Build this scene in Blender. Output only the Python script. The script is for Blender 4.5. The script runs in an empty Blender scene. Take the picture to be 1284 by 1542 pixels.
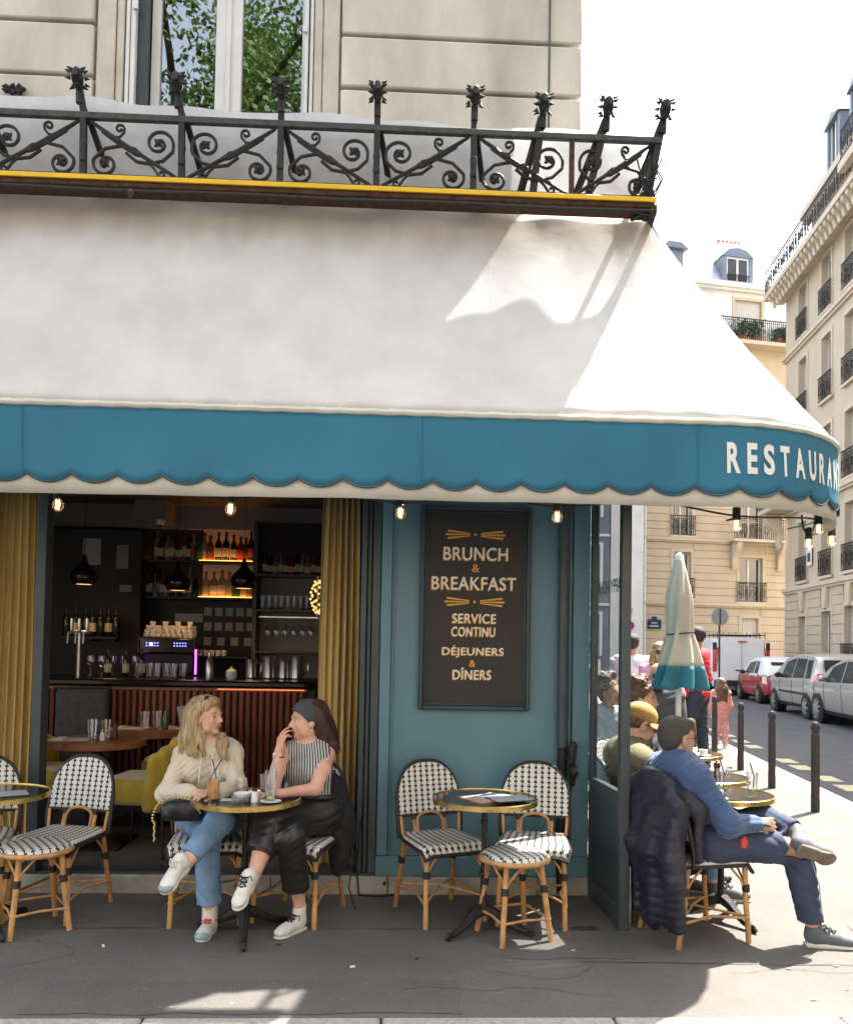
import bpy, bmesh, math, random
import numpy as np
from mathutils import Vector, Matrix, Euler
random.seed(7); np.random.seed(7)
S = bpy.context.scene
COL = S.collection
PI = math.pi
R = math.radians

# ---------------------------------------------------------------- camera
cam_d = bpy.data.cameras.new('camera'); cam = bpy.data.objects.new('camera', cam_d); COL.objects.link(cam)
S.camera = cam
YAW, PITCH, ROLL = R(2.5), R(2.0), R(1.0)
fw = Vector((math.sin(YAW)*math.cos(PITCH), math.cos(YAW)*math.cos(PITCH), math.sin(PITCH)))
rt = Vector((math.cos(YAW), -math.sin(YAW), 0)); up = rt.cross(fw)
r2 = rt*math.cos(ROLL) + up*math.sin(ROLL); u2 = -rt*math.sin(ROLL) + up*math.cos(ROLL)
cam.matrix_world = Matrix(((r2.x, u2.x, -fw.x, 0), (r2.y, u2.y, -fw.y, 0), (r2.z, u2.z, -fw.z, 1.6), (0, 0, 0, 1)))
cam_d.sensor_fit = 'HORIZONTAL'; cam_d.sensor_width = 36
cam_d.lens = 36*1270/1284; cam_d.shift_y = 0.1204; cam_d.shift_x = 0
cam_d.clip_start = 0.05; cam_d.clip_end = 2000
S.render.resolution_x, S.render.resolution_y = 852, 1024

# ---------------------------------------------------------------- world, sun, exposure
SUN_AZ, SUN_EL = R(52), R(59.5)          # azimuth measured from +Y towards +X
W = bpy.data.worlds.new('World'); S.world = W; W.use_nodes = True
nt = W.node_tree; nt.nodes.clear()
sky = nt.nodes.new('ShaderNodeTexSky'); sky.sky_type = 'NISHITA'; sky.sun_disc = False
sky.sun_elevation = SUN_EL; sky.sun_rotation = SUN_AZ
sky.air_density = 1.0; sky.dust_density = 3.0; sky.ozone_density = 1.0; sky.altitude = 50
hs = nt.nodes.new('ShaderNodeHueSaturation'); hs.inputs['Saturation'].default_value = 0.46
bg = nt.nodes.new('ShaderNodeBackground'); bg.inputs['Strength'].default_value = 0.15
wo = nt.nodes.new('ShaderNodeOutputWorld')
nt.links.new(sky.outputs[0], hs.inputs['Color']); nt.links.new(hs.outputs[0], bg.inputs[0]); nt.links.new(bg.outputs[0], wo.inputs[0])
sd = bpy.data.lights.new('sun', 'SUN'); so = bpy.data.objects.new('sun', sd); COL.objects.link(so)
sd.energy = 3.9; sd.angle = R(0.6); sd.color = (1.0, 0.95, 0.87)
sv = Vector((math.sin(SUN_AZ)*math.cos(SUN_EL), math.cos(SUN_AZ)*math.cos(SUN_EL), math.sin(SUN_EL)))
so.rotation_euler = sv.to_track_quat('Z', 'Y').to_euler(); so.location = sv*60
S.view_settings.view_transform = 'Standard'; S.view_settings.look = 'None'
S.view_settings.exposure = 2.38; S.view_settings.gamma = 1.0; S.view_settings.use_curve_mapping = False
S.render.engine = 'CYCLES'
S.cycles.use_denoising = True; S.cycles.max_bounces = 9; S.cycles.diffuse_bounces = 4
S.cycles.glossy_bounces = 4; S.cycles.transmission_bounces = 8; S.cycles.transparent_max_bounces = 12
S.cycles.caustics_reflective = False; S.cycles.caustics_refractive = False
S.cycles.sample_clamp_indirect = 6.0

# ---------------------------------------------------------------- materials
MATS = {}
def M(name, col=(.5,.5,.5), rough=.6, metal=0.0, var=.08, vs=6.0, bump=0.0, bs=60.0, spec=.5, trans=0.0, ior=1.45,
      emit=None, es=0.0, alpha=1.0, coat=0.0, sheen=0.0, coords='Object', stretch=(1,1,1), col2=None, detail=4.0, transl=0.0, sss=0.0, rvar=0.0):
    m = bpy.data.materials.new(name); MATS[name] = m; m.use_nodes = True
    n = m.node_tree.nodes; l = m.node_tree.links; p = n['Principled BSDF']
    p.inputs['Roughness'].default_value = rough; p.inputs['Metallic'].default_value = metal
    p.inputs['Specular IOR Level'].default_value = spec; p.inputs['IOR'].default_value = ior
    p.inputs['Transmission Weight'].default_value = trans; p.inputs['Alpha'].default_value = alpha
    p.inputs['Coat Weight'].default_value = coat; p.inputs['Sheen Weight'].default_value = sheen
    if sss: p.inputs['Subsurface Weight'].default_value = sss; p.inputs['Subsurface Radius'].default_value = (.02,.008,.004); p.inputs['Subsurface Scale'].default_value = .5
    c = tuple(col)+(1,)
    p.inputs['Base Color'].default_value = c
    if emit: p.inputs['Emission Color'].default_value = tuple(emit)+(1,); p.inputs['Emission Strength'].default_value = es
    tc = mp = None
    if var > 0 or bump > 0 or rvar > 0:
        tc = n.new('ShaderNodeTexCoord'); mp = n.new('ShaderNodeMapping'); mp.inputs['Scale'].default_value = stretch
        l.new(tc.outputs[coords], mp.inputs[0])
    if var > 0:
        nz = n.new('ShaderNodeTexNoise'); nz.inputs['Scale'].default_value = vs; nz.inputs['Detail'].default_value = detail; nz.inputs['Roughness'].default_value = .6
        l.new(mp.outputs[0], nz.inputs['Vector'])
        mx = n.new('ShaderNodeMix'); mx.data_type = 'RGBA'
        a = col2 if col2 else tuple(max(0, x*(1-2*var)) for x in col)
        b = col if col2 else tuple(min(1, x*(1+2*var)) for x in col)
        mx.inputs[6].default_value = tuple(a)+(1,); mx.inputs[7].default_value = tuple(b)+(1,)
        rp = n.new('ShaderNodeMapRange'); rp.inputs[1].default_value = .3; rp.inputs[2].default_value = .7
        l.new(nz.outputs[0], rp.inputs[0]); l.new(rp.outputs[0], mx.inputs[0]); l.new(mx.outputs[2], p.inputs['Base Color'])
        if rvar > 0:
            rr = n.new('ShaderNodeMapRange'); rr.inputs[1].default_value = .3; rr.inputs[2].default_value = .7
            rr.inputs[3].default_value = rough-rvar; rr.inputs[4].default_value = rough+rvar
            l.new(nz.outputs[0], rr.inputs[0]); l.new(rr.outputs[0], p.inputs['Roughness'])
    if bump > 0:
        nb = n.new('ShaderNodeTexNoise'); nb.inputs['Scale'].default_value = bs; nb.inputs['Detail'].default_value = 3
        l.new(mp.outputs[0], nb.inputs['Vector'])
        bp = n.new('ShaderNodeBump'); bp.inputs['Strength'].default_value = min(1, bump); bp.inputs['Distance'].default_value = .01
        l.new(nb.outputs[0], bp.inputs['Height']); l.new(bp.outputs[0], p.inputs['Normal'])
    if transl > 0:
        t = n.new('ShaderNodeBsdfTranslucent'); ms = n.new('ShaderNodeMixShader'); ms.inputs[0].default_value = transl
        l.new(p.outputs[0], ms.inputs[1]); l.new(t.outputs[0], ms.inputs[2]); l.new(ms.outputs[0], n['Material Output'].inputs[0])
        t.inputs[0].default_value = c
        if var > 0: l.new(mx.outputs[2], t.inputs[0])
    return m

def glass_mat(name, col=(1,1,1), refl=.12, rough=0.0, tint=.95, edge=1.0):
    """thin pane: transparent mixed with a mirror reflection (real glazing, no refraction noise)"""
    m = bpy.data.materials.new(name); MATS[name] = m; m.use_nodes = True
    n = m.node_tree.nodes; l = m.node_tree.links; n.clear()
    o = n.new('ShaderNodeOutputMaterial'); t = n.new('ShaderNodeBsdfTransparent'); g = n.new('ShaderNodeBsdfGlossy'); x = n.new('ShaderNodeMixShader')
    t.inputs[0].default_value = (col[0]*tint, col[1]*tint, col[2]*tint, 1); g.inputs['Roughness'].default_value = rough
    g.inputs['Color'].default_value = (.95,.97,1,1)
    lw = n.new('ShaderNodeLayerWeight'); lw.inputs['Blend'].default_value = .35
    mr = n.new('ShaderNodeMapRange'); mr.inputs[3].default_value = refl; mr.inputs[4].default_value = edge
    l.new(lw.outputs['Fresnel'], mr.inputs[0]); l.new(mr.outputs[0], x.inputs[0])
    l.new(t.outputs[0], x.inputs[1]); l.new(g.outputs[0], x.inputs[2]); l.new(x.outputs[0], o.inputs[0])
    return m

# ---------------------------------------------------------------- mesh builder
def rotz(a):
    c, s = math.cos(a), math.sin(a)
    return np.array([[c,-s,0],[s,c,0],[0,0,1]])
def frame_from(d):
    d = Vector(d).normalized(); a = Vector((0,0,1)) if abs(d.z) < .9 else Vector((1,0,0))
    u = d.cross(a).normalized(); v = d.cross(u).normalized()
    return u, v
class MB:
    def __init__(s): s.v = []; s.f = []; s.m = []; s.uv = {}; s.mi = 0
    def add(s, V, Fs, uvs=None):
        b = len(s.v); s.v += [tuple(map(float, p)) for p in V]
        for i, q in enumerate(Fs):
            if uvs is not None: s.uv[len(s.f)] = [uvs[k] for k in q]
            s.f.append(tuple(b+k for k in q)); s.m.append(s.mi)
        return s
    def box(s, x0, x1, y0, y1, z0, z1):
        V = [(x0,y0,z0),(x1,y0,z0),(x1,y1,z0),(x0,y1,z0),(x0,y0,z1),(x1,y0,z1),(x1,y1,z1),(x0,y1,z1)]
        return s.add(V, [(0,3,2,1),(4,5,6,7),(0,1,5,4),(1,2,6,5),(2,3,7,6),(3,0,4,7)])
    def obox(s, c, h, rot=None):
        rot = np.eye(3) if rot is None else np.array(rot)
        c = np.array(c); V = []
        for z in (-1,1):
            for x, y in ((-1,-1),(1,-1),(1,1),(-1,1)): V.append(c + rot @ (np.array([x,y,z])*np.array(h)))
        return s.add(V, [(0,3,2,1),(4,5,6,7),(0,1,5,4),(1,2,6,5),(2,3,7,6),(3,0,4,7)])
    def bar(s, a, b, w, h=None, upv=(0,0,1)):
        h = h or w; a, b = Vector(a), Vector(b); d = (b-a).normalized(); U = Vector(upv)
        if abs(d.dot(U)) > .95: U = Vector((0,1,0))
        x = d.cross(U).normalized(); y = x.cross(d).normalized(); V = []
        for p in (a, b):
            for i, j in ((-1,-1),(1,-1),(1,1),(-1,1)): V.append(p + x*(i*w/2) + y*(j*h/2))
        return s.add(V, [(0,1,2,3),(7,6,5,4),(0,4,5,1),(1,5,6,2),(2,6,7,3),(3,7,4,0)])
    def tube(s, pts, r, seg=8, closed=False, caps=True):
        P = [Vector(p) for p in pts]; n = len(P)
        rr = r if hasattr(r, '__len__') else [r]*n
        T = []
        for i in range(n):
            if closed: d = P[(i+1) % n]-P[i-1]
            else: d = P[min(i+1,n-1)]-P[max(i-1,0)]
            T.append(d.normalized() if d.length > 1e-9 else Vector((0,0,1)))
        u, _ = frame_from(T[0]); V = []
        for i in range(n):
            u = (u - T[i]*u.dot(T[i])); u = u.normalized() if u.length > 1e-6 else frame_from(T[i])[0]
            w = T[i].cross(u)
            for k in range(seg):
                a = 2*PI*k/seg; V.append(P[i] + (u*math.cos(a)+w*math.sin(a))*rr[i])
        Fs = []
        for i in range(n if closed else n-1):
            for k in range(seg):
                a = i*seg+k; b = i*seg+(k+1) % seg; c = ((i+1) % n)*seg+(k+1) % seg; d = ((i+1) % n)*seg+k
                Fs.append((a,b,c,d))
        if caps and not closed: Fs += [tuple(range(seg-1,-1,-1)), tuple((n-1)*seg+k for k in range(seg))]
        return s.add(V, Fs)
    def lathe(s, prof, c=(0,0,0), seg=20, rot=None, sx=1, sy=1, caps=True):
        c = np.array(c, float); V = []; Fs = []; n = len(prof)
        for r, z in prof:
            for k in range(seg):
                a = 2*PI*k/seg; p = np.array([r*math.cos(a)*sx, r*math.sin(a)*sy, z])
                V.append(c + (rot @ p if rot is not None else p))
        for i in range(n-1):
            for k in range(seg): Fs.append((i*seg+k, i*seg+(k+1) % seg, (i+1)*seg+(k+1) % seg, (i+1)*seg+k))
        if caps: Fs += [tuple(range(seg-1,-1,-1)), tuple((n-1)*seg+k for k in range(seg))]
        return s.add(V, Fs)
    def prism(s, poly, y0, y1, fn=None):
        """poly in (x,z), extruded along y"""
        n = len(poly); f = fn or (lambda x,y,z: (x,y,z))
        V = [f(x,y0,z) for x,z in poly] + [f(x,y1,z) for x,z in poly]
        Fs = [tuple(range(n)), tuple(range(2*n-1,n-1,-1))]
        Fs += [(i, n+i, n+(i+1) % n, (i+1) % n) for i in range(n)]
        return s.add(V, Fs)
    def grid(s, fn, nu, nv, us=1, vs=1, closed_u=False):
        V = []; U = []; Fs = []
        for i in range(nu+1):
            for j in range(nv+1):
                V.append(fn(i/nu, j/nv)); U.append((i/nu*us, j/nv*vs))
        for i in range(nu):
            for j in range(nv):
                a = i*(nv+1)+j; Fs.append((a, a+nv+1, a+nv+2, a+1))
        return s.add(V, Fs, U)
    def sphere(s, c, r, seg=12, rings=8, rot=None):
        rr = (r,r,r) if not hasattr(r,'__len__') else r; prof = []
        c = np.array(c,float); V=[];Fs=[]
        for i in range(1,rings):
            t = PI*i/rings
            for k in range(seg):
                a = 2*PI*k/seg; p = np.array([rr[0]*math.sin(t)*math.cos(a), rr[1]*math.sin(t)*math.sin(a), rr[2]*math.cos(t)])
                V.append(c+(rot@p if rot is not None else p))
        p=np.array([0,0,rr[2]]); V.append(c+(rot@p if rot is not None else p)); V.append(c-(rot@p if rot is not None else p))
        n=len(V)
        for i in range(rings-2):
            for k in range(seg): Fs.append((i*seg+k, (i+1)*seg+k, (i+1)*seg+(k+1)%seg, i*seg+(k+1)%seg))
        for k in range(seg):
            Fs.append((n-2,k,(k+1)%seg)); b=(rings-2)*seg; Fs.append((n-1,b+(k+1)%seg,b+k))
        return s.add(V,Fs)
    def build(s, name, mat, parent=None, smooth=35, bevel=0, loc=None, rz=None):
        me = bpy.data.meshes.new(name); me.from_pydata(s.v, [], s.f)
        mats = mat if isinstance(mat, (list, tuple)) else [mat]
        for m in mats: me.materials.append(MATS[m] if isinstance(m, str) else m)
        if len(mats) > 1: me.polygons.foreach_set('material_index', s.m)
        if s.uv:
            uvl = me.uv_layers.new(name='UVMap')
            for fi, uvs in s.uv.items():
                for k, li in enumerate(me.polygons[fi].loop_indices): uvl.data[li].uv = uvs[k]
        bm = bmesh.new(); bm.from_mesh(me); bmesh.ops.recalc_face_normals(bm, faces=bm.faces); bm.to_mesh(me); bm.free()
        if smooth:
            me.shade_smooth(); me.set_sharp_from_angle(angle=R(smooth))
        o = bpy.data.objects.new(name, me); COL.objects.link(o)
        if parent is not None: o.parent = parent
        if loc is not None: o.location = loc
        if rz is not None: o.rotation_euler = (0,0,rz)
        if bevel:
            b = o.modifiers.new('bevel','BEVEL'); b.width = bevel; b.segments = 2; b.limit_method = 'ANGLE'; b.angle_limit = R(40)
        return o
def tag(o, label, cat, group=None):
    o['label'] = label; o['category'] = cat
    if group: o['group'] = group
    return o
def thing(name, label, cat, loc=(0,0,0), rz=0, group=None):
    o = bpy.data.objects.new(name, None); COL.objects.link(o); o.location = loc; o.rotation_euler = (0,0,rz); o.empty_display_size = .1
    return tag(o, label, cat, group)
def struct(o, kind='structure'): o['kind'] = kind; return o
CH = {}
def children(o): return [c for c in bpy.data.objects if c.parent == o]
def dup(o, loc=None, rz=None, label=None, group=None, parent=None, scale=None):
    c = o.copy(); COL.objects.link(c); c.parent = parent
    if loc is not None: c.location = loc
    if rz is not None: c.rotation_euler = (0,0,rz)
    if label: c['label'] = label
    if group: c['group'] = group
    if scale: c.scale = scale if hasattr(scale,'__len__') else (scale,)*3
    for ch in list(o.children): dup(ch, parent=c)
    return c
def share(src, name, parent, loc=(0,0,0), rz=0, scale=None):
    """a part that shares the mesh of another part"""
    o = bpy.data.objects.new(name, src.data); COL.objects.link(o); o.parent = parent; o.location = loc; o.rotation_euler = (0,0,rz) if not hasattr(rz,'__len__') else rz
    if scale: o.scale = scale
    for m in src.modifiers:
        if m.type == 'BEVEL':
            b = o.modifiers.new('bevel','BEVEL'); b.width = m.width; b.segments = m.segments; b.limit_method = 'ANGLE'; b.angle_limit = m.angle_limit
    return o
def text_geo(body, w, h, bold=0.0, spacing=1.0):
    """letters as flat outline mesh scaled to width w and height h, centred: (verts2d, faces)"""
    cu = bpy.data.curves.new('t', 'FONT'); cu.body = body; cu.size = 1; cu.align_x = 'CENTER'; cu.offset = bold; cu.space_character = spacing; cu.resolution_u = 4
    o = bpy.data.objects.new('t', cu); COL.objects.link(o)
    bpy.context.view_layer.update()
    me = bpy.data.meshes.new_from_object(o.evaluated_get(bpy.context.evaluated_depsgraph_get()))
    V = np.array([v.co[:] for v in me.vertices]); Fs = [tuple(p.vertices) for p in me.polygons]
    bpy.data.objects.remove(o); bpy.data.meshes.remove(me); bpy.data.curves.remove(cu)
    mn, mx = V.min(0), V.max(0); c = (mn+mx)/2
    V = V - c; V[:,0] *= w/(mx[0]-mn[0]); V[:,1] *= h/(mx[1]-mn[1])
    return V[:,:2], Fs

# ---------------------------------------------------------------- implicit surfaces (smooth union of tapered limbs -> one continuous mesh)
def sd_cone(P, a, b, ra, rb):
    a = np.array(a, float); b = np.array(b, float); ab = b-a; L2 = max(ab@ab, 1e-12)
    t = np.clip(((P-a)@ab)/L2, 0, 1)
    q = P-(a+t[...,None]*ab)
    return np.sqrt((q*q).sum(-1))-(ra+(rb-ra)*t)
def sd_ell(P, c, r, rot=None):
    q = P-np.array(c, float)
    if rot is not None: q = q@np.array(rot)
    r = np.array(r, float); k0 = np.sqrt(((q/r)**2).sum(-1)); k1 = np.sqrt(((q/(r*r))**2).sum(-1))
    return k0*(k0-1)/np.maximum(k1, 1e-9)
def sd_box(P, c, h, rad, rot=None):
    q = P-np.array(c, float)
    if rot is not None: q = q@np.array(rot)
    q = np.abs(q)-(np.array(h, float)-rad)
    return np.sqrt((np.maximum(q,0)**2).sum(-1))+np.minimum(q.max(-1),0)-rad
def prim_bounds(p):
    if p[0] == 'c':
        a, b = np.array(p[1]), np.array(p[2]); r = max(p[3], p[4]); return np.minimum(a,b)-r, np.maximum(a,b)+r
    if p[0] in ('e','-e'):
        r = np.array(p[2]); r = r if (len(p) < 4 or p[3] is None) else np.full(3, r.max()); return np.array(p[1])-r, np.array(p[1])+r
    h = np.array(p[2]); h = h if (len(p) < 5 or p[4] is None) else np.full(3, np.linalg.norm(h)); return np.array(p[1])-h, np.array(p[1])+h
def prim_eval(p, P):
    if p[0] == 'c': return sd_cone(P, p[1], p[2], p[3], p[4])
    if p[0] in ('e','-e'): return sd_ell(P, p[1], p[2], p[3] if len(p) > 3 else None)
    return sd_box(P, p[1], p[2], p[3], p[4] if len(p) > 4 else None)
def sdf_arrays(prims, res=.007, k=.03, disp=None):
    pos = [p for p in prims if not p[0].startswith('-') and p[0] != 'k']
    B = [prim_bounds(p) for p in pos]
    lo = np.min([b[0] for b in B], 0)-3*res-.02; hi = np.max([b[1] for b in B], 0)+3*res+.02
    n = np.ceil((hi-lo)/res).astype(int)+1
    Fd = np.full(n, .08, np.float32)
    ax = [lo[i]+np.arange(n[i])*res for i in range(3)]
    def region(b, m):
        i0 = np.maximum(np.floor((b[0]-m-lo)/res).astype(int), 0); i1 = np.minimum(np.ceil((b[1]+m-lo)/res).astype(int)+1, n)
        return i0, i1
    for p in prims:
        if p[0] == 'k': k = p[1]; continue
        i0, i1 = region(prim_bounds(p), k+2.5*res)
        if (i1 <= i0).any(): continue
        X, Y, Z = np.meshgrid(ax[0][i0[0]:i1[0]], ax[1][i0[1]:i1[1]], ax[2][i0[2]:i1[2]], indexing='ij')
        d = prim_eval(p, np.stack([X,Y,Z],-1)).astype(np.float32)
        sl = (slice(i0[0],i1[0]), slice(i0[1],i1[1]), slice(i0[2],i1[2]))
        if p[0].startswith('-'):
            kk = k*.4; d = -d; a = Fd[sl]; h = np.maximum(kk-np.abs(a-d),0)/kk; Fd[sl] = np.maximum(a,d)+h*h*kk*.25
        else:
            a = Fd[sl]; h = np.maximum(k-np.abs(a-d),0)/k; Fd[sl] = np.minimum(a,d)-h*h*k*.25
    if disp is not None:
        X, Y, Z = np.meshgrid(*ax, indexing='ij'); Fd = Fd+disp(X,Y,Z).astype(np.float32)
    return Fd, lo, res
def surface_nets(Fd, lo, res):
    n = np.array(Fd.shape); ins = Fd < 0
    c = np.zeros(n-1, np.int8)
    for dx in (0,1):
        for dy in (0,1):
            for dz in (0,1): c += ins[dx:n[0]-1+dx, dy:n[1]-1+dy, dz:n[2]-1+dz]
    act = (c > 0) & (c < 8); idx = np.full(n-1, -1, np.int64); cells = np.argwhere(act); idx[act] = np.arange(len(cells))
    acc = np.zeros((len(cells),3)); cnt = np.zeros(len(cells))
    cor = [(0,0,0),(1,0,0),(0,1,0),(1,1,0),(0,0,1),(1,0,1),(0,1,1),(1,1,1)]
    for i in range(8):
        for j in range(i+1, 8):
            df = np.abs(np.array(cor[i])-np.array(cor[j]))
            if df.sum() != 1: continue
            a = Fd[tuple((cells+cor[i]).T)].astype(float); b = Fd[tuple((cells+cor[j]).T)].astype(float)
            m = (a < 0) != (b < 0); t = np.where(m, a/np.where(np.abs(a-b) < 1e-12, 1, a-b), 0)
            p = np.array(cor[i])+t[:,None]*(np.array(cor[j])-np.array(cor[i]))
            acc += np.where(m[:,None], p, 0); cnt += m
    V = (cells+acc/cnt[:,None])*res+lo
    Fs = []
    for axx in range(3):
        sh = [slice(1,-1)]*3; sh[axx] = slice(0,-1); sh2 = list(sh); sh2[axx] = slice(1,None)
        a = ins[tuple(sh)]; b = ins[tuple(sh2)]; e = np.argwhere(a != b)
        if not len(e): continue
        off = np.array([1,1,1]); off[axx] = 0; e = e+off
        fl = ins[tuple(e.T)]
        o1 = np.zeros(3,int); o2 = np.zeros(3,int); o1[(axx+1)%3] = 1; o2[(axx+2)%3] = 1
        q = np.stack([idx[tuple((e-o1-o2).T)], idx[tuple((e-o2).T)], idx[tuple(e.T)], idx[tuple((e-o1).T)]], 1)
        q = np.where(fl[:,None], q, q[:,::-1]); Fs.append(q)
    return V, np.concatenate(Fs)
def sdf_obj(name, prims, mat, parent=None, res=.007, k=.03, disp=None, smooth_it=1, loc=None, paint=None):
    V, Q = surface_nets(*sdf_arrays(prims, res, k, disp))
    me = bpy.data.meshes.new(name)
    for _ in range(smooth_it):
        s = np.zeros_like(V); c = np.zeros(len(V))
        for i in range(4):
            a, b = Q[:,i], Q[:,(i+1)%4]; np.add.at(s, a, V[b]); np.add.at(c, a, 1)
        V = V*.4+.6*s/np.maximum(c,1)[:,None]
    me.from_pydata(V.tolist(), [], Q.tolist())
    mats = mat if isinstance(mat, (list, tuple)) else [mat]
    for m in mats: me.materials.append(MATS[m])
    if paint is not None:
        C = V[Q].mean(1); me.polygons.foreach_set('material_index', np.asarray(paint(C), np.int32))
    me.shade_smooth()
    o = bpy.data.objects.new(name, me); COL.objects.link(o)
    if parent is not None: o.parent = parent
    if loc is not None: o.location = loc
    return o

# street frame: s along the side street, t across it (to the right)
SA = R(8.7)
def ST(s, t, z=0): return (math.sin(SA)*s+math.cos(SA)*t, math.cos(SA)*s-math.sin(SA)*t, z)
SROT = rotz(-SA)
# ---------------------------------------------------------------- palette
def asphalt_mat(name, c, speck):
    m = M(name, c, .88, var=.10, vs=1.3, bump=.5, bs=240, detail=10, col2=tuple(x*.70 for x in c))
    n = m.node_tree.nodes; l = m.node_tree.links; p = n['Principled BSDF']; src = p.inputs['Base Color'].links[0].from_socket
    tc = n.new('ShaderNodeTexCoord')
    v = n.new('ShaderNodeTexVoronoi'); v.inputs['Scale'].default_value = 130; l.new(tc.outputs['Object'], v.inputs['Vector'])
    r = n.new('ShaderNodeMapRange'); r.inputs[1].default_value = .12; r.inputs[2].default_value = .30; r.inputs[3].default_value = 1; r.inputs[4].default_value = 0; l.new(v.outputs['Distance'], r.inputs[0])
    nz = n.new('ShaderNodeTexNoise'); nz.inputs['Scale'].default_value = 60; l.new(tc.outputs['Object'], nz.inputs['Vector'])
    k = n.new('ShaderNodeMath'); k.operation = 'MULTIPLY'; l.new(r.outputs[0], k.inputs[0]); l.new(nz.outputs[0], k.inputs[1])
    mx = n.new('ShaderNodeMix'); mx.data_type = 'RGBA'; l.new(k.outputs[0], mx.inputs[0]); l.new(src, mx.inputs[6]); mx.inputs[7].default_value = tuple(speck)+(1,)
    # worn darker drips and spills
    n2 = n.new('ShaderNodeTexNoise'); n2.inputs['Scale'].default_value = 3.6; n2.inputs['Detail'].default_value = 9; n2.inputs['Roughness'].default_value = .7; l.new(tc.outputs['Object'], n2.inputs['Vector'])
    r2b = n.new('ShaderNodeMapRange'); r2b.inputs[1].default_value = .56; r2b.inputs[2].default_value = .70; r2b.inputs[4].default_value = .55; l.new(n2.outputs[0], r2b.inputs[0])
    m2 = n.new('ShaderNodeMix'); m2.data_type = 'RGBA'; l.new(r2b.outputs[0], m2.inputs[0]); l.new(mx.outputs[2], m2.inputs[6]); m2.inputs[7].default_value = tuple(x*.62 for x in c)+(1,)
    l.new(m2.outputs[2], p.inputs['Base Color'])
asphalt_mat('asphalt_walk', (.142,.130,.117), (.33,.30,.27)); asphalt_mat('asphalt_patch', (.126,.116,.105), (.30,.275,.245)); M('gum', (.16,.15,.138), .9, var=.1)
M('asphalt_road', (.062,.063,.067), .85, var=.1, vs=2.0, bump=.4, bs=200, detail=8)
M('granite_kerb', (.33,.31,.28), .75, var=.12, vs=40, bump=.25, bs=120)
M('step_stone', (.36,.34,.31), .7, var=.15, vs=7, bump=.2, bs=80, detail=8)
M('yellow_mark', (.40,.38,.24), .8, var=.2, vs=30)
M('dirt', (.04,.037,.034), .9, var=.2, vs=20)
M('stone_wall', (.58,.545,.475), .85, var=.13, vs=2.0, bump=.2, bs=90, detail=8, stretch=(1,1,.35))
M('stone_trim', (.56,.52,.45), .85, var=.06, vs=5, bump=.15, bs=90)
M('teal_paint', (.108,.228,.285), .42, var=.06, vs=2.2, bump=.10, bs=26, rvar=.12, detail=8, stretch=(1,1,.3))
M('dark_frame', (.045,.062,.068), .4, var=.06, vs=5, bump=.05, bs=60)
M('door_grey', (.052,.066,.068), .38, var=.08, vs=6)
M('black_metal', (.018,.018,.02), .45, metal=.3, var=.15, vs=30, bump=.15, bs=90)
M('wrought_iron', (.022,.021,.02), .55, metal=.2, var=.2, vs=50, bump=.4, bs=120)
M('rail_patina', (.055,.063,.055), .6, metal=.1, var=.2, vs=30)
M('rust_metal', (.075,.035,.022), .85, var=.25, vs=25, bump=.3, bs=80)
M('yellow_strip', (.80,.50,.02), .45, var=.06, vs=4)
M('white_frame', (.72,.72,.70), .45, var=.03, vs=4)
M('sign_board', (.028,.026,.024), .6, var=.1, vs=6)
M('sign_frame', (.030,.050,.060), .45, var=.06)
M('letter_cream', (.80,.76,.66), .6, var=.05, vs=30)
M('letter_gold', (.72,.38,.06), .5, var=.08, vs=30)
M('letter_white', (.80,.80,.76), .7, var=.02)
M('mustard_curtain', (.54,.375,.13), .85, var=.08, vs=3, sheen=.3, stretch=(4,4,.4), transl=.15)
M('mustard_velvet', (.46,.32,.02), .75, var=.1, vs=7, sheen=.6)
M('grey_fabric', (.09,.09,.088), .9, var=.1, vs=20, sheen=.2)
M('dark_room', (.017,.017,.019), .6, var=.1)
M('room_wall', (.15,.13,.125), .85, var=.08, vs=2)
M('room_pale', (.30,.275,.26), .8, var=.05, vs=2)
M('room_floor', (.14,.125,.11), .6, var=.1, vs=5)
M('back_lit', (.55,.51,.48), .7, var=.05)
M('bar_slat', (.28,.085,.05), .45, var=.2, vs=5, stretch=(1,1,.2))
M('bar_gap', (.03,.012,.010), .7, var=.1)
M('bar_top', (.012,.012,.013), .22, var=.05)
M('wood_table', (.27,.10,.05), .35, var=.12, vs=8, stretch=(1,6,1))
M('rattan', (.50,.27,.105), .42, var=.16, vs=22, bump=.12, bs=60, stretch=(1,1,.5))
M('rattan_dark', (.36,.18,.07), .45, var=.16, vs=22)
M('binding', (.02,.019,.018), .5, var=.1)
M('brass', (.62,.43,.13), .3, metal=.85, var=.12, vs=14, rvar=.08)
M('black_top', (.018,.017,.017), .12, var=.05, spec=.6)
M('porcelain', (.80,.80,.78), .2, var=.02)
M('paper', (.78,.77,.74), .8, var=.03)
M('menu_grey', (.36,.38,.40), .6, var=.06)
M('menu_orange', (.70,.24,.10), .6, var=.06)
M('orange_juice', (.85,.33,.01), .3, var=.12, vs=30)
M('lemon_drink', (.62,.60,.25), .2, var=.1, vs=40)
M('straw_black', (.012,.012,.012), .4, var=0)
M('pepper_wood', (.07,.025,.015), .35, var=.1)
M('steel', (.55,.55,.56), .28, metal=1.0, var=.06)
M('bottle_dark', (.010,.018,.010), .12, var=0, spec=.7)
M('bottle_amber', (.16,.055,.012), .12, var=.1, spec=.7)
M('bottle_red', (.17,.014,.02), .12, var=.1, spec=.7)
M('bottle_clear', (.30,.31,.30), .1, var=.1, spec=.8, trans=.35)
M('bottle_green', (.03,.10,.03), .12, var=.1, spec=.7)
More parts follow.
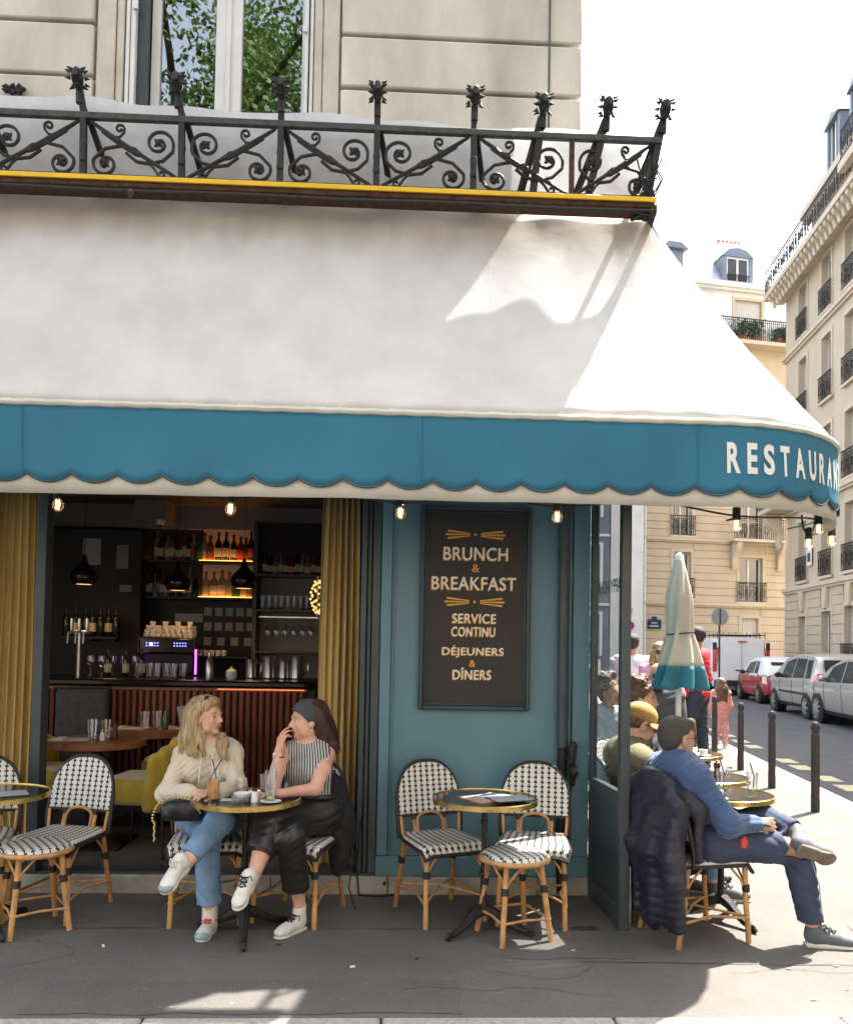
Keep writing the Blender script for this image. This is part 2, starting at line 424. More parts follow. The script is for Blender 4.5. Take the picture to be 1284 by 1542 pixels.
M('label_cream', (.55,.50,.40), .7, var=.1, vs=60)
M('label_red', (.45,.06,.05), .7, var=.1, vs=60)
M('led_orange', (.9,.5,.2), .5, var=0, emit=(1,.36,.06), es=1.5)
M('led_faint', (.9,.4,.2), .5, var=0, emit=(1,.30,.08), es=.3)
M('pendant_glow', (.9,.5,.2), .5, var=0, emit=(1,.5,.15), es=10)
M('filament', (1,.7,.3), .5, var=0, emit=(1,.58,.2), es=3.0)
M('bulb_glass', (.9,.75,.5), .05, var=0, trans=.9, ior=1.2, alpha=.75)
M('led_purple', (.4,.1,.5), .5, var=0, emit=(.55,.12,.8), es=.7)
M('gold_glow', (.8,.5,.2), .4, var=0, emit=(1,.55,.18), es=.35)
M('towel_grey', (.40,.39,.37), .9, var=.15, vs=20, bump=.4, bs=60)
M('led_blue', (.1,.1,.5), .5, var=0, emit=(.15,.2,.9), es=1.0)
M('tarp', (.80,.80,.80), .75, var=.03, vs=12, bump=.25, bs=30, transl=.55)
glass_mat('pane_glass', refl=.26, tint=.30, rough=.012)
glass_mat('screen_glass', refl=.06, tint=.95, edge=.30)
glass_mat('cup_glass', refl=.07, tint=.985, edge=.45)
glass_mat('spec_glass', refl=.15, tint=.8)
glass_mat('far_glass', refl=.18, tint=.25)
M('tree_bark', (.09,.07,.055), .9, var=.2, vs=12, bump=.6, bs=30)
M('leaf', (.085,.15,.026), .6, var=.28, vs=3, transl=.35)
M('haussmann', (.55,.455,.335), .85, var=.05, vs=1.2, detail=8, stretch=(1,1,.5))
M('haussmann_trim', (.58,.49,.37), .85, var=.04, vs=2)
M('white_plaster_glare', (.74,.73,.70), .85, var=.04, vs=1.2)  # plaster white; also carries the overexposed look of the beige building's top storey
M('zinc', (.17,.20,.235), .5, metal=.25, var=.08, vs=2)
M('zinc_pale', (.42,.45,.48), .45, metal=.3, var=.06, vs=2)
M('chimney_pot', (.42,.12,.06), .8, var=.1)
M('curtain_white', (.66,.65,.62), .85, var=.05, vs=8, stretch=(6,6,.5))
M('window_dark', (.05,.055,.06), .25, var=.1)
M('shutter_white', (.60,.58,.53), .7, var=.04)
M('pot_plant', (.04,.11,.02), .6, var=.25, vs=10, transl=.3)
M('bollard', (.045,.040,.042), .5, metal=.2, var=.1, vs=20, bump=.1)
M('parasol_cream', (.60,.555,.47), .8, var=.05, vs=4, bump=.1, bs=120, transl=.15)
M('parasol_teal', (.035,.20,.27), .75, var=.06, vs=6, transl=.15)
M('sign_grey', (.30,.31,.33), .5, metal=.4, var=.05)
M('plaque_blue', (.012,.035,.11), .35, var=.05)
M('plaque_green', (.02,.10,.06), .4, var=.05)
M('sign_red', (.40,.02,.05), .4, var=0)
M('sign_blue', (.06,.03,.35), .4, var=0)
M('rubber', (.014,.014,.015), .85, var=.1, vs=20)
M('alloy', (.45,.45,.46), .35, metal=.9, var=.05)
M('car_silver', (.42,.40,.38), .30, metal=.55, var=.02, coat=.6)
M('car_beige', (.46,.43,.40), .30, metal=.5, var=.02, coat=.6)
M('car_red', (.36,.022,.025), .28, var=.03, coat=.8)
M('car_white', (.70,.71,.73), .3, var=.02, coat=.6)
M('car_glass', (.022,.030,.030), .10, var=0, spec=.35)
M('car_black', (.016,.016,.017), .5, var=.1)
M('lamp_red', (.50,.015,.02), .15, var=0, coat=1)
M('lamp_clear', (.66,.64,.62), .12, var=0, coat=1)
M('plate_white', (.72,.72,.70), .5, var=.02)

def weave_mat(name):
    """woven cane: white bands parted by chains of black cross stitches (UV in stitches)"""
    m = bpy.data.materials.new(name); MATS[name] = m; m.use_nodes = True
    n = m.node_tree.nodes; l = m.node_tree.links; p = n['Principled BSDF']; p.inputs['Roughness'].default_value = .5
    uv = n.new('ShaderNodeUVMap'); sp = n.new('ShaderNodeSeparateXYZ'); l.new(uv.outputs[0], sp.inputs[0])
    def mt(op, a, b=None, c=None):
        x = n.new('ShaderNodeMath'); x.operation = op
        for i, q in enumerate((a,b,c)):
            if q is None: continue
            if isinstance(q, (int,float)): x.inputs[i].default_value = q
            else: l.new(q, x.inputs[i])
        return x.outputs[0]
    fu = mt('ABSOLUTE', mt('SUBTRACT', mt('FRACT', sp.outputs[0]), .5))
    fv = mt('ABSOLUTE', mt('SUBTRACT', mt('FRACT', sp.outputs[1]), .5))
    line = mt('LESS_THAN', fu, .085)
    bar = mt('MULTIPLY', mt('LESS_THAN', fu, .27), mt('LESS_THAN', fv, .20))
    k = mt('MAXIMUM', line, bar)
    nz = n.new('ShaderNodeTexNoise'); nz.inputs['Scale'].default_value = 1.3; l.new(uv.outputs[0], nz.inputs['Vector'])
    mx = n.new('ShaderNodeMix'); mx.data_type = 'RGBA'; mx.inputs[6].default_value = (.62,.60,.54,1); mx.inputs[7].default_value = (.80,.79,.74,1)
    l.new(nz.outputs[0], mx.inputs[0])
    m2 = n.new('ShaderNodeMix'); m2.data_type = 'RGBA'; m2.inputs[7].default_value = (.02,.021,.022,1)
    l.new(mx.outputs[2], m2.inputs[6]); l.new(k, m2.inputs[0]); l.new(m2.outputs[2], p.inputs['Base Color'])
    hgt = mt('MULTIPLY', mt('COSINE', mt('MULTIPLY', sp.outputs[0], 2*PI*2)), mt('COSINE', mt('MULTIPLY', sp.outputs[1], 2*PI*2)))
    b = n.new('ShaderNodeBump'); b.inputs['Strength'].default_value = .5; b.inputs['Distance'].default_value = .004
    l.new(hgt, b.inputs['Height']); l.new(b.outputs[0], p.inputs['Normal'])
weave_mat('weave')

def awning_mat(name, col, stain=True, transl=.22):
    m = M(name, col, .78, var=.05, vs=2.5, bump=.16, bs=11, transl=transl, detail=8)
    if not stain: return
    n = m.node_tree.nodes; l = m.node_tree.links; p = n['Principled BSDF']
    tc = n.new('ShaderNodeTexCoord'); sp = n.new('ShaderNodeSeparateXYZ'); l.new(tc.outputs['Object'], sp.inputs[0])
    mp = n.new('ShaderNodeMapping'); mp.inputs['Scale'].default_value = (3.2,1,.7); l.new(tc.outputs['Object'], mp.inputs[0])
    nz = n.new('ShaderNodeTexNoise'); nz.inputs['Scale'].default_value = 2.2; nz.inputs['Detail'].default_value = 8; l.new(mp.outputs[0], nz.inputs['Vector'])
    # grime washed down from the balcony: ragged brown stain along the top seam
    a = n.new('ShaderNodeMath'); a.operation = 'MULTIPLY_ADD'; l.new(nz.outputs[0], a.inputs[0]); a.inputs[1].default_value = .55; a.inputs[2].default_value = -3.98-.27
    b = n.new('ShaderNodeMath'); b.operation = 'ADD'; l.new(a.outputs[0], b.inputs[0]); l.new(sp.outputs[2], b.inputs[1])
    r = n.new('ShaderNodeMapRange'); l.new(b.outputs[0], r.inputs[0]); r.inputs[1].default_value = -.08; r.inputs[2].default_value = .22; r.inputs[4].default_value = .6
    mx = n.new('ShaderNodeMix'); mx.data_type = 'RGBA'; l.new(r.outputs[0], mx.inputs[0])
    src = p.inputs['Base Color'].links[0].from_socket
    l.new(src, mx.inputs[6]); mx.inputs[7].default_value = (.50,.40,.30,1)
    # faint general soiling in long streaks
    mp2 = n.new('ShaderNodeMapping'); mp2.inputs['Scale'].default_value = (2.0,.6,.35); mp2.inputs['Rotation'].default_value = (0,.25,0); l.new(tc.outputs['Object'], mp2.inputs[0])
    n2 = n.new('ShaderNodeTexNoise'); n2.inputs['Scale'].default_value = 2.0; n2.inputs['Detail'].default_value = 6; l.new(mp2.outputs[0], n2.inputs['Vector'])
    r2_ = n.new('ShaderNodeMapRange'); l.new(n2.outputs[0], r2_.inputs[0]); r2_.inputs[1].default_value = .45; r2_.inputs[2].default_value = .75; r2_.inputs[4].default_value = .14
    m3 = n.new('ShaderNodeMix'); m3.data_type = 'RGBA'; l.new(r2_.outputs[0], m3.inputs[0]); l.new(mx.outputs[2], m3.inputs[6]); m3.inputs[7].default_value = (.5,.46,.40,1)
    l.new(m3.outputs[2], p.inputs['Base Color'])
awning_mat('awning_white', (.67,.655,.63))
awning_mat('awning_cream', (.70,.67,.58), False, .2)
awning_mat('awning_blue', (.042,.205,.315), False, .18)
# ---------------------------------------------------------------- ground, road, pavements
b = MB(); b.add([(-600,-600,-.14),(600,-600,-.14),(600,600,-.14),(-600,600,-.14)], [(0,1,2,3)])
struct(b.build('ground', 'asphalt_road', smooth=0))
def poly_slab(poly, z0, z1):
    b = MB(); n = len(poly)
    b.add([(x,y,z0) for x,y in poly]+[(x,y,z1) for x,y in poly], [tuple(range(n,2*n))]+[(i,(i+1)%n,n+(i+1)%n,n+i) for i in range(n)])
    return b
# side-street carriageway
q = [ST(2,3.4)[:2], ST(2,9.5)[:2], ST(39,9.5)[:2], ST(39,3.4)[:2]]
b = MB(); b.add([(x,y,-.126) for x,y in q], [(0,1,2,3)]); struct(b.build('road', 'asphalt_road', smooth=0))
# cafe pavement: avenue side + corner + side street
corner = []
c0 = np.array([2.4, 5.16])
for k in range(13):
    a = R(-90 + (90-8.7)*k/12); corner.append((c0[0]+1.5*math.cos(a), c0[1]+1.5*math.sin(a)))
# the corner arc ends on the line t = 3.25 - slide it there
e = np.array(corner[-1]); te = e[0]*math.cos(SA)-e[1]*math.sin(SA); sh = (3.25-te)
corner = [(x+sh*k/12*0+sh, y) for k,(x,y) in enumerate(corner)]
poly = [(-14,3.66)] + corner + [ST(60,3.25)[:2], ST(60,-6)[:2], (-14,16)]
struct(poly_slab(poly, -.2, 0).build('pavement', 'asphalt_walk', smooth=0))
kerb = thing('kerb', 'pale granite kerb edging the cafe pavement', 'kerb'); del kerb['category']; struct(kerb)
proto = None
def kerb_stone(x0, x1):
    b = MB(); b.box(0, x1-x0-.008, -.30, .0, -.2, .006); return b.build('kerb_stone', 'granite_kerb', kerb, bevel=.012)
proto = kerb_stone(0, 1.0); proto.location = (-4.0, 3.66, 0)
x = -3.0
while x < 2.2+sh: share(proto, 'kerb_stone', kerb, (x,3.66,0)); x += 1.0
for k in range(30):
    s0 = 5.3+k*1.0; p = ST(s0, 3.25); share(proto, 'kerb_stone', kerb, p, R(90)-SA, scale=None)
# opposite pavement
q = [ST(-8,9.5)[:2], ST(-8,14)[:2], ST(60,14)[:2], ST(60,9.5)[:2]]
struct(poly_slab(q, -.2, .0).build('pavement', 'asphalt_walk', smooth=0))
# yellow dashes along the kerb of the side street
dash = None
for s0 in (9.4,10.95,11.72,12.75,13.5,15.35,16.2,17.2,18.4,19.6):
    if dash is None:
        b = MB(); b.add([(0,0,0),(.26,0,0),(.26,.5,0),(0,.5,0)], [(0,1,2,3)]); dash = b.build('road_marking', 'yellow_mark', smooth=0); d = dash
    else: d = dash.copy(); COL.objects.link(d)
    d.location = ST(s0, 4.05, -.121); d.rotation_euler = (0,0,-SA); struct(d)
# seams, stains and litter on the asphalt
def strip(name, pts, w, mat, z=.004):
    b = MB(); V = []; Fs = []
    for i,(x,y) in enumerate(pts):
        p = Vector((x,y)); d = (Vector(pts[min(i+1,len(pts)-1)])-Vector(pts[max(i-1,0)])).normalized(); nn = Vector((-d.y,d.x))*w/2*random.uniform(.6,1.3)
        V += [(p.x+nn.x,p.y+nn.y,z),(p.x-nn.x,p.y-nn.y,z)]
    for i in range(len(pts)-1): Fs.append((2*i,2*i+1,2*i+3,2*i+2))
    b.add(V,Fs); return struct(b.build(name, mat, smooth=0))
strip('pavement_seam', [(1.0+i*.1, 4.30-.012*i*.3+random.uniform(-.006,.006)) for i in range(24)], .007, 'dirt')
strip('pavement_seam', [(-2.6+i*.12, 4.78+random.uniform(-.01,.01)) for i in range(40)], .005, 'dirt')
strip('pavement_seam', [(2.52+random.uniform(-.008,.008)+.02*i, 3.97+i*.1) for i in range(10)], .006, 'dirt')
def blot(name, c, rx, ry, mat, n=26, z=.005):
    b = MB(); V = [(c[0]+rx*math.cos(2*PI*k/n)*random.uniform(.65,1.2), c[1]+ry*math.sin(2*PI*k/n)*random.uniform(.65,1.2), z) for k in range(n)]
    b.add(V+[(c[0],c[1],z)], [(k,(k+1)%n,n) for k in range(n)]); return struct(b.build(name, mat, smooth=0))
def patch(name, poly, mat, z=.003):
    b = MB(); b.add([(x,y,z) for x,y in poly], [tuple(range(len(poly)))]); return struct(b.build(name, mat, smooth=0))
def ragged(x0,x1,y0,y1,n=14):
    P=[(x0+(x1-x0)*k/n, y0+random.uniform(-.012,.012)) for k in range(n+1)]+[(x1+random.uniform(-.01,.01), y0+(y1-y0)*k/6) for k in range(1,6)]+[(x1-(x1-x0)*k/n, y1+random.uniform(-.012,.012)) for k in range(n+1)]+[(x0+random.uniform(-.01,.01), y1-(y1-y0)*k/6) for k in range(1,6)]
    return P
patch('pavement_patch', ragged(-1.55,.35,3.70,4.06), 'asphalt_patch'); patch('pavement_patch', ragged(.62,1.30,4.34,4.62), 'asphalt_patch', .0025); patch('pavement_patch', ragged(-2.9,-1.95,4.1,4.42), 'asphalt_patch')
def crack(x,y,a,n,st):
    P=[]
    for k in range(n): P.append((x,y)); a+=random.uniform(-.5,.5); x+=st*math.cos(a); y+=st*math.sin(a)*.6
    strip('pavement_crack', P, .0028, 'dirt', .0045)
for q_ in ((-2.2,4.2,.1,26,.05),(.1,3.95,.4,22,.05),(1.0,4.35,-.3,20,.05),(1.7,4.15,.2,24,.05)): crack(*q_)
blot('drain_hole', (1.14,4.80), .085, .035, 'dirt'); blot('drain_hole', (1.05,4.98), .03, .012, 'dirt')
for c in ((-1.7,4.3),(-.9,4.05),(.35,4.12),(-.2,4.4),(1.0,4.2),(-1.2,4.55),(.1,4.6),(1.5,3.95))+tuple((random.uniform(-2.2,2.3),random.uniform(3.72,4.6)) for _ in range(34)): blot('gum_spot', c, random.uniform(.008,.02), random.uniform(.006,.014), 'gum', 10, .0048)
for k,(x,y,a) in enumerate(((-.15,4.22,.4),(.17,4.33,1.2),(-1.45,4.5,2.),(-.55,4.52,.3))):
    b = MB(); b.obox((0,0,.006), (.012,.005,.004), rotz(a)); tag(b.build('litter_scrap', 'dirt' if k%2 else 'paper', loc=(x,y,0)), ['pale scrap of litter before the pedestal of the occupied table','dark scrap of litter beside the sunlit patch','small pale scrap on dark asphalt near the rattan stool','dark speck of litter below the black trousers'][k] , 'litter')

# ---------------------------------------------------------------- cafe building
YF = 5.42
cafe = thing('cafe_building', 'corner cafe building with teal shopfront and pale stone upper wall', 'building')
# structure behind: facade strip above the opening, pier, side wall, interior shell
def part(name, mat, fn, parent=None, bevel=0, smooth=35):
    b = MB(); fn(b); return b.build(name, mat, parent or cafe, bevel=bevel, smooth=smooth)
part('wall', 'teal_paint', lambda b: b.box(-6,1.31,YF+.02,YF+.30,2.62,4.22))
sx = lambda y, t=.465: (t+y*math.sin(SA))/math.cos(SA)      # x of the side wall at depth y
part('side_wall', 'teal_paint', lambda b: b.add([(*ST(s_,t_)[:2],z_) for z_ in (.12,4.25) for s_,t_ in ((5.75,.46),(5.75,.2),(14,.2),(14,.46))], [(0,1,2,3),(4,7,6,5),(0,4,5,1),(1,5,6,2),(2,6,7,3),(3,7,4,0)]))
# side windows in the street wall
for k in range(3):
    s0 = 6.6+k*2.4
    w = part('shop_window', 'dark_frame', lambda b: [b.add([(*ST(s_,t_)[:2],z_) for z_ in zz for s_,t_ in ((s0+a,.462),(s0+a,.50),(s0+c,.50),(s0+c,.462))], [(0,1,2,3),(4,7,6,5),(0,4,5,1),(1,5,6,2),(2,6,7,3),(3,7,4,0)]) for a,c,zz in ((0,.06,(.6,2.4)),(1.7,1.76,(.6,2.4)),(0.06,1.7,(.6,.66)),(.06,1.7,(2.34,2.4)))])
    part('pane', 'pane_glass', lambda b: b.add([(*ST(s_,.48)[:2],z_) for s_,z_ in ((s0+.06,.66),(s0+1.7,.66),(s0+1.7,2.34),(s0+.06,2.34))], [(0,1,2,3)]), w)
# stone step under the shopfront, in slabs
xs = [-6,-3.3,-2.05,-.72,.02,.98,1.31]
for i in range(len(xs)-1):
    part('step_slab', 'step_stone', lambda b: b.box(xs[i]+.002,xs[i+1]-.002,YF-.0,YF+.20,0,.116+random.uniform(-.001,.001)), bevel=.008)
part('step_bolt', 'black_metal', lambda b: b.lathe([(.012,0),(.012,.006)], (-.0,YF-.002,.075), 12, np.array([[1,0,0],[0,0,1],[0,-1,0]])))
# teal timber front: backing, plinth, stiles, mouldings
part('front_panel', 'teal_paint', lambda b: b.box(-.055,1.30,YF+.045,YF+.30,.118,2.62))
part('plinth_board', 'teal_paint', lambda b: b.box(-.062,1.305,YF+.005,YF+.044,.118,.245), bevel=.006)
part('stile', 'teal_paint', lambda b: b.box(-.058,.012,YF+.012,YF+.044,.246,2.62), bevel=.006)
part('stile', 'teal_paint', lambda b: b.box(.013,.03,YF+.026,YF+.044,.246,2.62), bevel=.006)
part('stile', 'teal_paint', lambda b: b.box(1.19,1.302,YF+.008,YF+.044,.246,2.62), bevel=.006)
part('stile', 'teal_paint', lambda b: b.box(1.165,1.188,YF+.024,YF+.044,.246,2.62), bevel=.006)
# folded door leaves stacked against the pier
for k,(x0,x1,y0) in enumerate(((-.186,-.150,.00),(-.146,-.118,.03),(-.114,-.062,.01))):
    part('door_leaf', 'dark_frame', lambda b: b.box(x0,x1,YF+y0,YF+.16,.135,2.62), bevel=.005)
part('door_post', 'dark_frame', lambda b: b.box(-2.245,-2.185,YF+.02,YF+.14,.118,2.62), bevel=.004)
part('door_track', 'dark_frame', lambda b: b.box(-6,-.06,YF+.03,YF+.16,.117,.132))
# upper stone wall: backing and drafted blocks
ZU0, ZU1 = 4.22, 6.62
part('upper_wall', 'stone_wall', lambda b: [b.box(-6,-1.80,YF+.06,YF+.40,ZU0,9), b.box(-.565,1.13,YF+.06,YF+.40,ZU0,9), b.box(-1.80,-.565,YF+.06,YF+.40,ZU0,4.55), b.box(-1.80,-.565,YF+.06,YF+.40,6.9,9)])
part('side_upper_wall', 'stone_wall', lambda b: b.add([(x_,y_,z_) for z_ in (4.25,19) for x_,y_ in ((1.19,YF+.42),(.8,YF+.42),ST(14,-.1)[:2],ST(14,.38)[:2])], [(0,1,2,3),(4,7,6,5),(0,4,5,1),(1,5,6,2),(2,6,7,3),(3,7,4,0)]))
part('upper_mass', 'stone_wall', lambda b: b.add([(x_,y_,z_) for z_ in (9.0,19) for x_,y_ in ((-14,YF+.06),(1.18,YF+.06),ST(14,.36)[:2],(-14,14))], [(0,1,2,3),(4,7,6,5),(0,4,5,1),(1,5,6,2),(2,6,7,3),(3,7,4,0)]))
def block(x0,x1,z0,z1): part('stone_block', 'stone_wall', lambda b: b.box(x0,x1,YF-.004+random.uniform(-.002,.002),YF+.062,z0,z1), bevel=.012)
courses = [4.22,4.53,4.885,5.235,5.59,5.945,6.30,6.62]
for i in range(len(courses)-1):
    z0,z1 = courses[i]+.012,courses[i+1]-.012
    block(-.385,1.205,z0,z1)
    xo = [-6,-4.1,-2.9,-1.985] if i%2 else [-6,-4.6,-3.3,-1.985]
    for j in range(3): block(xo[j]+.004,xo[j+1]-.004 if j<2 else -1.985,z0,z1)
# window surround and recess
part('window_surround', 'stone_trim', lambda b: [b.box(-1.965,-1.85,YF+.005,YF+.0615,4.56,6.9), b.box(-1.845,-1.80,YF+.02,YF+.0615,4.56,6.9)], bevel=.006)
part('window_surround', 'stone_trim', lambda b: [b.box(-.505,-.40,YF+.005,YF+.0615,4.56,6.9), b.box(-.565,-.51,YF+.02,YF+.0615,4.56,6.9)], bevel=.006)
part('window_sill', 'stone_trim', lambda b: b.box(-1.98,-.39,YF-.04,YF+.2,4.47,4.552), bevel=.01)
win = part('window_frame', 'white_frame', lambda b: [b.box(-1.235,-1.06,YF+.15,YF+.21,4.56,6.9), b.box(-1.66,-1.60,YF+.15,YF+.21,4.56,6.9), b.box(-.66,-.60,YF+.15,YF+.21,4.56,6.9), b.box(-1.60,-1.235,YF+.16,YF+.20,4.56,4.66), b.box(-1.06,-.66,YF+.16,YF+.20,4.56,4.66), b.box(-1.60,-1.235,YF+.16,YF+.20,6.8,6.9), b.box(-1.06,-.66,YF+.16,YF+.20,6.8,6.9)], bevel=.006)
part('sash_bead', 'white_frame', lambda b: [b.box(-1.165,-1.13,YF+.132,YF+.15,4.6,6.9)], win, bevel=.006)
part('pane', 'pane_glass', lambda b: b.box(-1.60,-1.235,YF+.178,YF+.184,4.66,6.8), win, smooth=0)
part('pane', 'pane_glass', lambda b: b.box(-1.06,-.66,YF+.178,YF+.184,4.66,6.8), win, smooth=0)
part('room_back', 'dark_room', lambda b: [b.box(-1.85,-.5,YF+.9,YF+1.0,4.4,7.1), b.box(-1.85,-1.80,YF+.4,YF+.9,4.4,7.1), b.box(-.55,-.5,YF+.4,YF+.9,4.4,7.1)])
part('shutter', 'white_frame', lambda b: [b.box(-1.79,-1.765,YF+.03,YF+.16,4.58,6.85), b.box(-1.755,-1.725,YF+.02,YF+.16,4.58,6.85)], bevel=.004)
part('shutter', 'dark_frame', lambda b: b.box(-1.72,-1.665,YF+.06,YF+.15,4.58,6.85), bevel=.004)
part('shutter', 'white_frame', lambda b: [b.box(-.595,-.572,YF+.03,YF+.16,4.58,6.85), b.box(-.63,-.605,YF+.02,YF+.14,4.58,6.85)], bevel=.004)
for z in (4.9,5.6): part('hinge', 'white_frame', lambda b: b.box(-.64,-.61,YF+.0,YF+.02,z,z+.06)); part('hinge', 'white_frame', lambda b: b.box(-1.74,-1.71,YF-.0,YF+.02,z+.1,z+.16))
# cable and junction on the stone
c_ = thing('wall_cable', 'thin grey cable running down the stone upper wall to a junction box', 'cable')
b = MB(); b.tube([(.985,YF-.012,z) for z in (4.3,4.8,5.3,5.9,6.6)], .006, 6); b.build('cable', 'door_grey', c_)
b = MB(); b.box(.955,1.02,YF-.045,YF-.008,5.98,6.07); b.build('junction_box', 'black_metal', c_, bevel=.006)
b = MB()
for k in range(9):
    a = 2*PI*k/9; b.tube([(0,0,0),(.05*math.cos(a)*1.4,-.02,.035*math.sin(a)+.01),(.085*math.cos(a)*1.3,-.03,.03*math.sin(a))], [.014,.018,.003], 6)
tag(b.build('wall_ornament', 'wrought_iron', loc=(.66,YF-.02,4.78)), 'dark iron rosette on the stone wall above the railing', 'ornament')
b = MB()
for k in range(7):
    a = 2*PI*k/7; b.tube([(0,0,0),(.05*math.cos(a)*1.2,-.02,.03*math.sin(a)),(.08*math.cos(a),-.03,.02*math.sin(a))], [.014,.018,.003], 6)
tag(b.build('wall_ornament', 'wrought_iron', loc=(-2.46,YF-.02,5.1)), 'dark iron rosette on the wall at the upper left edge', 'ornament')
# drain pipe and grimy valve on the teal pier
dp = thing('drain_pipe', 'dark grey drain pipe on the teal pier beside the menu board', 'pipe')
b = MB(); b.tube([(1.125,YF-.01,z) for z in (.95,1.6,2.2,2.7)], .034, 14); b.build('pipe', 'dark_frame', dp)
b = MB(); b.tube([(1.125,YF-.01,z) for z in (2.2,2.225)], .04, 14); b.build('collar', 'dark_frame', dp)
b = MB(); b.tube([(1.125,YF-.005,.95),(1.125,YF-.0,.6),(1.118,YF-.0,.3),(1.13,YF-.01,.02)], .03, 12); b.build('lower_pipe', 'black_metal', dp)
sdf_obj('valve', [('e',(1.185,YF-.03,.92),(.028,.03,.05)),('e',(1.195,YF-.04,.80),(.034,.03,.04)),('c',(1.185,YF-.03,.97),(1.19,YF-.03,.72),.02,.018),('e',(1.17,YF-.05,.86),(.022,.025,.022)),('e',(1.20,YF-.05,.97),(.018,.02,.022))], 'wrought_iron', dp, .006, .012)
b = MB(); b.tube([(-.16+random.uniform(-.004,.004)+i*.045, YF-.02-.02*math.sin(i*.7), .008) for i in range(6)], .006, 6); b.tube([(-.16,YF-.02,.008),(-.18,YF-.01,.2),(-.15,YF-.02,.5)], .005, 6)
tag(b.build('floor_cable', 'black_metal'), 'black cable trailing down to the pavement beside the seated woman with headband', 'cable')

# ---------------------------------------------------------------- menu board
sg = thing('menu_board', 'tall dark painted menu board reading brunch and breakfast on the teal wall', 'sign', (0,YF+.045,0))
X0,X1,Z0,Z1 = .192,.912,1.178,2.50
part('panel', 'sign_board', lambda b: b.box(X0+.02,X1-.02,-.028,0,Z0+.02,Z1-.02), sg)
for (a,c,d,e_) in ((X0,X0+.03,Z0,Z1),(X1-.03,X1,Z0,Z1),(X0+.0302,X1-.0302,Z1-.03,Z1),(X0+.0302,X1-.0302,Z0,Z0+.03)):
    part('frame', 'sign_frame', lambda b: b.box(a,c,-.05,0,d,e_), sg, bevel=.007)
for (a,c,d,e_) in ((X0+.031,X0+.044,Z0+.045,Z1-.045),(X1-.044,X1-.031,Z0+.045,Z1-.045),(X0+.031,X1-.031,Z1-.044,Z1-.031),(X0+.031,X1-.031,Z0+.031,Z0+.044)):
    part('frame_bead', 'sign_frame', lambda b: b.box(a,c,-.038,-.0285,d,e_), sg, bevel=.004)
def sign_text(txt, cx, cz, w, h, mat='letter_cream', bold=.02, shadow=True, sp=1.06):
    V, Fs = text_geo(txt, w, h, bold, sp)
    for m_, dx, dz, y in ((('letter_gold', -.0055, -.005, -.0305),) if shadow else ()) + ((mat, 0, 0, -.033),):
        b = MB(); b.add([(cx+x+dx, y, cz+z+dz) for x,z in V], Fs); b.build('lettering', m_, sg, smooth=0)
K = 5.40/1270
def zx(px, py):      # sign plane in metres from measured offsets about its centre
    return .5495+(px-714.5)/234.3, 1.839-(py-917)/233.5
for t,px,py,w,h in (('BRUNCH',715,835,.418,.086),('BREAKFAST',713,880,.548,.086),('SERVICE',714,933,.283,.062),('CONTINU',713,953,.283,.062),('DÉJEUNERS',713,983,.398,.078),('DÎNERS',712,1016,.248,.078)):
    cx, cz = zx(px,py); sign_text(t, cx, cz, w, h, bold=.006)
for px,py,h in ((715,857,.052),(712,1001,.044)):
    cx, cz = zx(px,py); sign_text('&', cx, cz, h*.95, h, 'letter_gold', .01, False)
for py in (806,908):
    cx, cz = zx(714,py)
    for sd_ in (-1,1):
        for k,dz in enumerate((.024,0,-.024)):
            b = MB(); y = -.0305
            L0, L1 = .035, (.195 if k == 1 else .18)
            b.add([(cx+sd_*L0,y,cz+dz*.35+.003),(cx+sd_*L0,y,cz+dz*.35-.003),(cx+sd_*L1,y,cz+dz-.0065),(cx+sd_*L1,y,cz+dz+.0065)], [(0,1,2,3)]); b.build('ornament_ray', 'letter_gold', sg, smooth=0)
    b = MB(); b.add([(cx+.009*math.cos(2*PI*k/10),-.0305,cz+.009*math.sin(2*PI*k/10)) for k in range(10)], [tuple(range(10))]); b.build('ornament_dot', 'letter_gold', sg, smooth=0)

# ---------------------------------------------------------------- balcony ironwork
bal = thing('balcony_railing', 'black wrought iron scroll railing with curled spiked posts above the awning', 'railing', (0,4.85,0))
part('floor_plate', 'rust_metal', lambda b: [b.box(-6,1.52,.02,.13,4.205,4.225)], bal)
part('edge_strip', 'yellow_strip', lambda b: b.box(-6,1.525,-.035,-.02,4.228,4.256), bal, bevel=.003)
part('edge_beam', 'rust_metal', lambda b: b.box(-6,1.52,-.018,.02,4.20,4.242), bal, bevel=.004)
part('under_pipe', 'wrought_iron', lambda b: b.tube([(x,-.025,4.172+.004*math.sin(x*5)) for x in np.linspace(-6,1.5,30)], .011, 8), bal)
part('pipe_stub', 'rust_metal', lambda b: b.tube([(-1.53,-.02,4.17),(-1.51,-.10,4.11)], .018, 10), bal)
part('top_rail', 'rail_patina', lambda b: b.box(-6,1.56,-.018,.018,4.594,4.632), bal, bevel=.005)
posts = [-2.94,-2.375,-1.81,-1.25,-.686,-.127,.442,1.024]
fin = None
def finial_geo(b, x, y, z, tilt=0, big=1.0):
    # scrolled post head: rolled strap with teeth
    pts = [(x, y+.0, z-.12), (x, y-.005, z-.04)]
    for k in range(11):
        a = R(180-k*30); pts.append((x, y-.042+.042*math.cos(a)*-1*-1, z+.042*math.sin(a)))
    b.tube(pts, [.022]*2+[.019]*11, 6)
    for sx_ in (-1,1):
        for k in range(7):
            a = R(-60+k*45); p = np.array([x+sx_*.028, y-.042+.040*math.cos(a), z+.042*math.sin(a)])
            b.tube([p, p+np.array([sx_*.026,.014*math.cos(a),.016*math.sin(a)])], [.013,.002], 5)
    b.sphere((x,y-.042,z), (.034,.042,.046), 10, 8)
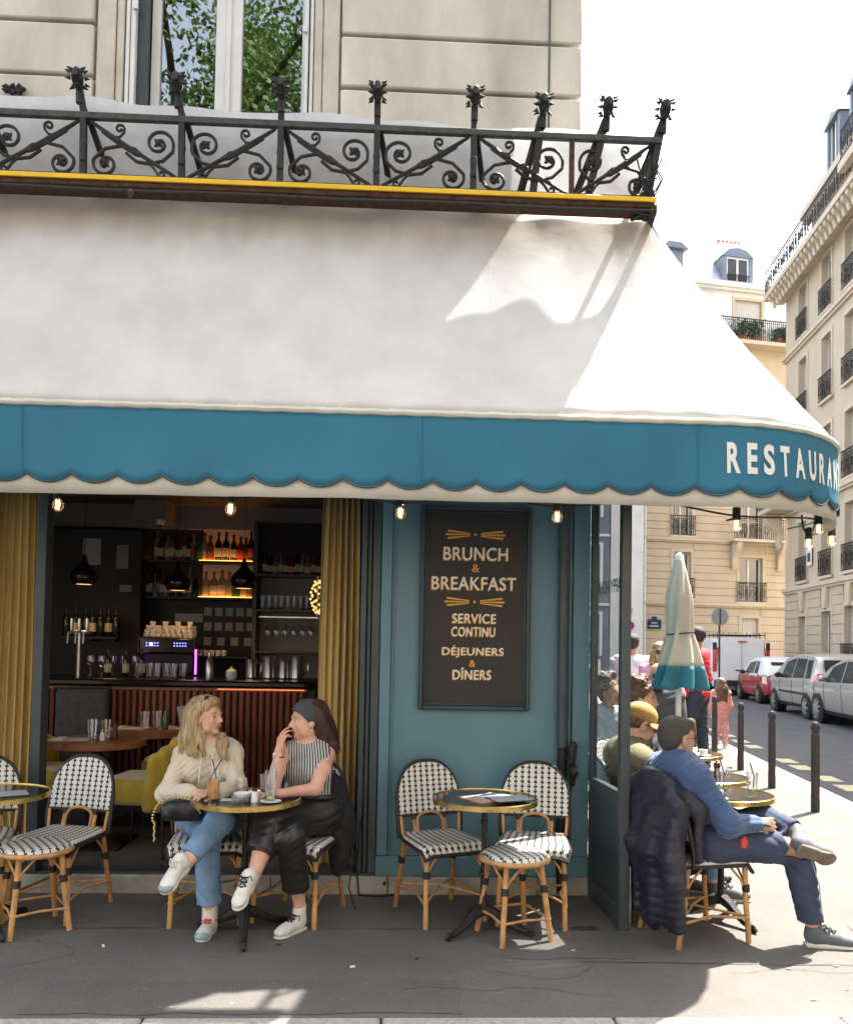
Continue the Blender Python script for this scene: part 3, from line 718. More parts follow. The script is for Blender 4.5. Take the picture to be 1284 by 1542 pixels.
for i,x in enumerate(posts):
    lean = -.03 if i < 4 else (.0 if i < 7 else 0)
    if i < 7:
        b = MB(); b.bar((x,0,4.24),(x+lean*.3,0,4.66), .036, .034); b.bar((x+lean*.3,.0,4.64),(x+lean,-.01,4.76), .034, .03)
        p_ = b.build('post', 'wrought_iron', bal, bevel=.003)
        b = MB(); finial_geo(b, x+lean, -.01, 4.80); b.build('finial', 'wrought_iron', p_)
        b = MB()
        b.lathe([(.004,4.33),(.02,4.345),(.022,4.36),(.014,4.40),(.022,4.44),(.02,4.46),(.004,4.475)], (x,-.008,0), 8)
        b.build('knuckle', 'wrought_iron', p_)
        b = MB(); b.bar((x+.02,.02,4.60),(x+.12,.30,4.22), .032, .018); b.build('back_strut', 'wrought_iron', p_)
    else:
        b = MB(); b.bar((x,0,4.24),(x,0,4.60), .03, .02); b.build('post', 'rust_metal', bal, bevel=.003)
# stouter raking stanchions near the corner
for x0,x1 in ((.775,.84),(1.10,1.22),(1.46,1.56)):
    b = MB(); b.bar((x0-.06,.12,4.24),(x1,-.01,4.72), .042, .026); b.bar((x0+.02,.02,4.24),(x1+.0,.0,4.70), .042, .026); p_ = b.build('stanchion', 'wrought_iron', bal, bevel=.003)
    b = MB(); finial_geo(b, x1+.005, -.01, 4.775); b.build('finial', 'wrought_iron', p_)
def spiral(c, r0, a0, turns, n=26, r1=.25):
    return [(c[0]+(r0*(1-(1-r1)*k/n))*math.cos(a0+turns*2*PI*k/n), 0, c[1]+(r0*(1-(1-r1)*k/n))*math.sin(a0+turns*2*PI*k/n)) for k in range(n+1)]
def scroll_panel(b, x0, w, flip, z0=4.262):
    f = lambda u: x0+(1-u)*w if flip else x0+u*w
    T = lambda pts: [(f(p[0]/.56), p[1], z0+p[2]) for p in pts]
    r = .0098
    b.tube(T([(.03,0,.325),(.16,0,.235),(.53,0,.01)]), [.009,.014,.010], 6)
    b.tube(T([(.10,0,.265),(.20,0,.195),(.30,0,.135)]), .011, 6)
    # upper scroll
    tail = [(.24,0,.145),(.30,0,.095),(.37,0,.085),(.45,0,.105),(.505,0,.16)]
    b.tube(T(tail+[(p[0],0,p[2]) for p in spiral((.425,.205), .085, R(-15), 1.35, 30, .18)]), r, 6)
    # lower scroll
    tail = [(.36,0,.11),(.29,0,.17),(.21,0,.185),(.12,0,.165),(.055,0,.10)]
    b.tube(T(tail+[(p[0],0,p[2]) for p in spiral((.125,.075), .072, R(165), 1.3, 30, .2)]), r, 6)
    # small curls
    b.tube(T([(.15,0,.235),(.20,0,.235),(.225,0,.265)]+[(p[0],0,p[2]) for p in spiral((.20,.285), .028, R(-30), 1.1, 14, .3)]), .008, 6)
    b.tube(T([(.36,0,.10),(.40,0,.06),(.42,0,.03)]+[(p[0],0,p[2]) for p in spiral((.445,.03), .024, R(180), 1.0, 12, .3)]), .008, 6)
    for u,v in ((.20,.21),(.31,.135)): b.sphere(T([(u,-.004,v)])[0], (.016,.014,.014), 8, 6)
    for cu,cv in ((.425,.205),(.125,.075)):
        for k in range(4):
            a = R(45+90*k); p = np.array(T([(cu,-.006,cv)])[0]); q_ = p+np.array([math.cos(a)*.034,-.004,math.sin(a)*.034])
            b.tube([p,(p+q_)/2,q_], [.008,.013,.002], 5)
        b.sphere(T([(cu,-.012,cv)])[0], .011, 8, 6)
for i in range(len(posts)-1):
    w = posts[i+1]-posts[i]; b = MB(); scroll_panel(b, posts[i], w, i%2==1); b.build('scroll_panel', 'wrought_iron', bal)
b = MB(); scroll_panel(b, 1.024, .50, True); b.build('scroll_panel', 'wrought_iron', bal)
part('bottom_rail', 'wrought_iron', lambda b: b.box(-6,1.52,-.012,.012,4.258,4.272), bal)
b = MB()
for k in range(14): b.tube([(1.38+random.uniform(0,.14), random.uniform(-.03,.03), 4.13+random.uniform(0,.05)) for _ in range(4)], .006, 5)
for k in range(10): x=1.42+random.uniform(0,.1); b.tube([(x,-.02,4.26),(x+random.uniform(-.05,.06),-.03,4.3+random.uniform(0,.08)),(x+random.uniform(-.02,.08),-.02,4.26+random.uniform(.1,.25))], .005, 5)
tag(b.build('wire_tangle', 'wrought_iron', loc=(0,4.85,0)), 'tangle of old wires tied round the corner end of the railing', 'wires')
# side return of the balcony along the street
sr = thing('side_railing', 'dark iron railing returning along the side street above the awning', 'railing', (1.53,4.86,0), -SA)
part('rail', 'rail_patina', lambda b: b.box(-.015,.015,.03,2.4,4.6,4.628), sr); part('rail', 'rust_metal', lambda b: b.box(-.015,.015,.03,2.4,4.2,4.25), sr)
for k in range(9): part('baluster', 'wrought_iron', lambda b: b.box(-.008,.008,.15+k*.26,.17+k*.26,4.2501,4.5999), sr)
# white mesh tarp behind the railing
def tarp_fn(u,v):
    x = -6+u*7.5; return (x, .14+.02*math.sin(x*4)+.015*math.sin(x*9+v*3)+.03*v, 4.25+v*(.57-.022*(x+2)+.004*math.sin(x*3.1)+.004*math.sin(x*13)))
b = MB(); b.grid(tarp_fn, 160, 6); o = b.build('mesh_tarp', 'tarp', loc=(0,4.85,0))
o.modifiers.new('thick','SOLIDIFY').thickness = .002
tag(o, 'white mesh tarpaulin stretched behind the iron railing', 'tarpaulin')
# ---------------------------------------------------------------- awning
aw = thing('awning', 'white corner awning with scalloped blue valance lettered restaurant', 'awning')
sdv = np.array([math.sin(SA), math.cos(SA)])
# rim (outer lower edge) and crown (upper edge) as matched polylines
rim, crown, arc = [], [], []
XS = -3.6
for k in range(61):
    x = XS+(1.75-XS)*k/60; rim.append((x,4.33)); crown.append((min(x*1.0, 1.54) if x < 1.2 else 1.2+(x-1.2)*.62, 5.07))
for k in range(1,25):
    a = R(-90+(90-8.7)*k/24); rim.append((1.75+1.0*math.cos(a), 5.33+1.0*math.sin(a))); crown.append((1.54+.02*k/24, 5.07+.05*k/24))
e0 = np.array(rim[-1]); c1 = np.array(crown[-1])
for k in range(1,3):
    p = e0+sdv*k*.11; rim.append(tuple(p)); q_ = c1+sdv*k*.19; crown.append(tuple(q_))
rim = np.array(rim); crown = np.array(crown); NR = len(rim)
dl = np.r_[0, np.cumsum(np.linalg.norm(np.diff(rim,axis=0),axis=1))]
ZR, ZC = 2.80, 4.262
def rim_at(l):
    i = np.clip(np.searchsorted(dl, l)-1, 0, NR-2); f = (l-dl[i])/(dl[i+1]-dl[i]); p = rim[i]*(1-f)+rim[i+1]*f
    t = rim[min(i+2,NR-1)]-rim[max(i-1,0)]; t = t/np.linalg.norm(t); return p, np.array([t[1],-t[0]])
LT = dl[-1]
def canopy_fn(u, v):
    fi = u*(NR-1); i = min(int(fi), NR-2); f = fi-i
    a = rim[i]*(1-f)+rim[i+1]*f; c = crown[i]*(1-f)+crown[i+1]*f; l = dl[i]*(1-f)+dl[i+1]*f
    p = c*(1-v)+a*v; z = ZC*(1-v)+ZR*v
    sag = -.035*math.sin(PI*v)+.006*math.sin(l*7.3+v*2)*math.sin(PI*v)+.003*math.sin(l*17+v*7)
    sag += (.013*math.sin(l*2.6+v*3.4+1.1*math.sin(l*1.1))+.010*math.sin(l*6.1+v*6.5+2*math.sin(l*.9+v*2))*(.4+.6*math.sin(l*1.7+v)**2)+.0065*math.sin(l*12.5+v*9+1.5*math.sin(l*2.2))*math.sin(l*2.1+v*2)**2)*math.sin(PI*min(1,v*1.05))**.8  # tension folds, deepened diagonally so their shading imitates dappled light
    sag += .010*math.exp(-((v-.93)/.05)**2)*math.sin(l*9+2*math.sin(l*2.3))**2
    if v < .18: sag += .012*math.sin(l*11+1.3*math.sin(l*3))*(1-v/.18)
    if v > .9: sag += .004*math.sin(l*24)*(v-.9)/.1
    t = rim[min(i+1,NR-1)]-rim[max(i-1,0)]; t = t/np.linalg.norm(t); nn = np.array([t[1],-t[0]])
    zz = z+sag*.5
    return (p[0]+nn[0]*sag*.8, p[1]+nn[1]*sag*.8, zz)
b = MB(); b.grid(canopy_fn, (NR-1)*2, 26); cano = b.build('canopy', 'awning_white', aw, smooth=60)
cano.modifiers.new('thick','SOLIDIFY').thickness = .002
# canvas seams
for l0 in (.55,1.75,2.95,4.15,5.35):
    u0 = np.interp(l0, dl, np.arange(NR))/(NR-1); b = MB()
    b.tube([np.array(canopy_fn(u0, v))+np.array([0,-.0005,.0005]) for v in np.linspace(.02,.985,24)], .0022, 5); b.build('seam', 'awning_cream', aw)
# rolled front hem of the roof cloth
def sweep_rim(zf, off, r, ll=None, seg=8):
    b = MB(); ls = np.linspace(.01, LT-.01, 220) if ll is None else ll; P = []
    for l in ls:
        p, nn = rim_at(l); P.append((p[0]+nn[0]*off, p[1]+nn[1]*off, zf(l)))
    b.tube(P, r, seg); return b
sweep_rim(lambda l: ZR-.006+.0015*math.sin(l*40), .004, .017).build('hem_roll', 'awning_cream', aw)
# stitches / lacing marks along the hem
b = MB()
for k in range(70):
    l = .05+k*.0885+random.uniform(-.01,.01); p, nn = rim_at(l); b.sphere((p[0]-nn[0]*.004,p[1]-nn[1]*.004,ZR+.013), (.010,.006,.005), 6, 4)
struct(b.build('lacing', 'awning_cream', aw), 'stuff')
PER = .2297; PH = (-1.168-XS) % PER
def wob(l, v): return (.014*math.sin(l*2.3+.5)+.009*math.sin(l*5.7+1.4*v)+.005*math.sin(l*13+2*v))*v
def sag_l(l): 
    return 0.0
def val_sheet(name, mat, z_top, zbot_fn, off, n=900, nv=8, ripple=1.0):
    b = MB()
    def fn(u, v):
        l = .01+u*(LT-.02); p, nn = rim_at(l); zb = zbot_fn(l); z = z_top+(zb-z_top)*v
        o_ = off+ripple*wob(l, v); return (p[0]+nn[0]*o_, p[1]+nn[1]*o_, z)
    b.grid(fn, n, nv); o = b.build(name, mat, aw, smooth=60); o.modifiers.new('thick','SOLIDIFY').thickness = .0015
    return o
def scal(l):
    f = ((l-PH) % PER)/PER; return 2.445-.046*math.sin(PI*f)**.75-.006*math.sin(l*.8)
val_sheet('valance', 'awning_blue', ZR-.02, scal, .006)
val_sheet('inner_valance', 'awning_cream', ZR-.03, lambda l: 2.335+.012*min(1,max(0,(l-2.2)/2.2)), -.006, 300, 6)
# dark piping on the scallops
P = []
for l in np.linspace(.012, LT-.012, 1100):
    p, nn = rim_at(l); z = scal(l); o_ = .006+wob(l,1); P.append((p[0]+nn[0]*o_, p[1]+nn[1]*o_, z))
b = MB(); b.tube(P, .0052, 5); b.build('piping', 'dark_frame', aw)
# valance seams
for l0 in (1.72,3.75,5.2):
    b = MB(); P = []
    for v in np.linspace(0,1,10):
        p, nn = rim_at(l0); o_ = .0085+wob(l0,v); P.append((p[0]+nn[0]*o_, p[1]+nn[1]*o_, ZR-.02+(scal(l0)-ZR+.03)*v))
    b.tube(P, .003, 5); b.build('seam', 'awning_blue', aw)
# lettering, letter by letter round the corner
lR = np.interp(1.755, rim[:61,0], dl[:61])
word = 'RESTAURANT'; wid = {'R':.072,'E':.058,'S':.066,'T':.062,'A':.074,'U':.070,'N':.074}
l = lR
for ch in word:
    w = wid[ch]; V, Fs = text_geo(ch, w, .165, .035); b = MB(); VV = []
    for x,z in V:
        p, nn = rim_at(l+w/2+x); vv = (ZR-.02-(2.618+z))/(ZR-.02-2.42); o_ = .0105+wob(l+w/2+x, vv); VV.append((p[0]+nn[0]*o_, p[1]+nn[1]*o_, 2.618+z-.012))
    b.add(VV, Fs); o = b.build('letter', 'letter_white', aw, smooth=0); l += w+.037
# canvas cheek added unseen at the awning end to block sun above head height
b = MB()
def shade_cheek(u, v):
    top = np.array(canopy_fn(.9999, .02+.96*u)); top = top-np.array([0,0,.006]); bot = np.array([top[0], top[1], min(2.72, top[2]-.02)]); p = top*(1-v)+bot*v
    return (p[0]-.004, p[1], p[2])
b.grid(shade_cheek, 12, 4); b.add([(1.30,5.44,4.17),(1.70,5.43,4.0),(1.70,5.43,2.72),(1.30,5.44,2.72)],[(0,1,2,3)]); o = b.build('shade_cheek', 'awning_white', aw, smooth=60)
# steel arms and front bar carrying the cloth
sweep_rim(lambda l: ZR-.035, -.035, .016, np.linspace(.05,LT-.05,160)).build('front_bar', 'door_grey', aw)
for x in (-2.9,-.2,1.1):
    b = MB(); b.tube([(x,5.40,3.3),(x,4.9,3.02),(x,4.37,2.77)], .015, 8); b.build('folding_arm', 'door_grey', aw)
# wall box under the balcony
b = MB(); b.box(-6,1.5,5.13,5.25,4.14,4.26); b.build('roller_box', 'door_grey', aw)

# ---------------------------------------------------------------- string of bulbs under the valance
sl = thing('festoon_string', 'black festoon cable hung with amber bulbs inside the awning edge', 'string lights')
bulbs = [(-1.736,4.45),(-.845,4.45),(.047,4.45),(.884,4.45),(1.92,4.6)]
side = [ST(5.42,1.78),ST(5.62,1.86),ST(5.9,1.80)]
cab = [(-2.6,4.45,2.40)]
for i,(x,y) in enumerate(bulbs):
    cab.append((x,y,2.345)); 
    if i < len(bulbs)-1: nx = bulbs[i+1]; cab.append(((x+nx[0])/2,(y+nx[1])/2,2.40))
for p in side: cab += [(p[0],p[1],2.42)]
def smooth_path(P, n=8):
    P = [np.array(p, float) for p in P]; out = []
    for i in range(len(P)-1):
        p0, p1, p2, p3 = P[max(i-1,0)], P[i], P[i+1], P[min(i+2,len(P)-1)]
        for k in range(n):
            t = k/n; out.append(.5*((2*p1)+(-p0+p2)*t+(2*p0-5*p1+4*p2-p3)*t*t+(-p0+3*p1-3*p2+p3)*t**3))
    out.append(P[-1]); return out
b = MB(); b.tube(smooth_path(cab), .006, 6); b.build('cable', 'straw_black', sl)
def bulb(p, parent, drop=0.0):
    x,y,z = p
    b = MB(); b.lathe([(.014,.06),(.022,.052),(.022,.0),(.025,-.004),(.023,-.014)], (x,y,z+.03), 12); s_ = b.build('socket', 'straw_black', parent)
    b = MB(); b.lathe([(.012,0),(.016,-.008),(.027,-.028),(.0295,-.043),(.026,-.058),(.014,-.070),(.002,-.073)], (x,y,z+.024), 16); b.build('bulb', 'bulb_glass', s_)
    b = MB(); b.tube([(x-.006,y,z+.01),(x-.008,y,z-.03),(x+.003,y,z-.036),(x+.007,y,z-.01),(x+.004,y,z+.01)], .0032, 5); b.sphere((x,y,z-.022),(.008,.008,.012),8,6); b.build('filament', 'filament', s_)
for (x,y) in bulbs: bulb((x,y,2.305), sl)
bulb((2.635,5.2,2.29), sl); bulb((2.70,5.2,2.385), sl); bulb((2.785,5.2,2.315), sl)
for xa,xb in ((2.59,2.68),(2.765,2.80)):
    b = MB(); b.tube(smooth_path([(xa,5.2,2.46),(xa+.01,5.2,2.38),((xa+xb)/2,5.2,2.335),(xb-.01,5.2,2.38),(xb,5.2,2.46)]), .006, 6); b.build('cable', 'straw_black', sl)

# ---------------------------------------------------------------- glazed windscreen at the corner
wsx, wsy, wex, wey = 1.318, YF-.01, 1.352, 4.76
ws = thing('terrace_windscreen', 'dark grey framed glazed windscreen standing out from the teal corner', 'windscreen')
d = Vector((wex-wsx, wey-wsy, 0)); L = d.length; ang = math.atan2(d.y, d.x); ws.location = (wsx,wsy,0); ws.rotation_euler = (0,0,ang)
part('post', 'door_grey', lambda b: b.box(L-.055,L,-.028,.028,.0,2.7), ws, bevel=.004)
part('post', 'door_grey', lambda b: b.box(0,.05,-.02,.02,.02,2.7), ws, bevel=.004)
part('rail', 'door_grey', lambda b: b.box(.0502,L-.0552,-.02,.02,.02,.13), ws, bevel=.004)
part('rail', 'door_grey', lambda b: b.box(.0502,L-.0552,-.02,.02,.70,.77), ws, bevel=.004)
part('rail', 'door_grey', lambda b: b.box(.0502,L-.0552,-.02,.02,2.62,2.7), ws, bevel=.004)
part('lower_panel', 'dark_frame', lambda b: b.box(.05,L-.055,-.008,.008,.13,.70), ws, bevel=.002)
part('glass', 'screen_glass', lambda b: b.box(.05,L-.055,-.003,.003,.77,2.62), ws, smooth=0)
part('hinge', 'steel', lambda b: b.box(.03,.05,.0201,.034,1.42,1.52), ws)
part('weather_strip', 'steel', lambda b: b.box(.06,L-.06,.0202,.028,.03,.05), ws)
part('floor_bolt', 'steel', lambda b: b.tube([(L-.03,.045,.0),(L-.03,.045,.42),(L-.03,.12,.425)], .007, 8), ws)
# lettering on the screen glass (reads from the street side)
for txt,z,w,h in (('HAPPY HOUR',1.97,.50,.085),):
    V, Fs = text_geo(txt, w, h, .02); b = MB(); b.add([(L/2-x, .005, z+y) for x,y in V], Fs); b.build('lettering', 'straw_black', ws, smooth=0)

# ---------------------------------------------------------------- curtains
def curtain(name, x0, x1, y, label, gather=None, folds=9):
    t = thing(name, label, 'curtain', ((x0+x1)/2, y, .13)); w = x1-x0; rnd = random.Random(int(x0*100)); ph = [rnd.uniform(0,6.28) for _ in range(4)]
    def fn(u,v):
        z = 2.5*v; k = 1.0+(gather(z) if gather else 0)
        a = u*folds*2*PI+.5*math.sin(v*3+ph[0]); x = (u-.5)*w*k+.012*math.sin(a*1.0+ph[1]+v)
        return (x, .042*math.sin(a+ph[2])*(.7+.3*math.sin(u*9+ph[3]))+.015*math.sin(v*5+u*6), z)
    b = MB(); b.grid(fn, folds*14, 16); o = b.build('cloth', 'mustard_curtain', t, smooth=80); o.modifiers.new('thick','SOLIDIFY').thickness = .003
    b = MB(); b.tube([(-w/2-.05,0,2.51),(w/2+.05,0,2.51)], .012, 8); b.build('rail', 'black_metal', t)
curtain('curtain', -.455, -.215, YF+.26, 'mustard curtain hanging beside the folded doors and teal pier', lambda z: .10*math.sin(z*1.3), 6)
curtain('curtain', -2.96, -2.27, YF+.26, 'mustard curtain at the edge of the opening behind the rattan stool', None, 14)
# ---------------------------------------------------------------- interior shell
FZ = .118
cafe_in = thing('cafe_interior', 'dim interior shell of the cafe with pale ceiling edge', 'room'); del cafe_in['category']; struct(cafe_in)
pi_ = lambda name, mat, *bx: part(name, mat, lambda b: [b.box(*q) for q in bx], cafe_in)
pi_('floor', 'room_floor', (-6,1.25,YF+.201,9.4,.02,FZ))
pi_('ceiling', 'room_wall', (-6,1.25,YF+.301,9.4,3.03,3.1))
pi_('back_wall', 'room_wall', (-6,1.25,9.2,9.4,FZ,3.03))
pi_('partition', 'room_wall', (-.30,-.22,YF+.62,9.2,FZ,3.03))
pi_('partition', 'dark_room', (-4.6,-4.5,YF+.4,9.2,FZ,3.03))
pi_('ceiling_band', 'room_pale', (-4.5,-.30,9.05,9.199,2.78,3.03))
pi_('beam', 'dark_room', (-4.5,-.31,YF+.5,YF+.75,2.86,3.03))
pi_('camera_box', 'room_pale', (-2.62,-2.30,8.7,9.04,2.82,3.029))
# back-of-bar cabinet
cab_ = thing('back_bar', 'dark shelving wall behind the counter with glowing bottle shelves', 'shelving', (0,0,0))
pb = lambda name, mat, *bx, **k: part(name, mat, lambda b: [b.box(*q) for q in bx], cab_, **k)
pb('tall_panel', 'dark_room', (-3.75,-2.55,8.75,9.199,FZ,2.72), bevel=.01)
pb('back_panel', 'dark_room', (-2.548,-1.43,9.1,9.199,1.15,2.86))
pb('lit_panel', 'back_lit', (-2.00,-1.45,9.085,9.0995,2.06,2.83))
pb('side_post', 'door_grey', (-1.43,-1.39,8.85,9.199,1.2,2.86))
for z in (2.05,2.43):
    sh_ = pb('shelf', 'black_metal', (-2.68 if z < 2.2 else -2.54,-1.431,8.86,9.099,z-.025,z))
    part('led_strip', 'led_orange', lambda b: b.box(-2.0,-1.45,8.89,9.06,z+.0005,z+.007), sh_)
    part('led_strip', 'led_orange', lambda b: b.box(-2.5,-2.02,9.03,9.055,z+.0005,z+.006), sh_)
# right-hand shelf niche
pb('niche_back', 'room_pale', (-1.388,-.72,9.13,9.1985,1.2,2.4)); pb('niche_top', 'dark_room', (-1.388,-.72,9.0,9.1985,2.4,2.86))
pb('side_post', 'door_grey', (-.72,-.69,8.85,9.199,1.2,2.86))
for z in (2.30,1.93,1.50): pb('shelf', 'door_grey', (-1.388,-.722,8.82,9.129,z-.02,z))
pb('glass_rack', 'steel', (-1.36,-.75,8.86,8.87,1.85,1.86), (-1.36,-.75,9.0,9.01,1.85,1.86))
pb('lower_cabinet', 'dark_room', (-2.548,-.69,8.6,9.099,FZ,1.12), bevel=.01)
pb('picture', 'menu_grey', (-3.14,-2.96,8.73,8.749,2.35,2.62)); pb('picture', 'room_pale', (-2.80,-2.68,8.73,8.749,2.32,2.56)); pb('picture', 'room_pale', (-2.76,-2.64,8.73,8.749,2.08,2.15))
pb('letter_board', 'menu_grey', (-2.28,-1.99,9.08,9.0995,1.79,1.88))
# menu cards in three rows
cards = None; r_ = random.Random(3)
tints = [(.34,.32,.36),(.36,.36,.38),(.25,.33,.36),(.33,.36,.34),(.36,.42,.20),(.34,.35,.40),(.36,.33,.36),(.42,.28,.28),(.40,.30,.30),(.42,.30,.28),(.34,.38,.38),(.33,.38,.35),(.38,.44,.24),(.40,.44,.28)]
cn = ['grey','pale grey','bluish','pale green','lime','lilac','grey','pinkish','pinkish','pinkish','grey','pale green','lime','lime']
for i in range(14):
    row, c = (i//5, i%5) if i < 10 else (2, i-10)
    x = -1.985+c*(.112 if row < 2 else .142); z = 1.905-row*.158
    m_ = M('card_%d' % i, tints[i], .7, var=.08, vs=60)
    b = MB(); b.box(-.045,.045,-.006,0,-.05,.05); o = b.build('menu_card', 'door_grey', loc=(x+.05,9.098,z))
    tag(o, '%s square card, %s in the %s row behind the counter' % (cn[i], ['first','second','third','fourth','fifth'][c], ['top','middle','bottom'][row]), 'card', 'square cards behind the bar')
    b = MB(); b.box(-.038,.038,-.009,-.0062,-.042,.042); b.build('paper', m_, o)
# ---------------------------------------------------------------- bar counter
bar = thing('bar_counter', 'long bar counter with copper slat front and black top', 'counter', (0,7.5,0))
xe = -.72
part('body', 'bar_gap', lambda b: b.box(-4.4,xe,.05,.75,FZ,1.17), bar)
def top_poly():
    pts = [(-4.4,-.05)]+[(xe-.02+.10*math.cos(a), .05+.10*math.sin(a)) for a in np.linspace(-PI/2,0,8)]+[(xe+.08,.75),(-4.4,.75)]
    return pts
b = MB(); tp = top_poly(); n=len(tp); b.add([(x,y,1.185) for x,y in tp]+[(x,y,1.25) for x,y in tp],[tuple(range(n-1,-1,-1)),tuple(range(n,2*n))]+[(i,(i+1)%n,n+(i+1)%n,n+i) for i in range(n)]); b.build('counter_top','bar_top',bar,bevel=.02)
part('top_trim', 'rattan_dark', lambda b: b.box(-4.4,xe,.03,.05,1.155,1.183), bar)
slat0 = None; x = xe-.045
while x > -3.35:
    if slat0 is None: b = MB(); b.tube([(0,0,FZ+.06),(0,0,1.15)], .021, 10); slat0 = b.build('slat','bar_slat',bar); slat0.location=(x,.042,0)
    else: share(slat0,'slat',bar,(x,.042,0))
    x -= .0585
part('plinth', 'dark_room', lambda b: b.box(-4.4,xe,.02,.05,FZ,FZ+.06), bar)
part('under_light', 'led_faint', lambda b: b.box(-1.5,xe-.02,.012,.018,1.168,1.174), bar)
part('end_panel', 'dark_room', lambda b: b.box(xe+.001,xe+.07,.06,.74,FZ,1.184), bar)

# ---------------------------------------------------------------- bottles and bar ware
def bottle_proto(kind):
    H = {'wine':.30,'spirit':.27,'stub':.24,'slim':.31}[kind]; r = {'wine':.037,'spirit':.042,'stub':.046,'slim':.034}[kind]
    return [(r*.9,0),(r,.006),(r,H*.58),(r*.85,H*.66),(r*.40,H*.76),(r*.33,H*.80),(r*.33,H*.97),(r*.37,H*.972),(r*.37,H)], H, r
BP = {}
def bottle(kind, glass, lab, loc, label, group, sc=1.0):
    key = (kind,glass,lab)
    if key not in BP:
        pr, H, r = bottle_proto(kind); b = MB(); b.lathe(pr, seg=12); o = b.build('bottle', glass)
        if lab: b = MB(); b.lathe([(r+.0008,H*.16),(r+.0012,H*.165),(r+.0012,H*.45),(r+.0008,H*.455)], seg=12); b.build('label', lab, o)
        b = MB(); b.lathe([(r*.40,H*.9),(r*.40,H*1.01)], seg=10); b.build('cap', 'binding' if glass != 'bottle_clear' else 'label_red', o)
        BP[key] = o; tag(o, label, 'bottle', group); o.location = loc; o.scale = (sc,)*3; return o
    o = dup(BP[key], loc, 0, label, group, scale=sc); o['category'] = 'bottle'; return o
rr = random.Random(11)
ORD = ['first','second','third','fourth','fifth','sixth','seventh','eighth']
def X9(px, y=9.0): # measured x position on the back shelf plane
    return -2.023+(px-300)*(1.214/175)*(y/9.0)
up_shelf = [(238,'slim','bottle_clear','label_cream'),(248,'slim','bottle_dark','label_red'),(260,'spirit','bottle_amber','label_cream'),(272,'stub','bottle_red','label_cream'),(286,'spirit','bottle_dark','label_cream'),(298,'stub','bottle_green',None),(309,'slim','bottle_clear',None),(317,'spirit','bottle_amber',None),(329.5,'wine','bottle_dark','label_cream'),(341,'wine','bottle_dark','label_cream'),(352.5,'wine','bottle_dark','label_cream'),(363,'spirit','bottle_red','label_red'),(371,'spirit','bottle_amber',None),(379,'slim','bottle_dark','label_red')]
lo_shelf = [(214,'spirit','bottle_dark','label_cream'),(225,'spirit','bottle_amber','label_cream'),(237,'stub','bottle_clear',None),(248,'spirit','bottle_amber','label_cream'),(259,'spirit','bottle_red','label_cream'),(268,'slim','bottle_clear','label_cream'),(280,'spirit','bottle_amber','label_cream'),(297,'stub','bottle_dark',None),(312,'spirit','bottle_clear',None),(324,'spirit','bottle_clear','label_cream'),(336,'spirit','bottle_clear','label_cream'),(347,'spirit','bottle_clear',None),(358,'stub','bottle_green',None),(369,'spirit','bottle_clear',None),(380,'spirit','bottle_amber',None)]
gname = {'bottle_clear':'clear','bottle_dark':'dark','bottle_amber':'amber','bottle_red':'red','bottle_green':'green'}
kname = {'slim':'slim','spirit':'square shouldered','stub':'stubby','wine':'tall wine'}
lname = {None:'unlabelled','label_cream':'cream labelled','label_red':'red labelled'}
def lab_(seen,k,g,la,where):
    n_ = seen.get((k,g,la),0); seen[(k,g,la)] = n_+1
    return '%s %s %s %s bottle on the %s' % (ORD[n_],gname[g],lname[la],kname[k],where)
def shelf_of(rows, z, where):
    seen = {}
    for i,(px,k,g,la) in enumerate(rows):
        bottle(k,g,la,(X9(px),8.97,z+.001),lab_(seen,k,g,la,where),'bottles on the %s' % where, rr.uniform(.95,1.08))
up_shelf += [(243,'spirit','bottle_dark','label_cream'),(254,'spirit','bottle_clear','label_cream'),(266,'slim','bottle_dark',None),(279,'slim','bottle_amber','label_cream'),(292,'spirit','bottle_clear','label_red')]
lo_shelf += [(219,'slim','bottle_dark','label_red'),(231,'slim','bottle_dark','label_cream'),(242,'slim','bottle_dark',None),(253,'stub','bottle_amber','label_cream'),(263,'spirit','bottle_dark','label_cream'),(274,'spirit','bottle_dark','label_red'),(288,'slim','bottle_clear','label_cream')]
shelf_of(up_shelf, 2.43, 'upper glowing shelf'); shelf_of(lo_shelf, 2.05, 'lower glowing shelf')
for i in range(11):
    g = ['bottle_red','bottle_dark','bottle_clear','bottle_clear','bottle_amber'][i%5]; k = ['slim','spirit','stub'][i%3]
    bottle(k,g,'label_cream',(-1.33+i*.057,8.97,2.301),'small %s %s bottle on the niche top shelf, place %s from the post' % (gname[g],kname[k],(ORD+['ninth','tenth','eleventh'])[i]),'bottles on the niche top shelf',.82)
for i,px in enumerate((118,132,147,157,169,181,192)):
    bottle('wine','bottle_dark','label_cream' if i%2 else None,(X9(px,8.5)+.02,8.5,1.62),'dark wine bottle in the rack on the black wall, number %s from the post' % ['one','two','three','four','five','six','seven'][i],'wine bottles on the black wall',.95)
rk = thing('wine_rack', 'thin black metal rack holding wine bottles on the dark wall', 'rack', (0,8.5,0)); part('bar', 'black_metal', lambda b: b.box(-3.22,-2.68,-.06,.06,1.595,1.615), rk); part('bracket', 'black_metal', lambda b: b.box(-3.0,-2.97,.06,.26,1.57,1.615), rk); part('bracket', 'black_metal', lambda b: b.box(-2.78,-2.75,.06,.26,1.57,1.615), rk)
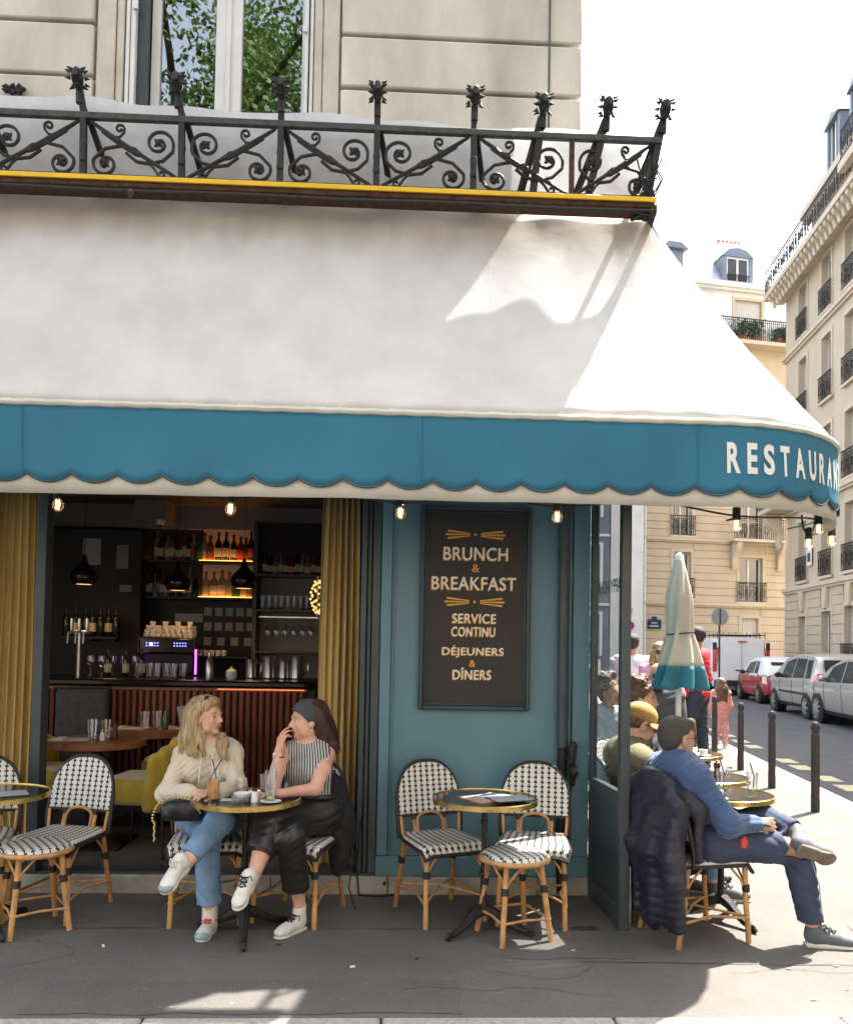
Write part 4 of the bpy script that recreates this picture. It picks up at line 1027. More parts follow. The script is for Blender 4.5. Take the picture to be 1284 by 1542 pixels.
# glasses
def tumbler_geo(b, r0, r1, h, seg=14):
    b.lathe([(r0*.95,0),(r0,.004),(r1,h),(r1-.0025,h),(r0-.002,.012),(.001,.012)], seg=seg)
def goblet_geo(b, seg=14):
    b.lathe([(.032,0),(.030,.004),(.005,.010),(.004,.085),(.020,.10),(.034,.13),(.036,.16),(.031,.20),(.0295,.20),(.034,.16),(.032,.132),(.002,.102)], seg=seg)
G = {}
def glassware(kind, loc, label, group, sc=1, rotx=None):
    if kind not in G:
        b = MB(); goblet_geo(b) if kind == 'wine_glass' else tumbler_geo(b, .026, .036, .12)
        o = b.build(kind, 'cup_glass', smooth=50); G[kind] = o; tag(o, label, 'glass', group); o.location = loc
    else: o = dup(G[kind], loc, 0, label, group)
    o.scale = (sc,)*3
    if rotx: o.rotation_euler = (rotx,0,0)
    return o
for i in range(8):
    for j in range(2): glassware('tumbler', (-1.33+i*.066,8.90+.1*j,1.931), '%s clear tumbler from the post, %s row on the niche shelf' % (ORD[i],['front','rear'][j]), 'tumblers on the niche shelf', 1.25)
for i in range(6): glassware('wine_glass', (-1.28+i*.09,8.93,1.862), 'stemmed glass hanging in the niche, %s from the grey post' % ORD[i], 'glasses hanging in the niche', 1.0, PI)
for i in range(5): glassware('wine_glass', (-2.72+i*.10,7.85,1.251), '%s stemmed glass in the row along the counter' % ORD[i], 'stemmed glasses on the counter', .95)
for i in range(6): glassware('tumbler', (-2.25+i*.075,7.75+.05*(i%2),1.251), '%s tumbler in the row before the coffee machine' % ORD[i], 'tumblers on the counter', 1.1)
for i,px in enumerate((134,160,183)): bottle('slim','bottle_dark','label_cream',(-2.55+(px-134)*.0062,7.8,1.251),['dark bottle on the counter nearest the black wall','dark bottle in the middle of three on the counter','dark bottle on the counter nearest the stemmed glasses'][i],'bottles on the counter',.85)
# jugs and pots at the end of the counter
jug = None
for i,(x,s_) in enumerate(((-1.28,.9),(-1.12,1.05),(-.98,.9),(-.86,1.1))):
    if jug is None:
        b = MB(); b.lathe([(.05,0),(.06,.01),(.055,.16),(.066,.2),(.063,.2),(.05,.16),(.05,.02),(.001,.02)], seg=16); jug = b.build('pewter_jug','steel'); b = MB(); b.tube([(.055,0,.17),(.10,0,.15),(.10,0,.07),(.056,0,.04)], .008, 6); b.build('handle','steel',jug); o = jug; o.location=(x,7.95,1.251); o.scale=(s_,)*3
        tag(o,'', 'jug','jugs at the end of the counter')
    else: o = dup(jug,(x,7.95,1.251),rr.uniform(0,6),scale=s_)
    o['label'] = ['metal jug nearest the white sugar pot on the counter','second metal jug from the sugar pot on the counter','third metal jug from the sugar pot on the counter','metal jug at the rounded end of the counter'][i]
b = MB(); b.lathe([(.04,0),(.052,.03),(.05,.07),(.03,.09),(.008,.1),(.012,.112),(.001,.118)], seg=16); tag(b.build('sugar_pot','porcelain',loc=(-1.42,7.72,1.251)),'small white sugar pot with lid on the counter','pot')
b = MB(); b.lathe([(.035,0),(.037,.01),(.037,.15),(.02,.18),(.014,.19),(.014,.24),(.001,.245)], seg=16); tag(b.build('syrup_bottle','steel',loc=(-1.62,7.72,1.251)),'grey pump bottle standing on the counter beside the sugar pot','bottle')
for i in range(6):
    b = MB(); b.lathe([(.02,0),(.026,.01),(.028,.06),(.026,.06),(.022,.012),(.001,.012)], seg=12); tag(b.build('espresso_cup','porcelain',loc=(-1.99+i*.062,8.7,1.44)),'small white cup, %s in the row under the cards' % ['first','second','third','fourth','fifth','sixth'][i],'cup','cups under the cards')
tag(part('cup_ledge','black_metal',lambda b:b.box(-2.02,-1.44,8.62,9.09,1.42,1.44)),'narrow black ledge carrying white cups below the cards','ledge').parent=None
# coffee machine with cup pile
cm = thing('coffee_machine', 'espresso machine on the back counter with white cups piled on top', 'coffee machine', (-2.13,8.35,1.27)); cm.scale = (.66,)*3
b = MB(); b.box(-.40,.40,-.22,.22,.30,.52); b.build('housing','bar_top',cm,bevel=.02)
b = MB(); b.box(-.36,.36,-.1,.2,.0,.30); b.build('base','black_metal',cm,bevel=.02)
b = MB(); b.tube([(-.40,-.24,.30),(-.40,-.24,.53),(.40,-.24,.53),(.40,-.24,.30)],.008,8); b.build('rail','steel',cm)
b = MB(); b.box(.41,.43,-.24,-.2,.0,.36); b.build('side_light','led_purple',cm); b = MB(); b.box(-.36,-.345,-.24,-.2,.14,.36); b.build('side_light','led_purple',cm)
for dx in (-.22,.18):
    b = MB()
    for i in range(5):
        for j in range(2): b.box(dx-.08+i*.04,dx-.062+i*.04,-.2265,-.2205,.40+j*.04,.415+j*.04)
    struct(b.build('button_lights','led_blue',cm),'stuff')
b = MB(); b.sphere((-.22,-.224,.43),(.022,.006,.022),10,6); b.build('dial','led_orange',cm)
pr = [('e',(rr.uniform(-.33,.33),rr.uniform(-.12,.12),.56+rr.uniform(0,.14)*(1-abs(k-17)/20)),(rr.uniform(.07,.11),.08,rr.uniform(.05,.07))) for k in range(34)]
_unused = (lambda *a: None)('towel_pile', pr+[('c',(-.15,-.05,.74),(.2,-.05,.80),.05,.045),('c',(-.2,0,.72),(.1,0,.82),.04,.05)], 'towel_grey', cm, .012, .008, lambda X,Y,Z: .006*np.sin(X*60+Z*40)*np.sin(Y*50+X*20))
b = MB(); r_ = random.Random(9)
for row,(n_,z_) in enumerate(((9,.525),(8,.585),(6,.645),(4,.705))):
    for k in range(n_):
        for yy in (-.12,.0,.12):
            if row < 3 or yy == 0: b.lathe([(.026,0),(.04,.02),(.045,.06),(.041,.06),(.03,.012),(.001,.012)], (-.36+.72*(k+.5)/n_*(1-.0*row)+(.04*row if False else 0)+r_.uniform(-.012,.012), yy+r_.uniform(-.015,.015), z_), 9)
struct(b.build('cup_pile', 'porcelain', cm), 'stuff')
# beer tap
bt = thing('beer_tap', 'chrome beer tap column on the counter near the wine rack', 'tap', (-2.85,7.9,1.25))
b = MB(); b.tube([(0,0,0),(0,0,.40)],.025,10); b.build('column','steel',bt)
for k in range(3): b = MB(); b.tube([(-.07+k*.07,0,.40),(-.07+k*.07,-.09,.39),(-.07+k*.07,-.1,.30)],.010,8); b.lathe([(.012,0),(.018,.05),(.014,.12)],(-.07+k*.07,0,.41),10); b.build('spout','steel',bt)
b = MB(); b.tube([(-.1,0,.40),(.1,0,.40)],.022,10); b.build('crossbar','steel',bt)
# pendant lamps
def pendant(px, py, y, i):
    from_x = {0:-2.86,1:-1.99,2:-1.36}[i]
    z = {0:2.10,1:2.06,2:2.085}[i]
    t = thing('pendant_lamp', ['black pendant lamp glowing orange before the black wall panel','black pendant lamp glowing orange before the lower bottle shelf','black pendant lamp glowing orange beside the grey niche post'][i], 'lamp', (from_x,y,z), group='pendant lamps over the bar')
    b = MB(); b.lathe([(.09,0),(.112,.03),(.122,.07),(.115,.11),(.075,.16),(.035,.20),(.022,.24),(.014,.28),(.012,.283),(.02,.24),(.03,.195),(.07,.155),(.108,.108),(.114,.07),(.105,.035),(.085,.004)], seg=24, caps=False); b.build('shade','bar_top',t)
    b = MB(); b.lathe([(.001,.03),(.08,.032),(.082,.05),(.001,.06)], seg=20); b.build('glow','pendant_glow',t)
    b = MB(); b.tube([(0,0,.28),(0,0,.95)],.003,6); b.build('cord','straw_black',t)
for i in range(3): pendant(0,0,8.0 if i < 2 else 7.9,i)
gl = thing('gold_lamp', 'small openwork golden wall lamp glowing beside the mustard curtain', 'lamp', (-.70,8.2,1.88))
b = MB()
for k in range(40):
    a = k*2.4; z = .32*k/40; b.sphere((.07*math.cos(a)*math.sin(PI*(k+4)/48),.07*math.sin(a)*math.sin(PI*(k+4)/48),z),(.012,.012,.012),6,4)
struct(b.build('beads','gold_glow',gl),'stuff'); b = MB(); b.tube([(0,0,-.03),(0,0,.36)],.008,8); b.build('stem','brass',gl)
b = MB(); b.lathe([(.04,0),(.05,-.02),(.045,-.05),(.02,-.075),(.001,-.08)],(0,0,0),14); dc=b.build('dome_camera','porcelain',loc=(-2.33,8.6,2.82)); tag(dc,'white dome security camera under the ceiling band','camera'); b=MB(); b.lathe([(.03,-.035),(.032,-.055),(.018,-.083),(.001,-.086)],(0,0,0),14); b.build('lens','bar_top',dc)

# ---------------------------------------------------------------- dining furniture inside
def dining_table(name, label, loc, group, r=.38):
    t = thing(name, label, 'table', loc, 0, group)
    b = MB(); b.lathe([(r-.01,.70),(r,.705),(r,.745),(r-.008,.752)], seg=40); b.build('table_top','wood_table',t)
    b = MB(); b.tube([(0,0,.03),(0,0,.70)],.035,12); b.build('column','black_metal',t)
    b = MB(); b.box(-.24,.24,-.24,.24,0,.018); b.build('base','black_metal',t,bevel=.004)
    return t
dining_table('dining_table','round wooden table inside nearest the opening',(-2.10,6.25,FZ),'wooden tables inside',.34)
dining_table('dining_table','round wooden table deeper inside behind the blonde woman',(-1.95,7.02,FZ),'wooden tables inside',.36)
def tub_chair(loc, rz, label, mat='mustard_velvet', sc=1.0):
    t = thing('velvet_chair', label, 'chair', loc, rz, 'upholstered chairs inside')
    sdf_obj('seat', [('b',(0,0,.43),(.25,.24,.075),.05),('b',(0,-.02,.50),(.235,.22,.03),.025)], mat, t, .012, .02)
    pr = []
    for k in range(9):
        a = R(-75+150*k/8); x = .255*math.sin(a); y = .06+.215*math.cos(a); hh = .88-.17*abs(math.sin(a))**2.5
        pr.append(('c',(x,y,.36),(x*1.03,y+.03,hh-.05),.045,.04))
    sdf_obj('backrest', pr, mat, t, .012, .05)
    for x in (-.2,.2):
        for y in (-.19,.19): b = MB(); b.tube([(x,y,.37),(x*1.1,y*1.12,0)], [.012,.008], 8); b.build('leg','black_metal',t)
    return t
tub_chair((-1.67,6.03,FZ),R(-98),'mustard velvet chair with curved back behind the blonde woman')
tub_chair((-2.52,6.42,FZ),R(75),'mustard velvet chair pushed to the far side of the wooden table')
tub_chair((-1.72,6.98,FZ),R(-80),'low mustard velvet chair half hidden behind the table column')
def grey_chair(loc, rz, label, armed=True):
    t = thing('armchair', label, 'chair', loc, rz, 'grey upholstered chairs inside')
    sdf_obj('backrest', [('b',(0,.24,.80),(.25,.05,.42),.05)], 'grey_fabric', t, .015, .02)
    b = MB(); b.box(-.26,-.255,.2,.3,.40,1.22); b.box(.255,.26,.2,.3,.40,1.22); b.box(-.26,.26,.2,.3,1.222,1.235); b.build('back_rim','black_metal',t)
    sdf_obj('seat', [('b',(0,0,.43),(.25,.25,.07),.04)]+([('b',(.26,-.02,.60),(.045,.2,.05),.04),('b',(-.26,-.02,.60),(.045,.2,.05),.04)] if armed else []), 'grey_fabric', t, .015, .02)
    for x in (-.2,.2):
        for y in (-.2,.2): b = MB(); b.tube([(x,y,.38),(x,y,0)],.014,8); b.build('leg','black_metal',t)
    t.scale = (.86,.86,.86); return t
gc_=grey_chair((-2.57,7.12,FZ),R(8),'tall grey fabric armchair standing against the slatted counter')
grey_chair((-3.02,6.25,FZ),R(100),'grey fabric chair partly behind the left curtain',False)
def salt(loc, label, mat='porcelain', lid='steel'):
    b = MB(); b.lathe([(.018,0),(.02,.01),(.015,.05),(.013,.06)],seg=12); o = b.build('salt_shaker',mat,loc=loc); b=MB(); b.lathe([(.0145,.06),(.015,.075),(.001,.082)],seg=12); b.build('lid',lid,o); tag(o,label,'shaker'); return o
TZ = FZ+.753
for i,(dx,dy) in enumerate(((-.05,-.03),(.02,.05),(-.09,.08))): glassware('tumbler',(-2.08+dx,6.25+dy,TZ),['clear tumbler nearest the salt shaker on the nearer wooden table','clear tumbler nearest the candle on the nearer wooden table','rearmost clear tumbler on the nearer wooden table'][i],'tumblers on the nearer wooden table',1.1)
salt((-2.03,6.14,TZ),'white salt shaker on the nearer wooden table')
for i,(dx,dy) in enumerate(((-.02,-.05),(.06,.02))): glassware('tumbler',(-1.95+dx,7.02+dy,TZ),'clear tumbler on the deeper wooden table, %s' % ['beside the oil bottle' if i else 'farther from the oil bottle'][0],'tumblers on the deeper wooden table',1.15)
b = MB(); b.lathe([(.022,0),(.024,.02),(.016,.06),(.02,.09),(.012,.12),(.001,.13)],seg=14); tag(b.build('pepper_mill','pepper_wood',loc=(-1.97,6.23,TZ)),'dark red glass candle pot on the nearer wooden table','candle')
b = MB(); b.lathe([(.024,0),(.025,.01),(.025,.10),(.012,.13),(.011,.16),(.001,.162)],seg=14); tag(b.build('oil_bottle','bottle_green',loc=(-1.80,6.95,TZ)),'dark green oil bottle on the deeper wooden table','bottle')
def placemat(loc, rz, label):
    b = MB(); b.box(-.14,.14,-.1,.1,0,.002); o = b.build('placemat','paper',loc=loc,rz=rz); tag(o,label,'placemat'); b=MB(); b.box(-.10,-.04,-.07,.07,.0025,.014); b.build('napkin','paper',o,bevel=.003)
placemat((-2.27,6.19,TZ),.1,'white paper placemat on the nearer wooden table'); placemat((-1.72,7.06,TZ),.05,'white paper placemat at the edge of the deeper wooden table'); placemat((-2.1,7.0,TZ),-.1,'white paper placemat behind the tumblers on the deeper table')
b = MB(); b.obox((0,0,.09),(.05,.004,.09),np.array(Matrix.Rotation(R(-12),3,'Y'))); o=b.build('menu_card_stand','menu_grey',loc=(-1.68,7.10,TZ+.004)); tag(o,'upright grey menu card standing on the deeper wooden table','menu')
# ---------------------------------------------------------------- rattan bistro chairs
def arch_pts(w, z0, z1, n=26, p=2.6):
    out = []
    for k in range(n+1):
        a = PI*k/n; c, s_ = math.cos(a), math.sin(a)
        out.append((-w*math.copysign(abs(c)**(2/p), c), z0+(z1-z0)*abs(s_)**(2/p)))
    return out
def back_y(x, z): return .175+.085*(z-.46)/.42-.55*x*x*.6
def make_chair():
    t = thing('rattan_chair', 'x', 'chair')
    def seat_fn(u, v):
        y = -.215+.41*v; w = .222-.03*v; xx = (u-.5)*2
        e = max(abs(xx), abs(v-.5)*2); drop = 0
        if v < .10: drop -= .045*((.10-v)/.10)**1.5
        drop -= .020*max(0,(abs(xx)-.85)/.15)**1.5
        rnd = 1-.10*max(0,abs(v-.5)*2-.7)/.3
        dish = -.008*(1-xx*xx)*(1-(2*v-1)**2)
        return (xx*w*rnd, y, .462+drop+dish)
    b = MB(); b.grid(seat_fn, 16, 14, 10.5, 14); o = b.build('seat', 'weave', t, smooth=80)
    s_ = o.modifiers.new('thick','SOLIDIFY'); s_.thickness = .022; s_.offset = -1
    edge = [seat_fn(u,0) for u in np.linspace(0,1,9)]+[seat_fn(1,v) for v in np.linspace(.1,1,9)]+[seat_fn(u,1) for u in np.linspace(.9,0,9)]+[seat_fn(0,v) for v in np.linspace(.9,.1,8)]
    b = MB(); b.tube([(x*1.01,y,z-.014) for x,y,z in edge], .011, 6, closed=True); b.build('seat_edge', 'binding', t)
    # woven back
    ap = arch_pts(.212, .55, .875, 28)
    def back_fn(u, v):
        x = (u-.5)*2*.208; k = abs(x)/.212; top = .55+(.865-.55)*max(0,(1-k**2.6))**(1/2.6); bot = .565+.02*(x/.2)**2*0
        z = bot+(max(top,bot+.002)-bot)*v; return (x, back_y(x,z), z)
    b = MB(); V=[];U=[];Fs=[]; nu,nv=28,16
    for i in range(nu+1):
        for j in range(nv+1):
            p = back_fn(i/nu,j/nv); V.append(p); U.append((p[0]/.041+.5, p[2]/.0285))
    for i in range(nu):
        for j in range(nv): a=i*(nv+1)+j; Fs.append((a,a+nv+1,a+nv+2,a+1))
    b.add(V,Fs,U); o = b.build('backrest','weave',t,smooth=80); o.modifiers.new('thick','SOLIDIFY').thickness=.012
    # outer black hoop running down to the seat
    pts = [(-.205,.165,.43),(-.212,back_y(.212,.5),.50)]+[(x,back_y(x,z),z) for x,z in ap]+[(.212,back_y(.212,.5),.50),(.205,.165,.43)]
    b = MB(); b.tube(pts, .0125, 8); b.build('back_hoop','binding',t)
    b = MB(); b.tube([(x*.98,back_y(x,.558)+.0,.558) for x in np.linspace(-.205,.205,10)], .010, 6); b.build('lower_rail','binding',t)
    for s_ in (-1,1):
        b = MB(); b.tube([(s_*.100,.160,.45),(s_*.102,back_y(.1,.565),.545)], .012, 8); p_=b.build('back_post','rattan',t)
        b = MB(); b.tube([(s_*.102,back_y(.1,.53),.53),(s_*.102,back_y(.1,.57)+.001,.568)], .0135, 8); b.build('binding','binding',p_)
        b = MB(); b.tube([(s_*.188,.150,.45),(s_*.196,back_y(.2,.56)-.012,.56)], .009, 8); b.build('back_post','rattan',t)
    hoop = [(-.085,.155,.46),(-.086,.168,.51)]+[(-.086*math.cos(PI*k/10),back_y(.05,.55)-.012,.52+.055*math.sin(PI*k/10)) for k in range(1,10)]+[(.086,.168,.51),(.085,.155,.46)]
    b = MB(); b.tube(hoop, .009, 8); b.build('cane_hoop','rattan',t)
    # legs
    L = {(-1,-1):((-.178,-.178,.45),(-.19,-.20,.0)),(1,-1):((.178,-.178,.45),(.19,-.20,.0)),(-1,1):((-.165,.165,.46),(-.19,.245,0)),(1,1):((.165,.165,.46),(.19,.245,0))}
    def on(k, z): a,c = L[k]; f = (a[2]-z)/a[2]; return tuple(a[i]+(c[i]-a[i])*f for i in range(3))
    for k,(a,c) in L.items():
        mid = on(k,.22); mid = (mid[0],mid[1]-.006*k[1],mid[2])
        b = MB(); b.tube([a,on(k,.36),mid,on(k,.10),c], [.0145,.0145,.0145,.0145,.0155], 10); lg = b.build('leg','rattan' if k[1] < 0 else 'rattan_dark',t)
        b = MB(); b.tube([on(k,.315),on(k,.275)], .0205, 10); b.build('binding','binding',lg)
        # curved braces from the binding up to the seat frame
        p0 = on(k,.28)
        for tx,ty in ((p0[0]*.45,p0[1]*.95),(p0[0]*.98,p0[1]*.35)):
            b = MB(); b.tube([(p0[0]*.985,p0[1]*.985,.28),((p0[0]*.7+tx*.3),(p0[1]*.7+ty*.3),.345),(tx,ty,.435)], .0065, 6); b.build('brace','rattan',lg)
    for k in (-1,1):
        a,c = on((k,-1),.135), on((k,1),.135); b = MB(); b.tube([(a[0]*1.06,a[1]*1.02,a[2]),((a[0]+c[0])/2*.86,(a[1]+c[1])/2,.150),(c[0]*1.06,c[1]*1.02,c[2])], .008, 6); b.build('stretcher','rattan',t)
    b = MB(); a,c = on((-1,-1),.14),on((1,1),.14); b.tube([a,(0,.02,.165),c],.007,6); b.build('stretcher','rattan',t)
    b = MB(); a,c = on((1,-1),.145),on((-1,1),.145); b.tube([a,(0,.02,.172),c],.007,6); b.build('stretcher','rattan',t)
    return t
CHAIR = make_chair(); _first = [True]
def chair(x, y, rz, label):
    if _first[0]: o = CHAIR; o.location=(x,y,0); o.rotation_euler=(0,0,rz); o['label']=label; o['group']='rattan terrace chairs'; _first[0]=False; return o
    o = dup(CHAIR,(x,y,0),rz,label,'rattan terrace chairs'); return o
def make_stool():
    t = thing('rattan_stool','x','stool')
    b = MB(); n=28; V=[(0,0,.468)]; U=[(5*.85+.5,6)]; Fs=[]
    for j,(r,z) in enumerate(((.05,.468),(.10,.467),(.14,.465),(.168,.460),(.182,.448),(.184,.436))):
        for k in range(n):
            a=2*PI*k/n; V.append((r*math.cos(a),r*math.sin(a),z)); U.append((r*math.cos(a)/.041+4.75,r*math.sin(a)/.029+6))
    for k in range(n): Fs.append((0,1+k,1+(k+1)%n))
    for j in range(5):
        for k in range(n): Fs.append((1+j*n+k,1+(j+1)*n+k,1+(j+1)*n+(k+1)%n,1+j*n+(k+1)%n))
    b.add(V,Fs,U); b.build('seat','weave',t,smooth=80)
    b = MB(); b.tube([(.184*math.cos(2*PI*k/32),.184*math.sin(2*PI*k/32),.428) for k in range(32)],.0145,8,closed=True); b.build('seat_ring','rattan',t)
    b = MB(); b.lathe([(.17,.415),(.17,.43)],seg=24); b.build('seat_underside','rattan_dark',t)
    def on(a,z): r=.150+.062*(1-z/.43)**1.2; return (r*math.cos(a),r*math.sin(a),z)
    for k in range(4):
        a=R(45+90*k); b=MB(); b.tube([on(a,z) for z in (.43,.33,.22,.10,0)],.0155,10); lg=b.build('leg','rattan',t)
        b=MB(); b.tube([on(a,.30),on(a,.262)],.0205,10); b.build('binding','binding',lg)
        for s_ in (-1,1):
            p=on(a,.27); q_=on(a+s_*R(32),.40); b=MB(); b.tube([p,((p[0]*.8+q_[0]*.2),(p[1]*.8+q_[1]*.2),.33),(q_[0]*1.02,q_[1]*1.02,.415)],.0065,6); b.build('brace','rattan',lg)
    for k in range(4):
        p,q_=on(R(45+90*k),.12),on(R(135+90*k),.12); b=MB(); b.tube([(p[0]*1.07,p[1]*1.07,p[2]),((p[0]+q_[0])/2,(p[1]+q_[1])/2,.125),(q_[0]*1.07,q_[1]*1.07,q_[2])],.0075,6); b.build('stretcher','rattan',t)
    return t
def make_table():
    t = thing('bistro_table','x','table')
    b=MB(); b.lathe([(.285,.715),(.2965,.716),(.2975,.742),(.2925,.745),(.2915,.738),(.285,.737)],seg=56); b.build('brass_rim','brass',t)
    b=MB(); b.lathe([(.01,.72),(.2905,.72),(.2905,.7395),(.01,.7395)],seg=48); b.build('table_top','black_top',t)
    b=MB(); b.lathe([(.05,.715),(.05,.70),(.018,.69),(.016,.62),(.024,.615),(.024,.60),(.016,.595),(.015,.34),(.026,.33),(.028,.315),(.018,.30),(.020,.16),(.034,.13),(.04,.10)],seg=14); b.build('column','wrought_iron',t)
    for k in range(3):
        a=R(30+120*k); d_=np.array([math.cos(a),math.sin(a),0]); P=[(d_*r+np.array([0,0,z])) for r,z in ((.02,.12),(.07,.105),(.13,.07),(.19,.04),(.235,.028),(.26,.03))]
        b=MB(); b.tube(P,[.035,.03,.024,.02,.018,.015],8); b.tube([d_*.245+np.array([0,0,.022+.0]),d_*.27+np.array([0,0,.035]),d_*.285+np.array([0,0,.022]),d_*.27+np.array([0,0,.008]),d_*.25+np.array([0,0,.012])],.011,6)
        b.build('foot','wrought_iron',t)
    return t
TABLE = make_table(); STOOL = make_stool()
def place(proto, x, y, rz, label, group, used={}):
    if proto.name not in used: used[proto.name]=1; proto.location=(x,y,0); proto.rotation_euler=(0,0,rz); proto['label']=label; proto['group']=group; return proto
    return dup(proto,(x,y,0),rz,label,group)
TG='round brass rimmed terrace tables'
place(TABLE,-.765,4.70,R(10),'brass rimmed black bistro table between the two seated women',TG)
place(TABLE,.555,4.76,R(70),'brass rimmed black bistro table holding menus before the teal wall',TG)
place(TABLE,-2.165,4.77,R(40),'brass rimmed bistro table cut by the edge beside the mustard curtain',TG)
place(TABLE,1.995,4.98,R(20),'brass rimmed bistro table with two drinks beside the man in blue',TG)
place(TABLE,2.13,5.62,R(0),'bistro table with pepper mill just behind the man in blue',TG)
place(TABLE,2.44,6.85,R(0),'small bistro table with white cups under the closed parasol',TG)
chair(.335,5.04,R(22),'rattan chair with its back to the teal wall beside the folded doors')
chair(.875,5.00,R(-12),'rattan chair before the teal wall beside the drain pipe')
chair(-1.90,5.07,R(-14),'empty rattan chair behind the stool near the mustard curtain')
chair(-2.36,5.0,R(15),'rattan chair cut off at the edge in front of the mustard curtain')
chair(-1.035,5.02,R(10),'rattan chair under the blonde woman in the cream hoodie')
chair(-.505,5.02,R(-18),'rattan chair under the woman in the striped top')
chair(1.75,4.715,R(105),'rattan chair draped with a navy quilted jacket')
chair(1.62,5.46,R(93),'rattan chair under the man in the ochre cap')
chair(1.88,6.45,R(55),'rattan chair under the curly haired woman')
place(STOOL,.715,4.68,R(20),'round rattan stool partly in sun before the table with menus','rattan stools')
place(STOOL,-1.925,4.79,R(35),'round rattan stool beside the table at the edge','rattan stools')

# ---------------------------------------------------------------- table ware
TT=.7402
def plain(name, geo, mat, loc, label, cat, rz=0, smooth=40):
    b=MB(); geo(b); o=b.build(name,mat,loc=loc,rz=rz,smooth=smooth); return tag(o,label,cat)
def tall_glass(loc, label, liquid=None, lv=.7, straws=0, h=.15, r=.034):
    o=plain('drinking_glass',lambda b:b.lathe([(r*.78,0),(r*.8,.006),(r,h),(r-.003,h),(r*.78-.003,.012),(.001,.012)],seg=18),'cup_glass',loc,label,'glass',smooth=50)
    if liquid: b=MB(); f=lambda z:r*.78-.004+(r-r*.78)*z/h; b.lathe([(f(.014),.014),(f(h*lv),h*lv)],seg=18); b.build('drink',liquid,o)
    for k in range(straws): b=MB(); b.tube([(.004*(1-2*k),.0,.02),(.012-.03*k,.004,.12),(-.012+.05*k,.006,h+.055)],.0035,6); b.build('straw','straw_black',o)
    return o
tall_glass((-.925,4.60,TT),'tall glass of orange juice with black straws near the blonde woman','orange_juice',.68,2,.165,.039)
tall_glass((-.62,4.60,TT),'tall empty cocktail glass with spoon and lemon before the striped top','lemon_drink',.18,0,.165,.036)
b=MB(); b.tube([(.0,0,.02),(.01,.01,.24)],.004,6); b.sphere((.012,.012,.245),(.010,.006,.016),8,6); o=b.build('spoon','steel',loc=(-.62,4.60,TT)); tag(o,'long steel spoon standing in the cocktail glass','spoon')
plain('saucer',lambda b:b.lathe([(.03,0),(.055,.006),(.058,.010),(.05,.009),(.03,.004)],seg=24),'porcelain',(-.615,4.56,TT),'small white saucer under the cocktail glass rim','saucer')
tall_glass((-.80,4.72,TT),'plain water tumbler behind the ashtray on the women\'s table',None,0,0,.10,.034)
tall_glass((-.665,4.72,TT),'glass mug behind the cocktail glass on the women\'s table',None,0,0,.125,.034)
o=plain('ashtray',lambda b:b.lathe([(.042,0),(.045,.004),(.048,.035),(.042,.035),(.038,.012),(.001,.01)],seg=20),'cup_glass',(-.775,4.555,TT),'low glass ashtray at the front of the women\'s table','ashtray')
plain('white_bowl',lambda b:b.lathe([(.02,0),(.045,.022),(.05,.04),(.047,.04),(.03,.012),(.001,.01)],seg=20),'porcelain',(-.775,4.62,TT),'white bowl behind the ashtray on the women\'s table','bowl')
plain('coffee_cup',lambda b:(b.lathe([(.018,0),(.032,.02),(.035,.045),(.032,.045),(.02,.01),(.001,.01)],seg=20),b.tube([(.033,0,.035),(.05,0,.03),(.048,0,.015),(.028,0,.012)],.004,6)),'porcelain',(-.715,4.66,TT),'white coffee cup beside the salt shaker on the women\'s table','cup')
salt((-.70,4.56,TT),'salt shaker with brown lid on the women\'s table','porcelain','pepper_wood')
plain('paper_slip',lambda b:b.box(-.05,.05,-.03,.03,0,.002),'paper',(-.84,4.63,TT),'white paper slip beside the orange juice','paper')
# menus on the teal table
def menu(loc, rz, label, cover):
    o=plain('menu_folder',lambda b:b.box(-.085,.085,-.115,.115,0,.004),cover,loc,label,'menu',rz)
    b=MB(); b.box(-.078,.078,-.108,.108,.0042,.0052); b.build('cover_sheet','menu_grey',o); return o
menu((.53,4.72,TT),R(28),'menu folder with orange edge, lowest of the pile','menu_orange')
menu((.60,4.74,TT+.006),R(-35),'grey menu folder lying across the orange edged one','menu_orange')
menu((.68,4.66,TT+.012),R(-72),'grey menu folder nearest the brass rim, topmost of the pile','sign_frame')
menu((-2.07,4.72,TT),R(-60),'grey menu folder on the table at the edge','sign_frame')
# man's table
tall_glass((2.13,4.86,TT),'tall glass with lemon slice and black straw near the rim','lemon_drink',.35,1,.145,.034)
tall_glass((2.0,4.98,TT),'tall glass with red syrup and straw in front of the man in blue','bottle_red',.2,1,.145,.034)
plain('glass_bowl',lambda b:b.lathe([(.04,0),(.05,.01),(.06,.07),(.057,.07),(.046,.012),(.001,.012)],seg=20),'cup_glass',(1.86,4.92,TT),'clear glass bowl on the table beside the man in blue','bowl')
plain('coffee_cup',lambda b:b.lathe([(.055,0),(.06,.006),(.03,.008),(.034,.05),(.031,.05),(.02,.012),(.001,.012)],seg=20),'porcelain',(1.9,4.80,TT),'white cup on a saucer hidden behind the elbow of the man in blue','cup')
o=plain('pepper_mill',lambda b:b.lathe([(.024,0),(.026,.012),(.016,.04),(.02,.065),(.024,.075),(.018,.095),(.006,.10),(.009,.108),(.001,.114)],seg=16),'pepper_wood',(2.22,5.62,TT),'dark turned wooden pepper mill on the table behind the man in blue','pepper mill')
salt((2.30,5.60,TT),'salt shaker beside the pepper mill on the second side table','cup_glass','steel')
tall_glass((2.02,5.75,TT),'clear tumbler on the table behind the man in blue',None,0,0,.11,.036)
